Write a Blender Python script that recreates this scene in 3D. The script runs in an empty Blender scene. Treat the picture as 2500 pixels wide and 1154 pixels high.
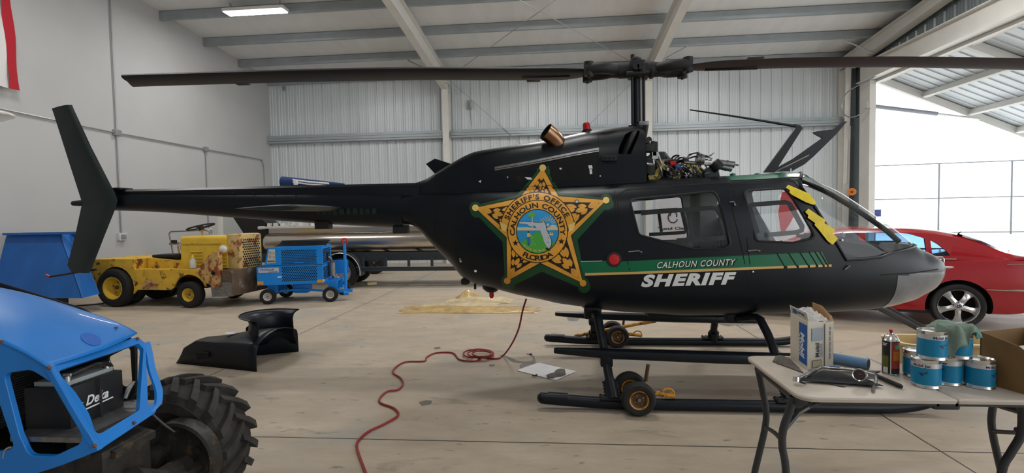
import bpy, bmesh, math, random
from mathutils import Vector, Matrix
from math import sin, cos, pi, radians, sqrt, atan2
random.seed(7)
scene = bpy.context.scene
COL = scene.collection

# ------------------------------------------------------------------ camera
FPX, CX, CY = 1250.0, 1250.0, 577.0          # focal length and centre for a 2500 x 1154 frame
CAM = Vector((0, 0, 1.48))
YAW, PIT, ROLL = radians(5.2), radians(2.34), radians(1.06)
FW = Vector((-sin(YAW)*cos(PIT), cos(YAW)*cos(PIT), -sin(PIT)))
_r = Vector((cos(YAW), sin(YAW), 0)); _u = _r.cross(FW)
RT = _r*cos(ROLL) - _u*sin(ROLL); UP = _u*cos(ROLL) + _r*sin(ROLL)
cam_data = bpy.data.cameras.new('camera'); cam = bpy.data.objects.new('camera', cam_data); COL.objects.link(cam)
cam_data.sensor_fit = 'HORIZONTAL'; cam_data.sensor_width = 36; cam_data.lens = 36*FPX/2500
cam_data.clip_start = .05; cam_data.clip_end = 300
M = Matrix((RT, UP, -FW)).transposed().to_4x4(); M.translation = CAM; cam.matrix_world = M
scene.camera = cam

# ------------------------------------------------------------------ world, lights, exposure
scene.view_settings.view_transform = 'Standard'; scene.view_settings.look = 'None'
scene.view_settings.gamma = 1; scene.view_settings.use_curve_mapping = False
scene.view_settings.exposure = 0.12
world = bpy.data.worlds.new('hazy_sky'); scene.world = world; world.use_nodes = True
bg = world.node_tree.nodes['Background']; bg.inputs[0].default_value = (.93, .96, 1, 1); bg.inputs[1].default_value = 2.6
def area(name, loc, size, power, color=(1, 1, 1), rot=(0, 0, 0)):
    l = bpy.data.lights.new(name, 'AREA'); l.shape = 'RECTANGLE'; l.size, l.size_y = size; l.energy = power; l.color = color
    o = bpy.data.objects.new(name, l); COL.objects.link(o); o.location = loc; o.rotation_euler = rot
    return o
sun = bpy.data.lights.new('sun', 'SUN'); sun.energy = 1.2; sun.angle = radians(6); sun.color = (1, .96, .9)
so = bpy.data.objects.new('sun', sun); COL.objects.link(so); so.rotation_euler = (radians(38), radians(8), radians(200))

# ------------------------------------------------------------------ photo-to-place helpers
def ray(x, y): return FW + RT*((x-CX)/FPX) + UP*((CY-y)/FPX)
def pY(x, y, Y):
    d = ray(x, y); return CAM + d*((Y-CAM.y)/d.y)
def pZ(x, y, Z=0.0):
    d = ray(x, y); return CAM + d*((Z-CAM.z)/d.z)
def pX(x, y, X):
    d = ray(x, y); return CAM + d*((X-CAM.x)/d.x)

# ------------------------------------------------------------------ materials
MATS = {}
def mat(name, col, rough=.5, metal=0., var=0., scale=8., bump=0., bscale=60., spec=None, emit=None, alpha=None, trans=0., ior=1.45, coat=0., col2=None, thr=None, stretch=None):
    """Principled material; var = noise tone variation, col2/thr = patches of a second colour."""
    if name in MATS: return MATS[name]
    m = bpy.data.materials.new(name); m.use_nodes = True; nt = m.node_tree; N, L = nt.nodes, nt.links
    b = N['Principled BSDF']; b.inputs['Base Color'].default_value = (*col, 1)
    b.inputs['Roughness'].default_value = rough; b.inputs['Metallic'].default_value = metal
    if spec is not None: b.inputs['Specular IOR Level'].default_value = spec
    b.inputs['Transmission Weight'].default_value = trans; b.inputs['IOR'].default_value = ior
    b.inputs['Coat Weight'].default_value = coat
    if alpha is not None: b.inputs['Alpha'].default_value = alpha
    if emit: b.inputs['Emission Color'].default_value = (*emit[0], 1); b.inputs['Emission Strength'].default_value = emit[1]
    co = None
    if var or bump or col2:
        co = N.new('ShaderNodeTexCoord').outputs['Object']
        if stretch:
            mp = N.new('ShaderNodeMapping'); mp.inputs['Scale'].default_value = stretch; L.new(co, mp.inputs['Vector']); co = mp.outputs[0]
    src = None
    if var:
        n = N.new('ShaderNodeTexNoise'); n.inputs['Scale'].default_value = scale; n.inputs['Detail'].default_value = 5; L.new(co, n.inputs['Vector'])
        r = N.new('ShaderNodeValToRGB'); r.color_ramp.elements[0].position = .3; r.color_ramp.elements[1].position = .7
        r.color_ramp.elements[0].color = (*[max(0, c*(1-var)) for c in col], 1); r.color_ramp.elements[1].color = (*[min(1, c*(1+var)) for c in col], 1)
        L.new(n.outputs['Fac'], r.inputs[0]); src = r.outputs[0]
    if col2:
        n2 = N.new('ShaderNodeTexNoise'); n2.inputs['Scale'].default_value = scale*.8; n2.inputs['Detail'].default_value = 8; n2.inputs['Roughness'].default_value = .65; L.new(co, n2.inputs['Vector'])
        r2 = N.new('ShaderNodeValToRGB'); r2.color_ramp.elements[0].position = thr-.04; r2.color_ramp.elements[1].position = thr+.04
        L.new(n2.outputs['Fac'], r2.inputs[0])
        mx = N.new('ShaderNodeMix'); mx.data_type = 'RGBA'; L.new(r2.outputs[0], mx.inputs[0])
        if src: L.new(src, mx.inputs[6])
        else: mx.inputs[6].default_value = (*col, 1)
        mx.inputs[7].default_value = (*col2, 1); src = mx.outputs[2]
    if src: L.new(src, b.inputs['Base Color'])
    if bump:
        n3 = N.new('ShaderNodeTexNoise'); n3.inputs['Scale'].default_value = bscale; n3.inputs['Detail'].default_value = 4; L.new(co, n3.inputs['Vector'])
        bp = N.new('ShaderNodeBump'); bp.inputs['Strength'].default_value = bump; bp.inputs['Distance'].default_value = .02; L.new(n3.outputs['Fac'], bp.inputs['Height']); L.new(bp.outputs[0], b.inputs['Normal'])
    MATS[name] = m
    return m
def glass_mat(name, col=(1, 1, 1), clear=.86, rough=.03):
    """Thin pane: mostly transparent, with a Fresnel reflection."""
    m = bpy.data.materials.new(name); m.use_nodes = True; nt = m.node_tree; N, L = nt.nodes, nt.links
    N.remove(N['Principled BSDF']); out = N['Material Output']
    t = N.new('ShaderNodeBsdfTransparent'); t.inputs[0].default_value = (*[c*clear for c in col], 1)
    g = N.new('ShaderNodeBsdfGlossy'); g.inputs[1].default_value = rough; g.inputs[0].default_value = (.9, .9, .9, 1)
    lw = N.new('ShaderNodeLayerWeight'); lw.inputs[0].default_value = .5
    pw = N.new('ShaderNodeMath'); pw.operation = 'POWER'; L.new(lw.outputs['Facing'], pw.inputs[0]); pw.inputs[1].default_value = 5
    f = N.new('ShaderNodeMath'); f.operation = 'MULTIPLY_ADD'; L.new(pw.outputs[0], f.inputs[0]); f.inputs[1].default_value = .7; f.inputs[2].default_value = .04
    x = N.new('ShaderNodeMixShader'); L.new(f.outputs[0], x.inputs[0]); L.new(t.outputs[0], x.inputs[1]); L.new(g.outputs[0], x.inputs[2]); L.new(x.outputs[0], out.inputs[0])
    MATS[name] = m
    return m

# ------------------------------------------------------------------ mesh builder
class MB:
    def __init__(s): s.bm = bmesh.new(); s.mi = 0
    def face(s, vs, mi=None):
        try: f = s.bm.faces.new(vs)
        except ValueError: return None
        f.material_index = s.mi if mi is None else mi
        return f
    def poly(s, pts, mi=None): return s.face([s.bm.verts.new(p) for p in pts], mi)
    def box(s, c, d, R=None, mi=None, bev=0.):
        hx, hy, hz = d[0]/2, d[1]/2, d[2]/2; c = Vector(c)
        b = min(bev, hx*.99, hy*.99, hz*.99)
        if b > 0:
            T = bmesh.new(); bmesh.ops.create_cube(T, size=1)
            for v in T.verts: v.co = Vector((v.co.x*d[0], v.co.y*d[1], v.co.z*d[2]))
            bmesh.ops.bevel(T, geom=T.edges[:], offset=b, segments=2, profile=.6, affect='EDGES')
            s.merge(T, (Matrix.Translation(c) @ (R.to_4x4() if R else Matrix())), mi); return
        P = []
        for z in (-hz, hz):
            for x, y in ((-hx, -hy), (hx, -hy), (hx, hy), (-hx, hy)):
                v = Vector((x, y, z)); P.append(s.bm.verts.new(c + (R @ v if R else v)))
        for q in ((3, 2, 1, 0), (4, 5, 6, 7), (0, 1, 5, 4), (1, 2, 6, 5), (2, 3, 7, 6), (3, 0, 4, 7)): s.face([P[i] for i in q], mi)
    def merge(s, T, mtx=None, mi=None):
        mp = {v: s.bm.verts.new(mtx @ v.co if mtx else v.co) for v in T.verts}
        for f in T.faces: s.face([mp[v] for v in f.verts], f.material_index if mi is None else mi)
        T.free()
    def rings(s, R, closed=True, caps=True, mi=None, loop=False):
        V = [[s.bm.verts.new(p) for p in r] for r in R]; n = len(V[0])
        K = len(V)
        for i in range(K if loop else K-1):
            a, b = V[i], V[(i+1) % K]
            for j in range(n if closed else n-1): s.face((a[j], a[(j+1) % n], b[(j+1) % n], b[j]), mi)
        if caps and not loop and closed:
            s.face(V[0][::-1], mi); s.face(V[-1], mi)
        return V
    def tube(s, pts, r, n=10, closed=False, mi=None, caps=True, flat=1.0):
        pts = [Vector(p) for p in pts]; K = len(pts); rr = r if isinstance(r, (list, tuple)) else [r]*K
        R = []; prev = None
        for i, p in enumerate(pts):
            a = pts[(i-1) % K] if (closed or i > 0) else p; b = pts[(i+1) % K] if (closed or i < K-1) else p
            t = (b-a).normalized() if (b-a).length > 1e-9 else Vector((0, 0, 1))
            if prev is None:
                ref = Vector((0, 0, 1)) if abs(t.z) < .9 else Vector((1, 0, 0)); x = t.cross(ref).normalized()
            else:
                x = prev - t*prev.dot(t)
                x = x.normalized() if x.length > 1e-6 else t.orthogonal().normalized()
            prev = x; y = t.cross(x)
            R.append([p + (x*cos(2*pi*k/n) + y*sin(2*pi*k/n)*flat)*rr[i] for k in range(n)])
        s.rings(R, True, caps, mi, loop=closed)
    def cyl(s, a, b, r, r2=None, n=20, mi=None): s.tube([a, b], [r, r if r2 is None else r2], n, mi=mi)
    def lathe(s, prof, o=(0, 0, 0), axis=(0, 0, 1), n=28, mi=None, mis=None, closed=False):
        """prof: (radius, height along axis) pairs."""
        ax = Vector(axis).normalized(); x = ax.orthogonal().normalized(); y = ax.cross(x); o = Vector(o)
        V = []
        for r, h in prof:
            if r < 1e-6: V.append([s.bm.verts.new(o + ax*h)])
            else: V.append([s.bm.verts.new(o + ax*h + (x*cos(2*pi*k/n) + y*sin(2*pi*k/n))*r) for k in range(n)])
        P = list(zip(V, V[1:])) + ([(V[-1], V[0])] if closed else [])
        for i, (a, b) in enumerate(P):
            m = mis[i] if mis else mi
            for k in range(n):
                q = (k+1) % n
                if len(a) == 1 and len(b) == 1: continue
                if len(a) == 1: s.face((a[0], b[q], b[k]), m)
                elif len(b) == 1: s.face((a[k], a[q], b[0]), m)
                else: s.face((a[k], a[q], b[q], b[k]), m)
    def prism(s, pts, off, mi=None, mi_side=None):
        """Extrude a planar outline by the vector off."""
        a = [s.bm.verts.new(p) for p in pts]; o = Vector(off); b = [s.bm.verts.new(Vector(p)+o) for p in pts]; n = len(a)
        s.face(a[::-1], mi); s.face(b, mi)
        for i in range(n): s.face((a[i], a[(i+1) % n], b[(i+1) % n], b[i]), mi if mi_side is None else mi_side)
    def sphere(s, c, r, n=16, mi=None, sc=(1, 1, 1)):
        c = Vector(c); m = n//2
        s.lathe([(max(0, r*sin(pi*i/m)) if 0 < i < m else 0, -r*cos(pi*i/m)) for i in range(m+1)], (0, 0, 0), n=n, mi=mi) if False else None
        V = []
        for i in range(m+1):
            t = pi*i/m
            if i in (0, m): V.append([s.bm.verts.new(c + Vector((0, 0, -r*cos(t)*sc[2])))])
            else: V.append([s.bm.verts.new(c + Vector((r*sin(t)*cos(2*pi*k/n)*sc[0], r*sin(t)*sin(2*pi*k/n)*sc[1], -r*cos(t)*sc[2]))) for k in range(n)])
        for a, b in zip(V, V[1:]):
            for k in range(n):
                q = (k+1) % n
                if len(a) == 1: s.face((a[0], b[q], b[k]), mi)
                elif len(b) == 1: s.face((a[k], a[q], b[0]), mi)
                else: s.face((a[k], a[q], b[q], b[k]), mi)

def wmat(o):
    m = o.matrix_basis.copy(); p = o.parent
    while p: m = p.matrix_basis @ m; p = p.parent
    return m
def finish(bm, name, mats, parent=None, smooth=40, local=False, fix=True):
    if fix: bmesh.ops.recalc_face_normals(bm, faces=bm.faces[:])
    me = bpy.data.meshes.new(name); bm.to_mesh(me); bm.free()
    if not isinstance(mats, (list, tuple)): mats = [mats]
    for m in mats: me.materials.append(MATS[m] if isinstance(m, str) else m)
    o = bpy.data.objects.new(name, me); COL.objects.link(o)
    if parent is not None:
        o.parent = parent
        if not local: me.transform(wmat(parent).inverted())
    if smooth:
        for p in me.polygons: p.use_smooth = True
        me.set_sharp_from_angle(angle=radians(smooth))
    return o
def obj(name, mb, mats, parent=None, smooth=40, local=False, fix=True): return finish(mb.bm, name, mats, parent, smooth, local, fix)
def tag(o, label, cat, group=None, kind=None):
    if label: o['label'] = label
    if cat: o['category'] = cat
    if group: o['group'] = group
    if kind: o['kind'] = kind
    return o
def thing(name, label, cat, loc=(0, 0, 0), rz=0., group=None):
    o = bpy.data.objects.new(name, None); COL.objects.link(o); o.location = loc; o.rotation_euler = (0, 0, rz); o.empty_display_size = .1
    return tag(o, label, cat, group)
def struct(o): o['kind'] = 'structure'; return o
def dup(o, parent=None):
    c = o.copy(); COL.objects.link(c)
    if parent: c.parent = parent
    for ch in list(o.children): dup(ch, c)
    return c

# ------------------------------------------------------------------ lettering (Blender's built-in face)
_G = {}
def _txt(body, bold, shear):
    cu = bpy.data.curves.new('t', 'FONT'); cu.body = body; cu.size = 1; cu.offset = bold; cu.shear = shear; cu.resolution_u = 4; cu.fill_mode = 'FRONT'
    o = bpy.data.objects.new('t', cu); COL.objects.link(o); dg = bpy.context.evaluated_depsgraph_get(); dg.update()
    me = bpy.data.meshes.new_from_object(o.evaluated_get(dg), depsgraph=dg)
    vs = [(v.co.x, v.co.y) for v in me.vertices]; fs = [tuple(p.vertices) for p in me.polygons]
    bpy.data.objects.remove(o); bpy.data.curves.remove(cu); bpy.data.meshes.remove(me)
    return vs, fs
def glyph(ch, bold=0., shear=0.):
    k = (ch, bold, shear)
    if k not in _G:
        if ch == ' ': _G[k] = ([], [], .32)
        else:
            vs, fs = _txt(ch, bold, shear); v2, _ = _txt('I'+ch+'I', 0, 0); v3, _ = _txt('II', 0, 0)
            _G[k] = (vs, fs, max(v[0] for v in v2)-max(v[0] for v in v3))
    return _G[k]
CAPH = .729                                    # cap height of the face at size 1
def text2d(body, cap, bold=0., shear=0., sx=1., track=0.):
    """Flat text from (0,0): list of (verts, faces), total width; y is up."""
    out = []; x = 0.; k = cap/CAPH
    for ch in body:
        vs, fs, adv = glyph(ch, bold, shear)
        out.append(([((x+vx*sx)*k, vy*k) for vx, vy in vs], fs)); x += adv*sx + track
    return out, (x-track)*k
def add_text(mb, body, fn, cap, mi=0, bold=0., shear=0., sx=1., track=0., width=None, align='l'):
    """fn maps (u right, v up) to a point; width squeezes the line to fit."""
    gl, w = text2d(body, cap, bold, shear, sx, track)
    q = width/w if width else 1.; w *= q
    o = {'l': 0, 'c': -w/2, 'r': -w}[align]
    for vs, fs in gl:
        V = [mb.bm.verts.new(fn(x*q+o, y)) for x, y in vs]
        for f in fs: mb.face([V[i] for i in f], mi)
def plane_fn(o, ux, uy):
    o, ux, uy = Vector(o), Vector(ux), Vector(uy)
    return lambda u, v: o + ux*u + uy*v

def rpoly(pts, r, n=5):
    """Round the corners of a 2-D outline."""
    out = []; K = len(pts); rs = r if isinstance(r, (list, tuple)) else [r]*K
    for i in range(K):
        a, b, c = (Vector(pts[j % K]).to_2d() for j in (i-1, i, i+1))
        u, w = (a-b), (c-b); lu, lw = u.length, w.length; u /= lu; w /= lw
        ang = math.acos(max(-1, min(1, u.dot(w)))); d = min(rs[i]/max(math.tan(ang/2), 1e-4), lu*.48, lw*.48)
        p, q = b+u*d, b+w*d
        for k in range(n+1):
            t = k/n; out.append(((1-t)**2*p + 2*t*(1-t)*b + t*t*q)[:])
    return out
def smooth_path(pts, k=6, closed=False):
    P = [Vector(p) for p in pts]; n = len(P); out = []
    for i in range(n if closed else n-1):
        if closed: a, b, c, d = P[(i-1) % n], P[i], P[(i+1) % n], P[(i+2) % n]
        else: a, b, c, d = P[max(i-1, 0)], P[i], P[i+1], P[min(i+2, n-1)]
        for j in range(k):
            t = j/k; out.append(.5*((2*b)+(c-a)*t+(2*a-5*b+4*c-d)*t*t+(3*b-a-3*c+d)*t**3))
    if not closed: out.append(P[-1])
    return out
def lerp(a, b, t): return a+(b-a)*t
def interp(tab, x, c=1):
    if x <= tab[0][0]: return tab[0][c]
    if x >= tab[-1][0]: return tab[-1][c]
    n = len(tab)
    i = max(j for j in range(n-1) if tab[j][0] <= x)
    def sl(j): return (tab[j+1][c]-tab[j][c])/(tab[j+1][0]-tab[j][0])
    def tn(j):
        if j == 0: return sl(0)
        if j == n-1: return sl(n-2)
        a, b = sl(j-1), sl(j)
        return 0 if a*b <= 0 else 2*a*b/(a+b)
    h = tab[i+1][0]-tab[i][0]; s = (x-tab[i][0])/h
    return (2*s**3-3*s*s+1)*tab[i][c]+(s**3-2*s*s+s)*h*tn(i)+(-2*s**3+3*s*s)*tab[i+1][c]+(s**3-s*s)*h*tn(i+1)
def boolean(o, cutters, op='DIFFERENCE'):
    """Apply boolean cuts and delete the cutters."""
    for c in cutters:
        md = o.modifiers.new('b', 'BOOLEAN'); md.object = c; md.operation = op; md.solver = 'EXACT'
    dg = bpy.context.evaluated_depsgraph_get(); dg.update()
    me = bpy.data.meshes.new_from_object(o.evaluated_get(dg), depsgraph=dg)
    o.modifiers.clear(); old = o.data; o.data = me; bpy.data.meshes.remove(old)
    for c in cutters:
        d = c.data; bpy.data.objects.remove(c); bpy.data.meshes.remove(d)
    return o
# ------------------------------------------------------------------ the hangar
mat('wall_white', (.47, .475, .475), .7, var=.03, scale=1.2, bump=.04, bscale=3)
mat('steel_white', (.68, .67, .635), .45, var=.04, scale=3)
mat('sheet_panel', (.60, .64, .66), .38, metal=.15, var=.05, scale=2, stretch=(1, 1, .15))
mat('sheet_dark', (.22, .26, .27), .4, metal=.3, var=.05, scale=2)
mat('galvanised', (.36, .40, .42), .42, metal=.4, var=.08, scale=3)
mat('insulation', (.76, .77, .78), .5, var=.04, scale=1.5, bump=.25, bscale=2.2, stretch=(3, .5, 1))
mat('conduit_grey', (.36, .37, .38), .4, metal=.6)
mat('dark_steel', (.03, .035, .04), .5)
mat('outside_concrete', (.72, .72, .70), .85, var=.05, scale=1)
mat('grass_green', (.35, .42, .25), .9, var=.2, scale=6)
XL, XR, YB, YF = -9.4, 8.6, 16.2, -12.0
EAVE = 6.1
def roof_z(Y): return EAVE + (YB-Y)/12
def floor_mat():
    m = bpy.data.materials.new('concrete_floor'); m.use_nodes = True; nt = m.node_tree; N, L = nt.nodes, nt.links; b = N['Principled BSDF']
    g = N.new('ShaderNodeNewGeometry').outputs['Position']; sx = N.new('ShaderNodeSeparateXYZ'); L.new(g, sx.inputs[0])
    def math_(op, a, bb=None):
        n = N.new('ShaderNodeMath'); n.operation = op
        for i, v in enumerate((a, bb)):
            if v is None: continue
            if isinstance(v, (int, float)): n.inputs[i].default_value = v
            else: L.new(v, n.inputs[i])
        return n.outputs[0]
    def noise(sc, det=6, ro=.6, vec=g, dist=0):
        n = N.new('ShaderNodeTexNoise'); n.inputs['Scale'].default_value = sc; n.inputs['Detail'].default_value = det; n.inputs['Roughness'].default_value = ro
        n.inputs['Distortion'].default_value = dist; L.new(vec, n.inputs['Vector']); return n.outputs['Fac']
    def ramp(f, p0, p1, c0, c1):
        r = N.new('ShaderNodeValToRGB'); r.color_ramp.elements[0].position = p0; r.color_ramp.elements[1].position = p1
        r.color_ramp.elements[0].color = (*c0, 1); r.color_ramp.elements[1].color = (*c1, 1); L.new(f, r.inputs[0]); return r.outputs[0]
    def mix(f, a, c, mode='MIX'):
        n = N.new('ShaderNodeMix'); n.data_type = 'RGBA'; n.blend_type = mode
        if isinstance(f, float): n.inputs[0].default_value = f
        else: L.new(f, n.inputs[0])
        for i, v in ((6, a), (7, c)):
            if isinstance(v, tuple): n.inputs[i].default_value = (*v, 1)
            else: L.new(v, n.inputs[i])
        return n.outputs[2]
    mp = N.new('ShaderNodeMapping'); mp.inputs['Scale'].default_value = (.7, 1.6, 1); L.new(g, mp.inputs[0])
    base = ramp(noise(.55, 4), .3, .7, (.40, .325, .235), (.47, .395, .30))
    base = mix(.55, base, ramp(noise(3.2, 8, .7, mp.outputs[0]), .3, .72, (.32, .26, .19), (.54, .465, .37)))
    base = mix(ramp(noise(1.1, 3, .5), .56, .66, (0, 0, 0), (.6, .6, .6)), base, (.33, .315, .275))
    st = noise(2.1, 7, .62, mp.outputs[0], .6)                     # oil and rubber stains
    base = mix(ramp(st, .61, .70, (0, 0, 0), (.62, .62, .62)), base, (.17, .155, .13))
    sp = noise(9, 3, .5, mp.outputs[0])
    base = mix(ramp(sp, .665, .73, (0, 0, 0), (.7, .7, .7)), base, (.15, .13, .11))
    base = mix(ramp(noise(40, 2), .35, .7, (.93, .93, .93), (1.04, 1.04, 1.04)), base, base) if False else base
    wob = math_('MULTIPLY', math_('SUBTRACT', noise(6, 2), .5), .012)
    dx = math_('ABSOLUTE', math_('SUBTRACT', math_('MODULO', math_('ADD', math_('ADD', sx.outputs[0], wob), 56.5-2.29+2.82), 5.65), 2.825))
    dy = math_('ABSOLUTE', math_('SUBTRACT', math_('MODULO', math_('ADD', math_('ADD', sx.outputs[1], wob), 56.5-3.27+2.82), 5.65), 2.825))
    ln = math_('LESS_THAN', math_('MINIMUM', dx, dy), .0065)
    base = mix(ln, base, (.06, .05, .04))
    L.new(base, b.inputs['Base Color'])
    L.new(ramp(noise(1.4, 5), .3, .7, (.42, .42, .42), (.68, .68, .68)), b.inputs['Roughness'])
    bp = N.new('ShaderNodeBump'); bp.inputs['Strength'].default_value = .08; bp.inputs['Distance'].default_value = .01
    L.new(noise(14, 5), bp.inputs['Height']); L.new(bp.outputs[0], b.inputs['Normal'])
    MATS['concrete_floor'] = m
floor_mat()
mb = MB(); mb.box(((XL+XR)/2, (YB+YF)/2, -.1), (XR-XL+.6, YB-YF+.6, .2)); struct(obj('floor', mb, 'concrete_floor'))
mb = MB(); mb.box((XR+.3+40, 15, -.11), (80, 90, .2)); struct(obj('ground', mb, 'outside_concrete'))
mb = MB(); mb.box((42, 44.0, .0), (60, 14, .06)); struct(obj('ground_grass', mb, 'grass_green'))
mb = MB(); mb.box((XL-.1, (YB+YF)/2, 4), (.2, YB-YF+.4, 8)); struct(obj('wall_left', mb, 'wall_white'))

def ribbed(mb, x0, x1, z0, z1, y, face=-1, mi=0, axis='x'):
    """Ribbed sheet: a major rib every 0.305 m with two shallow ones between; axis is the way it runs."""
    prof = []; x = x0
    k0 = math.ceil(x0/.305)
    for k in range(k0-1, int(x1/.305)+2):
        c = k*.305
        for dx, h in ((-.045, 0), (-.022, .03), (.022, .03), (.045, 0), (.095, 0), (.105, .005), (.125, .005), (.135, 0), (.175, 0), (.185, .005), (.205, .005), (.215, 0)):
            if x0 < c+dx < x1: prof.append((c+dx, h))
    prof = [(x0, 0)] + prof + [(x1, 0)]
    V = []
    for x, h in prof:
        zz = z1(x) if callable(z1) else z1
        if axis == 'x': V.append((mb.bm.verts.new((x, y-face*h, z0)), mb.bm.verts.new((x, y-face*h, zz))))
        else: V.append((mb.bm.verts.new((y-face*h, x, z0)), mb.bm.verts.new((y-face*h, x, zz))))
    for a, b in zip(V, V[1:]): mb.face((a[0], b[0], b[1], a[1]), mi)
mb = MB(); ribbed(mb, XL, XR+.1, 0, EAVE+.05, YB, -1); mb.box(((XL+XR)/2, YB+.08, 3.05), (XR-XL+.4, .04, 6.3)); struct(obj('wall_back', mb, 'sheet_panel', smooth=20, fix=False))
# sloping roof with a white faced blanket of insulation
mb = MB()
n = 60; NX = 120
V = [[mb.bm.verts.new((lerp(XL-.2, XR+.1, i/NX), lerp(YB+.1, YF, j/n), roof_z(lerp(YB+.1, YF, j/n))+.02 + (.018*sin(i*2.1+1.7*sin(j*.33+i))*sin(j*.9) if i > 38 else 0))) for i in range(NX+1)] for j in range(n+1)]
for j in range(n):
    for i in range(NX): mb.face((V[j][i], V[j][i+1], V[j+1][i+1], V[j+1][i]))
struct(obj('ceiling', mb, 'insulation', fix=False))
mb = MB(); mb.poly([(XL-.3, YB+.3, roof_z(YB)+.15), (XR+.1, YB+.3, roof_z(YB)+.15), (XR+.1, YF, roof_z(YF)+.15), (XL-.3, YF, roof_z(YF)+.15)]); struct(obj('roof', mb, 'galvanised', fix=False))
# purlins (C section, 0.2 m deep)
def c_beam(mb, x0, x1, Y, z, h=.2, w=.06, t=.006, flip=1):
    mb.box(((x0+x1)/2, Y, z-h/2), (x1-x0, t, h))
    mb.box(((x0+x1)/2, Y+flip*w/2, z-h+t/2), (x1-x0, w, t)); mb.box(((x0+x1)/2, Y+flip*w/2, z-t/2), (x1-x0, w, t))
    mb.box(((x0+x1)/2, Y+flip*w, z-h+.012), (x1-x0, t, .024))
COLS = [-3.45, 2.75, 8.45]
yk = YB-.1; k = 0
while yk > YF+.5:
    mb = MB()
    for x0, x1 in ((XL+.02, COLS[0]-.03), (COLS[0]+.03, COLS[1]-.03), (COLS[1]+.03, XR-.02)): c_beam(mb, x0, x1, yk, roof_z(yk), .2 if k else .24, .07)
    struct(obj('roof_beam', mb, 'galvanised', smooth=0)); yk -= 1.5; k += 1
# girts on the back wall
mb = MB()
for x0, x1 in ((XL, COLS[0]-.12), (COLS[0]+.12, COLS[1]-.12), (COLS[1]+.12, XR-.25)):
    L_ = x1-x0; cx = (x0+x1)/2
    mb.box((cx, YB-.12, 4.20), (L_, .2, .006)); mb.box((cx, YB-.22, 4.16), (L_, .006, .085)); mb.box((cx, YB-.03, 4.08), (L_, .006, .23)); mb.box((cx, YB-.12, 3.965), (L_, .2, .006)); mb.box((cx, YB-.22, 3.99), (L_, .006, .055))
    mb.box((cx, YB-.205, 4.075), (L_, .006, .09))
struct(obj('wall_beam', mb, 'galvanised', smooth=0))
# columns and tapered rafters (built-up I section)
def ibeam(mb, path, depth, width, up, web=.008, fl=.012):
    """path of points along one flange face; depth list; up = direction of depth."""
    for a, b, da, db in zip(path, path[1:], depth, depth[1:]):
        a, b = Vector(a), Vector(b); ua = Vector(up)
        side = (b-a).normalized().cross(ua).normalized()
        def slab(p0, p1, p2, p3, th, dirn):
            o = dirn*th/2; mb.prism([p0-o, p1-o, p2-o, p3-o], dirn*th)
        slab(a, b, b+ua*db, a+ua*da, web, side)
        for o0, o1 in ((0, 0), (da, db)):
            p, q = a+ua*o0, b+ua*o1; h = side*width/2
            slab(p-h, q-h, q+h, p+h, fl, ua)
for i, x in enumerate(COLS):
    mb = MB(); w = .2 if i < 2 else .25
    ibeam(mb, [(x, YB-.27, 0), (x, YB-.42, 5.6)], [.24, .38], w, (0, 1, 0))
    mb.box((x, YB-.30, 5.62), (w, .42, .03)); mb.box((x, YB-.4, 5.3), (w, .02, .5))
    struct(obj('column', mb, 'steel_white', smooth=0))
    mb = MB()
    P = [(x, YB-.1, roof_z(YB-.1)-.21), (x, YB-4, roof_z(YB-4)-.21), (x, 4, roof_z(4)-.21), (x, YF+.2, roof_z(YF+.2)-.21)]
    D = [.50, .42, .40, .40]
    if i == 2: D = [.40, .27, .25, .25]
    ibeam(mb, P, [-d for d in D], w, (0, 0, 1))
    struct(obj('roof_beam', mb, 'steel_white', smooth=0))
# knee braces from purlin to rafter
for x, Y, s in ((COLS[0], YB-1.6, -1), (COLS[1], YB-1.6, 1), (COLS[2], YB-1.6, -1)):
    mb = MB(); z = roof_z(Y)
    mb.tube([(x+s*.06, Y, z-.62), (x+s*.8, Y, z-.24)], .022, 4); struct(obj('beam_brace', mb, 'galvanised', smooth=0))
# rod bracing under the middle bay
for a, b in (((COLS[0]+.1, YB-.3, roof_z(YB)-.3), (COLS[1]-.1, 8, roof_z(8)-.3)), ((COLS[1]-.1, YB-.3, roof_z(YB)-.3), (COLS[0]+.1, 8, roof_z(8)-.3))):
    mb = MB(); mb.cyl(a, b, .009, n=6); tag(obj('brace_rod', mb, 'conduit_grey'), None, None, kind='structure')
# rod bracing on the back wall
for a, b in (((COLS[0]+.12, YB-.25, 5.75), (COLS[1]-.15, YB-.25, .2)), ((COLS[1]-.12, YB-.25, 5.75), (COLS[0]+.15, YB-.25, .2))):
    mb = MB(); mb.cyl(a, b, .008, n=6); tag(obj('brace_rod', mb, 'conduit_grey'), None, None, kind='structure')
# right wall above and beside the big door
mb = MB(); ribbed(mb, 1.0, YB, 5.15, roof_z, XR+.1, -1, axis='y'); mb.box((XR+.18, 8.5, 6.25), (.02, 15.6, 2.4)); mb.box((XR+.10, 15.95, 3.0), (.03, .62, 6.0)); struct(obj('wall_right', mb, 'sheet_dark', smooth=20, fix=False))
mb = MB(); mb.box((XR+.02, 15.45, 2.5), (.12, .1, 5.0)); mb.box((XR+.02, 15.2, 2.5), (.16, .42, 5.0)); struct(obj('door_1_frame_column', mb, 'steel_white', smooth=0))
# header beam of the door
mb = MB(); mb.box((XR+.0, 7.5, 5.25), (.12, 15.9, .48)); mb.box((XR-.05, 7.5, 5.49), (.25, 15.9, .02)); mb.box((XR-.05, 7.5, 5.02), (.25, 15.9, .02)); struct(obj('door_1_header_beam', mb, 'steel_white', smooth=0))
mb = MB(); mb.box((XR+.16, 7.5, 4.98), (.12, 15.7, .09)); struct(obj('trim_1', mb, 'steel_white', smooth=0))
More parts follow.
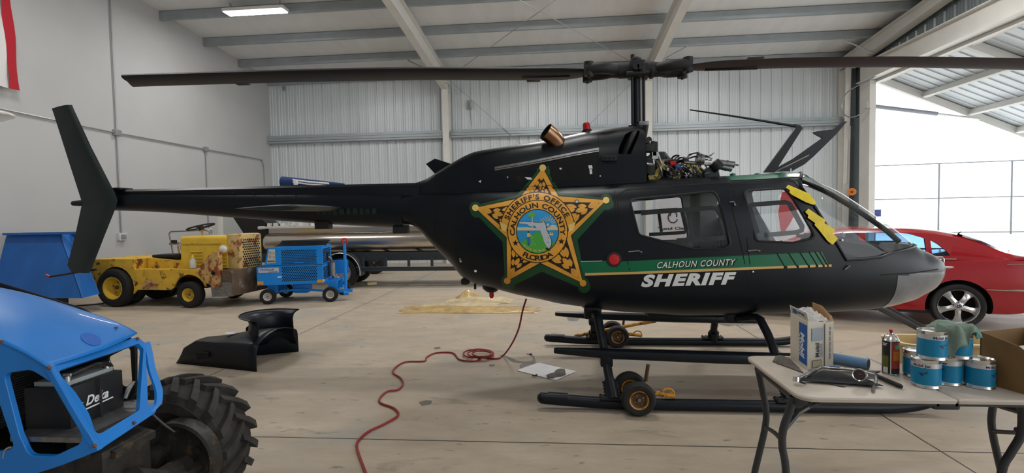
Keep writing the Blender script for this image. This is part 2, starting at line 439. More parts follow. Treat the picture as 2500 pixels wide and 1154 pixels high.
# the one-piece door swung out and up: a framed leaf sheeted on its upper side
sl = -atan2(5.01-3.30, 12.71-8.8)
dv = Vector((cos(sl), 0, sin(sl))); dn = Vector((-sin(sl), 0, cos(sl))); H0 = Vector((XR+.25, 0, 5.02)); DL = 5.2
def leaf(u, y, w=0): return H0 + dv*u + dn*w + Vector((0, y, 0))
mb = MB()
RY = Matrix((dv, (0, 1, 0), dn)).transposed()
ys = []
yy = 15.3
while yy > .5: ys.append(yy); yy -= .305
for a in ys:
    mb.box(leaf(DL/2, a-.15, .20), (DL, .30, .005), RY); mb.box(leaf(DL/2, a, .186), (DL, .05, .025), RY)
struct(obj('door_1', mb, 'sheet_panel', smooth=0))
mb = MB()
for u in (.08, 1.3, 2.6, 3.9, DL-.08): mb.box(leaf(u, 7.8, .09), (.08 if u not in (.08, DL-.08) else .15, 15.0, .16), RY)
for yv in (15.25, 12.2, 9.2, 6.2, 3.2, .5): mb.box(leaf(DL/2, yv, .07), (DL, .11, .19), RY)
struct(obj('door_1_frame_beam', mb, 'steel_white', smooth=0))
# ------------------------------------------------------------------ front wall behind the camera and the ceiling lamps
mb = MB(); ribbed(mb, XL, XR+.1, 0, roof_z(YF), YF, 1); mb.box(((XL+XR)/2, YF-.08, 3.9), (XR-XL+.4, .04, 8.2)); struct(obj('wall_front', mb, 'sheet_panel', smooth=20, fix=False))
mat('lamp_diffuser', (.9, .9, .9), .5, emit=((.95, .97, 1), 14))
def ceiling_lamp(x, y, label, power):
    z = roof_z(y)-.26; t = thing('ceiling_lamp', label, 'lamp', (x, y, z), 0, 'long white ceiling lamps')
    m = MB(); m.box((x, y, z+.05), (1.46, .30, .08), bev=.02); obj('housing', m, 'steel_white', t)
    m = MB(); m.box((x, y, z+.003), (1.40, .26, .012)); obj('diffuser', m, 'lamp_diffuser', t, 0)
    for dx in (-.6, .6): m = MB(); m.box((x+dx, y, z+.16), (.03, .03, .16)); obj('hanger', m, 'conduit_grey', t, 0)
    a = area('lamp_light', (x, y, z-.01), (1.4, .26), power, (1, .97, .93))
LP_ = 84
ceiling_lamp(-6.85, 11.38, 'lit white ceiling lamp over the left bay near the top edge', 70)
for x, y, p in ((-.35, 10.4, 150), (5.6, 10.2, 150), (-6.85, 6.2, 84), (-.35, 5.4, 70), (5.6, 5.2, 70), (-.35, -.5, 45)):
    ceiling_lamp(x, y, 'lit white ceiling lamp out of view above the front of the hangar', p)
# ------------------------------------------------------------------ helicopter
mat('heli_black', (.005, .0078, .012), .36, var=.12, scale=5, bump=.02, bscale=8, spec=.32)
mat('heli_green_black', (.013, .022, .021), .5, var=.15, scale=4)
mat('matt_black', (.012, .012, .013), .6)
mat('blade_black', (.015, .015, .018), .6, var=.15, scale=3)
mat('rubber', (.012, .012, .012), .75, bump=.05, bscale=40)
mat('seam_black', (.003, .003, .003), .8)
mat('cabin_grey', (.34, .36, .36), .7, var=.2, scale=6)
mat('seat_cloth', (.03, .035, .045), .85, bump=.1, bscale=90)
mat('star_gold', (.78, .37, .045), .42, var=.14, scale=7)
mat('star_pale', (.85, .60, .17), .42, var=.1, scale=7)
mat('star_brown', (.02, .011, .006), .5)
mat('star_edge', (.006, .07, .022), .45)
mat('stripe_green', (.0, .13, .055), .35)
mat('roof_green', (.003, .16, .085), .3)
mat('stripe_gold', (.62, .40, .12), .4)
mat('decal_white', (.75, .77, .76), .45)
mat('seal_sky', (.03, .35, .75), .45); mat('seal_sea', (.03, .32, .62), .45); mat('seal_hill', (.08, .42, .06), .5)
mat('seal_land', (.56, .60, .62), .5); mat('seal_sand', (.75, .60, .36), .5); mat('seal_palm', (.15, .50, .03), .5); mat('seal_skin', (.3, .15, .08), .6); mat('seal_blue', (.03, .16, .6), .5)
mat('tape_yellow', (.80, .60, .02), .5, var=.1, scale=15, bump=.15, bscale=30)
mat('bronze', (.33, .19, .11), .28, metal=1., var=.3, scale=6)
mat('red_lens', (.55, .01, .015), .2)
mat('red_paint', (.5, .012, .015), .4)
mat('bare_metal', (.55, .55, .54), .3, metal=1., var=.1, scale=20)
mat('worn_metal', (.25, .25, .25), .4, metal=.9, var=.25, scale=30)
mat('zinc_yellow', (.42, .33, .08), .5, var=.3, scale=30)
mat('wheel_yellow', (.50, .24, .025), .5, var=.25, scale=25, col2=(.09, .035, .01), thr=.56)
mat('chin_grey', (.17, .175, .185), .16, var=.35, scale=3, coat=.5)
glass_mat('perspex', (.93, .96, .97), .90); glass_mat('windscreen', (.95, .97, .97), .93, .05)
YC = 4.82
HW = [(-1.50, .172), (-1.3, .20), (-1.1, .27), (-.9, .36), (-.6, .46), (-.3, .53), (0, .58), (.4, .62), (.8, .645), (1.3, .66), (1.9, .65), (2.2, .61), (2.5, .54), (2.8, .44), (3.0, .35), (3.15, .27), (3.25, .19), (3.33, .09), (3.36, .03)]
ZM = [(-1.5, 1.565), (-1.2, 1.49), (-.8, 1.38), (-.3, 1.22), (.3, 1.13), (1, 1.1), (1.9, 1.06), (2.4, 1.0), (3.0, .95), (3.36, .94)]
NTP = [(-1.5, 2.2), (-.8, 2.8), (0, 3.2), (.8, 3.5), (1.9, 3.5), (2.15, 3.0), (2.6, 2.3), (3.36, 2.2)]
NBP = [(-1.5, 2.2), (-.8, 2.4), (0, 2.6), (.8, 2.8), (1.9, 2.8), (2.6, 2.4), (3.36, 2.1)]
ST = [(-1.5, 1.704, 1.423), (-1.4, 1.705, 1.408), (-1.3, 1.713, 1.338), (-1.2, 1.719, 1.223), (-1.1, 1.719, 1.119), (-1.0, 1.722, 1.018), (-.9, 1.728, .898), (-.8, 1.735, .848), (-.6, 1.739, .797), (-.4, 1.743, .746), (-.2, 1.755, .708), (0, 1.764, .666), (.2, 1.767, .640), (.4, 1.770, .612), (.6, 1.775, .593), (.8, 1.778, .585), (1.1, 1.783, .568), (1.4, 1.79, .570), (1.7, 1.798, .576), (1.9, 1.809, .582), (2.0, 1.812, .585), (2.1, 1.793, .587), (2.2, 1.747, .588), (2.35, 1.681, .590), (2.5, 1.593, .594), (2.65, 1.49, .6), (2.8, 1.382, .617), (2.95, 1.262, .646), (3.03, 1.182, .666), (3.1, 1.141, .70), (3.2, 1.095, .744), (3.28, 1.051, .809), (3.33, 1.008, .885), (3.36, .962, .925)]
def sec(X): return interp(ST, X, 1), interp(ST, X, 2), interp(ZM, X), interp(HW, X), interp(NTP, X), interp(NBP, X)
def hull_y(X, z, d=0.):
    zt, zb, zm, hw, nt, nb = sec(X); zt -= d; zb += d; hw = max(.005, hw-d)
    q = (z-zm)/(zt-zm) if z >= zm else (zm-z)/(zm-zb); n = nt if z >= zm else nb
    return hw*max(0., 1-min(1., q)**n)**(1/n)
CW = [(-1.36, 1.806, .085), (-1.25, 1.842, .10), (-1.173, 1.884, .125), (-.972, 1.995, .19), (-.85, 2.055, .225), (-.754, 2.086, .26), (-.5, 2.118, .31), (-.115, 2.163, .35), (.302, 2.235, .38), (.55, 2.258, .39), (.745, 2.268, .395)]
def cw_base(X): return interp(ST, X, 1)-.085
def cowl_y(X, z):
    zt, hw, zb = interp(CW, X, 1), interp(CW, X, 2), cw_base(X); q = max(0, (z-zb)/(zt-zb))
    return hw*max(0., 1-min(1., q)**2.8)**(1/2.8)
def flank_y(X, z):
    y = hull_y(X, z)
    if -1.36 < X < .745 and z > cw_base(X)-.02: y = max(y, cowl_y(X, z))
    return y
def ring(X, d=0., n=72):
    zt, zb, zm, hw, nt, nb = sec(X); zt -= d; zb += d; hw = max(.004, hw-d); R = []
    for k in range(n):
        t = 2*pi*k/n; c, s = cos(t), sin(t); e = nt if s >= 0 else nb
        y = math.copysign(abs(c)**(2/e), c)*hw
        z = zm+(zt-zm)*abs(s)**(2/e) if s >= 0 else zm-(zm-zb)*abs(s)**(2/e)
        R.append((X, YC+y, z))
    return R
def hull(px, py, off=.0):
    """Where the line of sight through (px,py) meets the near flank; off lifts the point off the skin."""
    yl = -.55
    for _ in range(14):
        p = pY(px, py, YC+yl); yl = -.5*flank_y(p.x, p.z)+.5*yl
    p = pY(px, py, YC+yl); return Vector((p.x, YC-flank_y(p.x, p.z)-off, p.z))
heli = thing('helicopter', 'black sheriff helicopter on skids with a gold star badge on its side', 'helicopter', (.7, YC, 0))

XS = [-1.5+.03*i for i in range(int((3.0+1.5)/.03)+1)]
XS += [3.03, 3.06, 3.1, 3.14, 3.18, 3.22, 3.25, 3.28, 3.305, 3.33, 3.345, 3.36]
mb = MB(); mb.rings([ring(x) for x in XS]); fus = obj('fuselage', mb, ['heli_black', 'cabin_grey'], heli, local=True)
mb = MB(); mb.rings([ring(x, .03) for x in XS if .42 < x < 2.98]); inner = obj('x', mb, ['heli_black', 'cabin_grey'], None)
for p in inner.data.polygons: p.material_index = 1
WR = rpoly([(1537, 487), (1748, 466), (1784, 597), (1768, 606), (1692, 607), (1560, 573)], [12, 22, 16, 8, 12, 14])
WF = rpoly([(1815, 465), (1920, 459), (1992, 580), (1936, 592), (1846, 588)], [14, 26, 12, 20, 14])
def xz(poly): return [(p.x, p.z) for p in (hull(*q) for q in poly)]
WRx, WFx = xz(WR), xz(WF)
_w = [hull(x, y) for x, y in ((1950, 437), (1957, 458), (1976, 486), (2041, 591), (2066, 634), (2110, 632), (2150, 627), (2180, 615))]
WSx = [(p.x, p.z) for p in _w] + [(3.028, 1.178), (3.3, 1.5), (2.5, 2.0), (2.12, 2.0), (2.10, 1.775)]
CHx = [(p.x, p.z) for p in (hull(2133, 757), hull(2150, 712), hull(2175, 672), hull(2235, 667))] + [(3.37, .935), (3.5, .4), (2.9, .4)]
def xprism(poly):
    m = MB(); m.prism([(x, YC-1.2, z) for x, z in poly], (0, 2.4, 0)); return obj('x', m, ['heli_black', 'cabin_grey'], None)
fus.parent = None
boolean(fus, [inner, xprism(WRx), xprism(WFx), xprism(WSx)])
for p in fus.data.polygons: p.use_smooth = True
fus.data.set_sharp_from_angle(angle=radians(35))
fus.parent = heli; fus.data.transform(wmat(heli).inverted())
def inside(poly, x, z):
    r = False; n = len(poly)
    for i in range(n):
        (x1, z1), (x2, z2) = poly[i], poly[(i+1) % n]
        if (z1 > z) != (z2 > z) and x < (x2-x1)*(z-z1)/(z2-z1)+x1: r = not r
    return r
def grow(poly, d):
    cx = sum(p[0] for p in poly)/len(poly); cz = sum(p[1] for p in poly)/len(poly)
    return [(x+math.copysign(min(d, abs(x-cx)), x-cx), z+math.copysign(min(d, abs(z-cz)), z-cz)) for x, z in poly]
def skin(name, poly, d, side, material, x0, x1, step=.02, n=144, both=False):
    """A piece of the hull surface, d inside it, cut to an outline seen from the side."""
    xs = [x0+(x1-x0)*i/int((x1-x0)/step) for i in range(int((x1-x0)/step)+1)]
    R = [ring(x, d, n) for x in xs]; m = MB(); V = {}
    def v(i, j):
        if (i, j) not in V: V[i, j] = m.bm.verts.new(R[i][j])
        return V[i, j]
    for i in range(len(xs)-1):
        for j in range(n):
            k = (j+1) % n; q = [R[i][j], R[i][k], R[i+1][k], R[i+1][j]]
            c = [sum(a[t] for a in q)/4 for t in range(3)]
            if not both and (c[1]-YC)*side < 0: continue
            if inside(poly, c[0], c[2]): m.face((v(i, j), v(i, k), v(i+1, k), v(i+1, j)))
    return obj(name, m, material, heli, fix=False)
for s in (-1, 1):
    skin('rear_window', grow(WRx, .02), .012, s, 'perspex', .5, 1.42)
    skin('front_window', grow(WFx, .02), .012, s, 'perspex', 1.4, 2.08)
skin('windscreen', grow(WSx, .015), .010, 0, 'windscreen', 1.95, 3.06, both=True)
skin('chin_panel', CHx, -.002, 0, 'chin_grey', 2.70, 3.36, .012, both=True)
# rubber seals round the windows
def frame(name, poly2, r, material, sides=(-1, 1), off=.002):
    for s in sides:
        P = [(x, YC+s*(hull_y(x, z)+off), z) for x, z in poly2]
        m = MB(); m.tube(P, r, 6, closed=True); obj(name, m, material, heli)
frame('window_seal', WRx, .009, 'matt_black'); frame('window_seal', WFx, .009, 'matt_black')
def densify(P, k=6): return [tuple(Vector(a).lerp(Vector(b), j/k)) for a, b in zip(P, P[1:]) for j in range(k)] + [P[-1]]
m = MB()
for s in (-1, 1):
    P = [(x, YC+s*(hull_y(x, z)+.002), z) for x, z in densify(WSx[:8] + [(3.028, 1.178)], 5)]
    m.tube(P, .012, 6)
E_ = []
for i in range(33):
    y = lerp(-.47, .47, i/32); x = lerp(2.10, WSx[0][0]+.01, (abs(y)/.47)**2); lo, hi = 1.5, interp(ST, x, 1)
    for _ in range(25):
        z = (lo+hi)/2
        if hull_y(x, z) > abs(y): lo = z
        else: hi = z
    E_.append((x, YC+y, lo+.004))
m.tube(E_, .014, 6)
m.tube([(x, YC, interp(ST, x, 1)-.022) for x in [2.1+.09*i for i in range(11)]], .032, 8, flat=.7)
obj('windscreen_frame', m, 'heli_black', heli)
# sliding vent frames in the side windows
def bar(pts, w=.022, t=.012, s=-1, inset=.025):
    P = [hull(*q) for q in pts]; m = MB()
    R = []
    for i, p in enumerate(P):
        a, b = P[max(i-1, 0)], P[min(i+1, len(P)-1)]; d = Vector((b.x-a.x, 0, b.z-a.z)).normalized(); nrm = Vector((-d.z, 0, d.x))
        c = Vector((p.x, YC+s*(hull_y(p.x, p.z)-inset), p.z))
        R.append([c-nrm*w/2+Vector((0, -t/2, 0)), c+nrm*w/2+Vector((0, -t/2, 0)), c+nrm*w/2+Vector((0, t/2, 0)), c-nrm*w/2+Vector((0, t/2, 0))])
    m.rings(R); return m
for s in (-1, 1):
    m = bar([(1566, 520), (1600, 517), (1740, 507), (1754, 510), (1760, 522), (1775, 572), (1770, 580), (1740, 583), (1654, 587)], .036, s=s)
    m2 = bar([(1681, 513), (1694, 579)], .03, s=s); m2.bm.verts.ensure_lookup_table(); T = m2.bm; m.merge(T)
    obj('sliding_vent_frame', m, 'matt_black', heli)
    m = bar([(1829, 504), (1843, 499), (1920, 493), (1931, 497), (1962, 553), (1961, 562), (1950, 567), (1870, 574)], .036, s=s); m.merge(bar([(1832, 506), (1852, 569)], .035, s=s).bm)
    obj('sliding_vent_frame', m, 'matt_black', heli)

# cabin inside: closet column, bulkhead, seats, console, instrument panel
def cbox(c, d, name, material, R=None, bev=.02):
    m = MB(); m.box(c, d, R, bev=bev); return obj(name, m, material, heli)
cbox((1.32, YC, 1.18), (.16, .34, 1.12), 'control_closet', 'cabin_grey')
cbox((.52, YC, 1.05), (.05, 1.0, .6), 'rear_bulkhead', 'cabin_grey')
cbox((.78, YC, .90), (.40, .9, .2), 'rear_bench_seat', 'seat_cloth', bev=.05)
for s in (-1, 1):
    cbox((1.70, YC+s*.24, .92), (.40, .40, .22), 'pilot_seat', 'seat_cloth', bev=.06)
    o_ = cbox((1.49, YC+s*.26, 1.18), (.09, .40, .5), 'seat_backrest', 'seat_cloth', Matrix.Rotation(radians(-8), 3, 'Y'), bev=.04)
    m = MB(); m.tube([(1.50, YC+s*.40, 1.60), (1.62, YC+s*.36, 1.36), (1.72, YC+s*.30, 1.14)], .012, 4); obj('seat_harness', m, 'matt_black', heli)
    m = MB(); m.tube(smooth_path([(2.0, YC+s*.28, .72), (1.98, YC+s*.28, 1.0), (1.93, YC+s*.28, 1.16), (1.88, YC+s*.28, 1.22)]), .014, 8); obj('cyclic_stick', m, 'matt_black', heli)
m = MB()
m.prism([(2.20, YC-.20, .62), (2.72, YC-.20, .62), (2.78, YC-.20, 1.02), (2.62, YC-.20, 1.20), (2.36, YC-.20, 1.26), (2.30, YC-.20, 1.16)], (0, .55, 0)); obj('instrument_panel', m, 'matt_black', heli)
m = MB(); m.prism([(2.30, YC-.28, 1.25), (2.62, YC-.28, 1.20), (2.80, YC-.24, 1.08), (2.80, YC-.24, 1.04), (2.60, YC-.28, 1.17), (2.30, YC-.28, 1.22)], (0, .66, 0)); obj('glare_shield', m, 'matt_black', heli)

# ---- decals follow the skin
def strip(pts, w, off, m, mi=0, k=4, fn=hull):
    """Thin band along photo points, w in photo pixels."""
    P = [Vector(q).to_2d() for q in pts]; D = []
    for a, b in zip(P, P[1:]):
        L_ = max(1, int((b-a).length/10))
        D += [a.lerp(b, j/L_) for j in range(L_)]
    D.append(P[-1]); row = []
    for i, p in enumerate(D):
        a, b = D[max(i-1, 0)], D[min(i+1, len(D)-1)]; d = (b-a).normalized(); nn = Vector((-d.y, d.x))*w/2
        row.append((m.bm.verts.new(fn(*(p-nn), off)), m.bm.verts.new(fn(*(p+nn), off))))
    for a, b in zip(row, row[1:]): m.face((a[0], b[0], b[1], a[1]), mi)
def lay(m, vs, fs, mi, off, cell, fn):
    """Flat faces in photo pixels, diced and laid on the skin."""
    T = bmesh.new(); V = [T.verts.new((x, y, 0)) for x, y in vs]
    for f in fs:
        try: T.faces.new([V[i] for i in f])
        except ValueError: pass
    T.normal_update(); bmesh.ops.triangulate(T, faces=[f for f in T.faces if len(f.verts) > 3], ngon_method='EAR_CLIP')
    xs = [p[0] for p in vs]; ys_ = [p[1] for p in vs]
    for ax, lo, hi in ((0, min(xs), max(xs)), (1, min(ys_), max(ys_))):
        c = math.floor(lo/cell)*cell+cell
        while c < hi:
            co = (c, 0, 0) if ax == 0 else (0, c, 0); no = (1, 0, 0) if ax == 0 else (0, 1, 0)
            bmesh.ops.bisect_plane(T, geom=T.verts[:]+T.edges[:]+T.faces[:], plane_co=co, plane_no=no); c += cell
    mp = {v: m.bm.verts.new(fn(v.co.x, v.co.y, off)) for v in T.verts}
    for f in T.faces: m.face([mp[v] for v in f.verts], mi)
    T.free()
def patch(m, poly, mi, off, cell=14, fn=hull): lay(m, poly, [tuple(range(len(poly)))], mi, off, cell, fn)
def seams(name, lines, w=2.2, material='seam_black', off=.0015, fn=hull):
    m = MB()
    for l in lines: strip(l, w, off, m, fn=fn)
    return obj(name, m, material, heli, fix=False)
def rnd(pts, r=10, closed=False):
    q = rpoly(pts, r, 5)
    return q + [q[0]] if closed else [pts[0]] + q[6:-6] + [pts[-1]]
seams('door_seam', [rnd([(1536, 655), (1522, 600), (1508, 500), (1507, 476), (1530, 463), (1770, 444), (1790, 447), (1800, 480)], 16), [(1779, 462), (1790, 520), (1812, 610), (1826, 690), (1840, 758)],
                    [(1536, 655), (1548, 700), (1558, 724)], [(1823, 580), (1836, 690), (1845, 740)]])
seams('door_seam', [rnd([(1798, 470), (1802, 443), (1860, 436), (1920, 432), (1945, 450), (1975, 486)], 14)])
seams('body_seam', [[(1015, 477), (1200, 466), (1400, 453), (1500, 446)], [(1580, 458), (1760, 446), (1930, 437)], [(1062, 472), (1064, 520), (1060, 575)], [(1500, 446), (1503, 520), (1510, 600)]], 1.8)
# green roof panel
m = MB()
R = []
for i in range(24):
    x = lerp(1.42, 2.06, i/23); rr = ring(x, -.002, 144); R.append([rr[j] for j in range(24, 49)])
m.rings(R, closed=False, caps=False); m.bm.normal_update(); obj('roof_panel', m, 'roof_green', heli, fix=False)
m = MB(); patch(m, [(1771, 432), (1786, 440), (1935, 425), (1920, 420), (1830, 426)], 0, .003); obj('roof_panel', m, 'roof_green', heli, fix=False)

# cheat line
m = MB()
patch(m, [(1416, 638), (1480, 636), (1506, 652), (1520, 636.5), (1700, 627.5), (1830, 621), (1925, 616.5), (2006, 613), (2022, 645), (1826, 652.5), (1640, 661), (1424, 667)], 0, .0015, 18)
for a, b in (((1896, 617), (1918, 655)), ((1924, 616), (1948, 654)), ((1952, 615), (1976, 653)), ((1974, 614), (1997, 651)), ((1989, 614), (2011, 650)), ((2000, 613), (2021, 649))): strip([a, b], 3, .0024, m, 1)
strip([(1418, 638), (1470, 636.4)], 1.3, .0026, m, 2); strip([(1520, 637), (2004, 614)], 1.2, .0026, m, 1)
obj('green_stripe', m, ['stripe_green', 'seam_black', 'decal_white'], heli, fix=False)
m = MB()
G = [(1428, 669.5), (1546, 666), (1640, 662.5), (1826, 655), (1913, 651.5)]
strip(G, 6, .002, m)
for a, b in (((1922, 651.5), (1945, 650.5)), ((1950, 650.5), (1972, 649.5)), ((1977, 649.5), (1991, 649)), ((1997, 649), (2008, 648.5)), ((2013, 648.5), (2019, 648)), ((2023, 648), (2030, 647.7))): strip([a, b], 6, .002, m)
obj('gold_stripe', m, 'stripe_gold', heli, fix=False)
def px_fn(o, e, up, off):
    """Text in photo pixels on the skin: from o towards e, letters rising along up."""
    o, e, up = Vector(o), Vector(e), Vector(up); d = (e-o).normalized()
    return lambda u, v: hull(*(o+d*u+up*v), off)
m = MB()
o_, e_ = (1602, 654.5), (1792, 646.5)
add_text(m, 'CALHOUN COUNTY', px_fn((1603, 656), (1793, 648), (0, -1), .0032), 16.2, 1, .035, .28, 1, .06, 192)
add_text(m, 'CALHOUN COUNTY', px_fn(o_, e_, (0, -1), .0042), 15.5, 0, .008, .28, 1, .06, 190)
obj('county_lettering', m, ['decal_white', 'seam_black'], heli, fix=False)
m = MB()
add_text(m, 'SHERIFF', px_fn((1565, 698.5), (1786, 691.5), (0, -1), .0025), 27.5, 0, .055, .25, 1.3, .10, 221)
obj('sheriff_lettering', m, ['decal_white', 'seam_black'], heli, fix=False)

# ---- star badge
def star_badge():
    m = MB(); C = Vector((1312.5, 564.5))
    def patch(m, poly, mi, off, cell=8): lay(m, [tuple(p) for p in poly], [tuple(range(len(poly)))], mi, off, 7, hull)
    tips = [(1325, 409.5), (1479.7, 488.4), (1423.4, 690.9), (1238.4, 685.3), (1160.8, 507)]
    notch = [(1363, 478.7), (1393.7, 574.4), (1318.9, 641), (1237, 578.6), (1268, 484)]
    out = [q for t, n in zip(tips, notch) for q in (t, n)]
    def shift(poly, d, off=(0, 0)):
        return [tuple(C + (Vector(p)-C)*(1+d/(Vector(p)-C).length) + Vector(off)) for p in poly]
    def disc(c, r, mi, off, n=20, ry=None): patch(m, [(c[0]+r*cos(2*pi*k/n), c[1]+(ry or r)*sin(2*pi*k/n)) for k in range(n)], mi, off, 30)
    # green border with a drop to the lower right
    patch(m, shift(out, 13, (3, 9)), 0, .0008); patch(m, shift(out, 10), 0, .0010)
    for t in tips: disc(t, 15, 0, .0009); disc((t[0]+3, t[1]+9), 15, 0, .0007)
    patch(m, shift(out, 3), 1, .0016)
    for t in tips: disc(t, 10, 1, .0017)
    patch(m, out, 2, .0024)
    for i, t in enumerate(tips): disc(t, 8.2, 3 if i in (1, 4, 0) else 2, .0026)
    # dark field of each arm with leaves
    def leaf_(a, ang, L_, w, mi=2):
        d = Vector((cos(ang), sin(ang))); nn = Vector((-d.y, d.x)); a = Vector(a)
        P = [a + d*L_*t + nn*w*sin(pi*t)**.8*(1 if k == 0 else -1) for k, ts in ((0, [i/7 for i in range(8)]), (1, [i/7 for i in range(6, 0, -1)])) for t in ts]
        patch(m, P, mi, .0042, 40)
        patch(m, [tuple(a+d*L_*.10+nn*w*.03), tuple(a+d*L_*.72), tuple(a+d*L_*.10-nn*w*.05)], 1, .0048, 60)
    for i, t in enumerate(tips):
        T = Vector(t); n0, n1 = Vector(notch[i-1]), Vector(notch[i]); mid = (n0+n1)/2; ax = (T-mid); L_ = ax.length; ax /= L_; sd = Vector((-ax.y, ax.x))
        hw_ = (n1-n0).length/2
        a0 = T - ax*17; b0, b1 = n0.lerp(C, .08)+(n1-n0)*.07, n1.lerp(C, .08)+(n0-n1)*.07
        patch(m, [tuple(a0), tuple(b0), tuple(b0.lerp(C, .5)), tuple(b1.lerp(C, .5)), tuple(b1)], 1, .0032)
        base = atan2(ax.y, ax.x)
        for u, v, an, ln, w in ((.56, 0, 0, .26, .07), (.36, -.42, .42, .20, .05), (.36, .42, -.42, .20, .05), (.26, 0, 0, .24, .06), (.10, -.58, .50, .26, .055), (.10, .58, -.50, .26, .055), (.04, -.25, .2, .24, .055), (.04, .25, -.2, .24, .055), (-.10, -.72, .62, .24, .05), (-.10, .72, -.62, .24, .05), (-.20, -.40, .35, .24, .055), (-.20, .40, -.35, .24, .055), (-.24, -.80, .75, .22, .05), (-.24, .80, -.75, .22, .05), (-.22, 0, 0, .22, .055)):
            p = mid + ax*L_*u + sd*hw_*v*min(1, 1-u)*.86
            leaf_(p, base+an, L_*ln, L_*w)
    # banner, rings, seal
    def arc(r0, r1, a0, a1, mi, off, n=40, c=C, ky=1.04):
        V = []
        for k in range(n+1):
            a = radians(lerp(a0, a1, k/n)); V += [(c[0]+r0*cos(a), c[1]-r0*sin(a)*ky), (c[0]+r1*cos(a), c[1]-r1*sin(a)*ky)]
        lay(m, V, [(2*k, 2*k+2, 2*k+3, 2*k+1) for k in range(n)], mi, off, 7, hull)
    arc(70, 93, 8, 176, 1, .0052); arc(72, 91, 9, 175, 2, .0058)
    for s in (-1, 1):
        x = C.x + s*84
        patch(m, [(x-9*s, 549), (x+9*s, 541), (x+3*s, 562), (x-8*s, 566)], 3, .006, 60)
    arc(0.1, 74, 0, 360, 1, .0064, 64); arc(49, 72, 0, 360, 2, .0070, 64); arc(0.1, 52.5, 0, 360, 1, .0072, 64)
    ky = 1.04
    arc(0.1, 50.5, 0, 360, 4, .0078, 64)                                                                  # sky
    def disk_clip(y0, y1, mi, off, curve=0.):
        lo, hi = y0, y1; P = []
        def hx(y): return 50.3*sqrt(max(0, 1-((y-C.y)/(50.3*ky))**2))
        N_ = 14
        L1 = [(C.x-hx(lerp(lo, hi, k/N_)), lerp(lo, hi, k/N_)) for k in range(N_+1)]; R1 = [(2*C.x-x, y) for x, y in reversed(L1)]
        patch(m, L1+R1, mi, off, 30)
    disk_clip(559, 616, 5, .0084)                                                                         # sea
    patch(m, [(1263, 555), (1285, 554), (1310, 557), (1362, 556), (1362, 561), (1310, 562), (1263, 562)], 6, .0090, 40)
    patch(m, [(1336, 557), (1348, 548), (1356, 549), (1361, 556), (1361, 560), (1336, 560)], 6, .0092, 40)
    arc(0.1, 50.3, 213, 327, 7, .0090, 24)                                                                # green hill
    patch(m, [(1270, 590), (1290, 586), (1320, 595), (1340, 598), (1354, 592), (1340, 610), (1290, 610)], 7, .0091, 40)
    fl = [(1268, 541), (1302, 542), (1306, 543), (1324, 543), (1327, 541), (1330, 543), (1333, 551), (1334, 560), (1341, 574), (1346, 586), (1346, 597), (1341, 606), (1335, 601), (1328, 589), (1325, 577), (1322, 571), (1320, 564), (1311, 558), (1306, 550), (1298, 552), (1293, 552), (1288, 547), (1268, 545)]
    patch(m, [(C.x+(x-C.x)*1.04+.5, C.y+(y-C.y)*1.04) for x, y in fl], 1, .0096, 40); patch(m, fl, 8, .0102, 40)
    strip([(1300, 556), (1299, 524)], 2.2, .0100, m, 6)
    for k in range(9): leaf_p = radians(20+k*40); strip([(1299, 525), (1299+10*cos(leaf_p), 524-7.5*sin(leaf_p))], 3.0, .0108, m, 9)
    for k in range(9):
        a = radians(22+k*17); p, q = (1338+10*cos(a), 549-10*sin(a)), (1338+(21+3*(k % 2))*cos(a), 549-(21+3*(k % 2))*sin(a)); strip([p, q], 1.2, .0094, m, 3)
    disc((1337.5, 548.5), 3.6, 8, .0096, 12)
    patch(m, [(1340, 571), (1352, 571), (1350, 574), (1342, 574)], 6, .0096, 40); strip([(1344, 571), (1344, 566)], 2.5, .0096, m, 6); strip([(1348, 571), (1348, 567)], 2, .0096, m, 6)
    disc((1339, 580), 1.2, 1, .0104, 8); disc((1338.5, 591), 1.8, 4, .0108, 8)
    # the figure strewing flowers, as the seal shows it
    patch(m, [(1287, 576), (1293, 576), (1295.5, 595), (1287.5, 595)], 10, .0096, 40); patch(m, [(1287.5, 568), (1293, 569), (1297.5, 576), (1295, 577), (1292, 574), (1293, 578), (1286.5, 578)], 3, .0100, 40)
    disc((1290, 566), 2, 1, .0102, 10); strip([(1290.5, 595), (1290.5, 598)], 3, .0096, m, 1)
    for x, y in ((1300, 580), (1301, 588), (1305, 594), (1299, 594), (1302, 599), (1308, 596), (1297, 597)): disc((x, y), .9, 3, .0098, 6)
    patch(m, [(1330, 607), (1336, 604), (1344, 610), (1341, 612)], 1, .0094, 40)
    # lettering on the rings
    def arc_text(body, r, deg0, deg1, cap, mi, off, bold, sx, inward=False):
        gl = [glyph(c, bold) for c in body]; adv = [g[2]*sx + .10 for g in gl]; tot = sum(adv); k = cap/CAPH; p = 0.
        for (vs, fs, _), a_ in zip(gl, adv):
            t = (p+a_/2)/tot; a = radians(lerp(deg0, deg1, t)); p += a_
            if vs:
                w = max(v[0] for v in vs)+min(v[0] for v in vs)
                er = Vector((cos(a), -sin(a))); et = Vector((sin(a), cos(a)))
                if inward: er, et = er, et
                V = []
                for vx, vy in vs:
                    u, v = (vx-w/2)*k*sx, vy*k
                    q = (er*(r+v)+et*u) if not inward else (er*(r-v)-et*u)
                    V.append((C.x+q.x, C.y+q.y*ky))
                lay(m, V, fs, mi, off, 5, hull)
    arc_text("SHERIFF'S OFFICE", 75.5, 160, 24, 12, 1, .0080, .03, 1.25)
    arc_text('CALHOUN COUNTY', 55.5, 190, -8, 12, 1, .0080, .03, 1.3)
    arc_text('FLORIDA', 68, 237, 303, 12, 1, .0080, .03, 1.35, True)
    arc_text('IN GOD WE TRUST', 48, 222, 296, 5.2, 3, .0104, .0, 1.1, True)
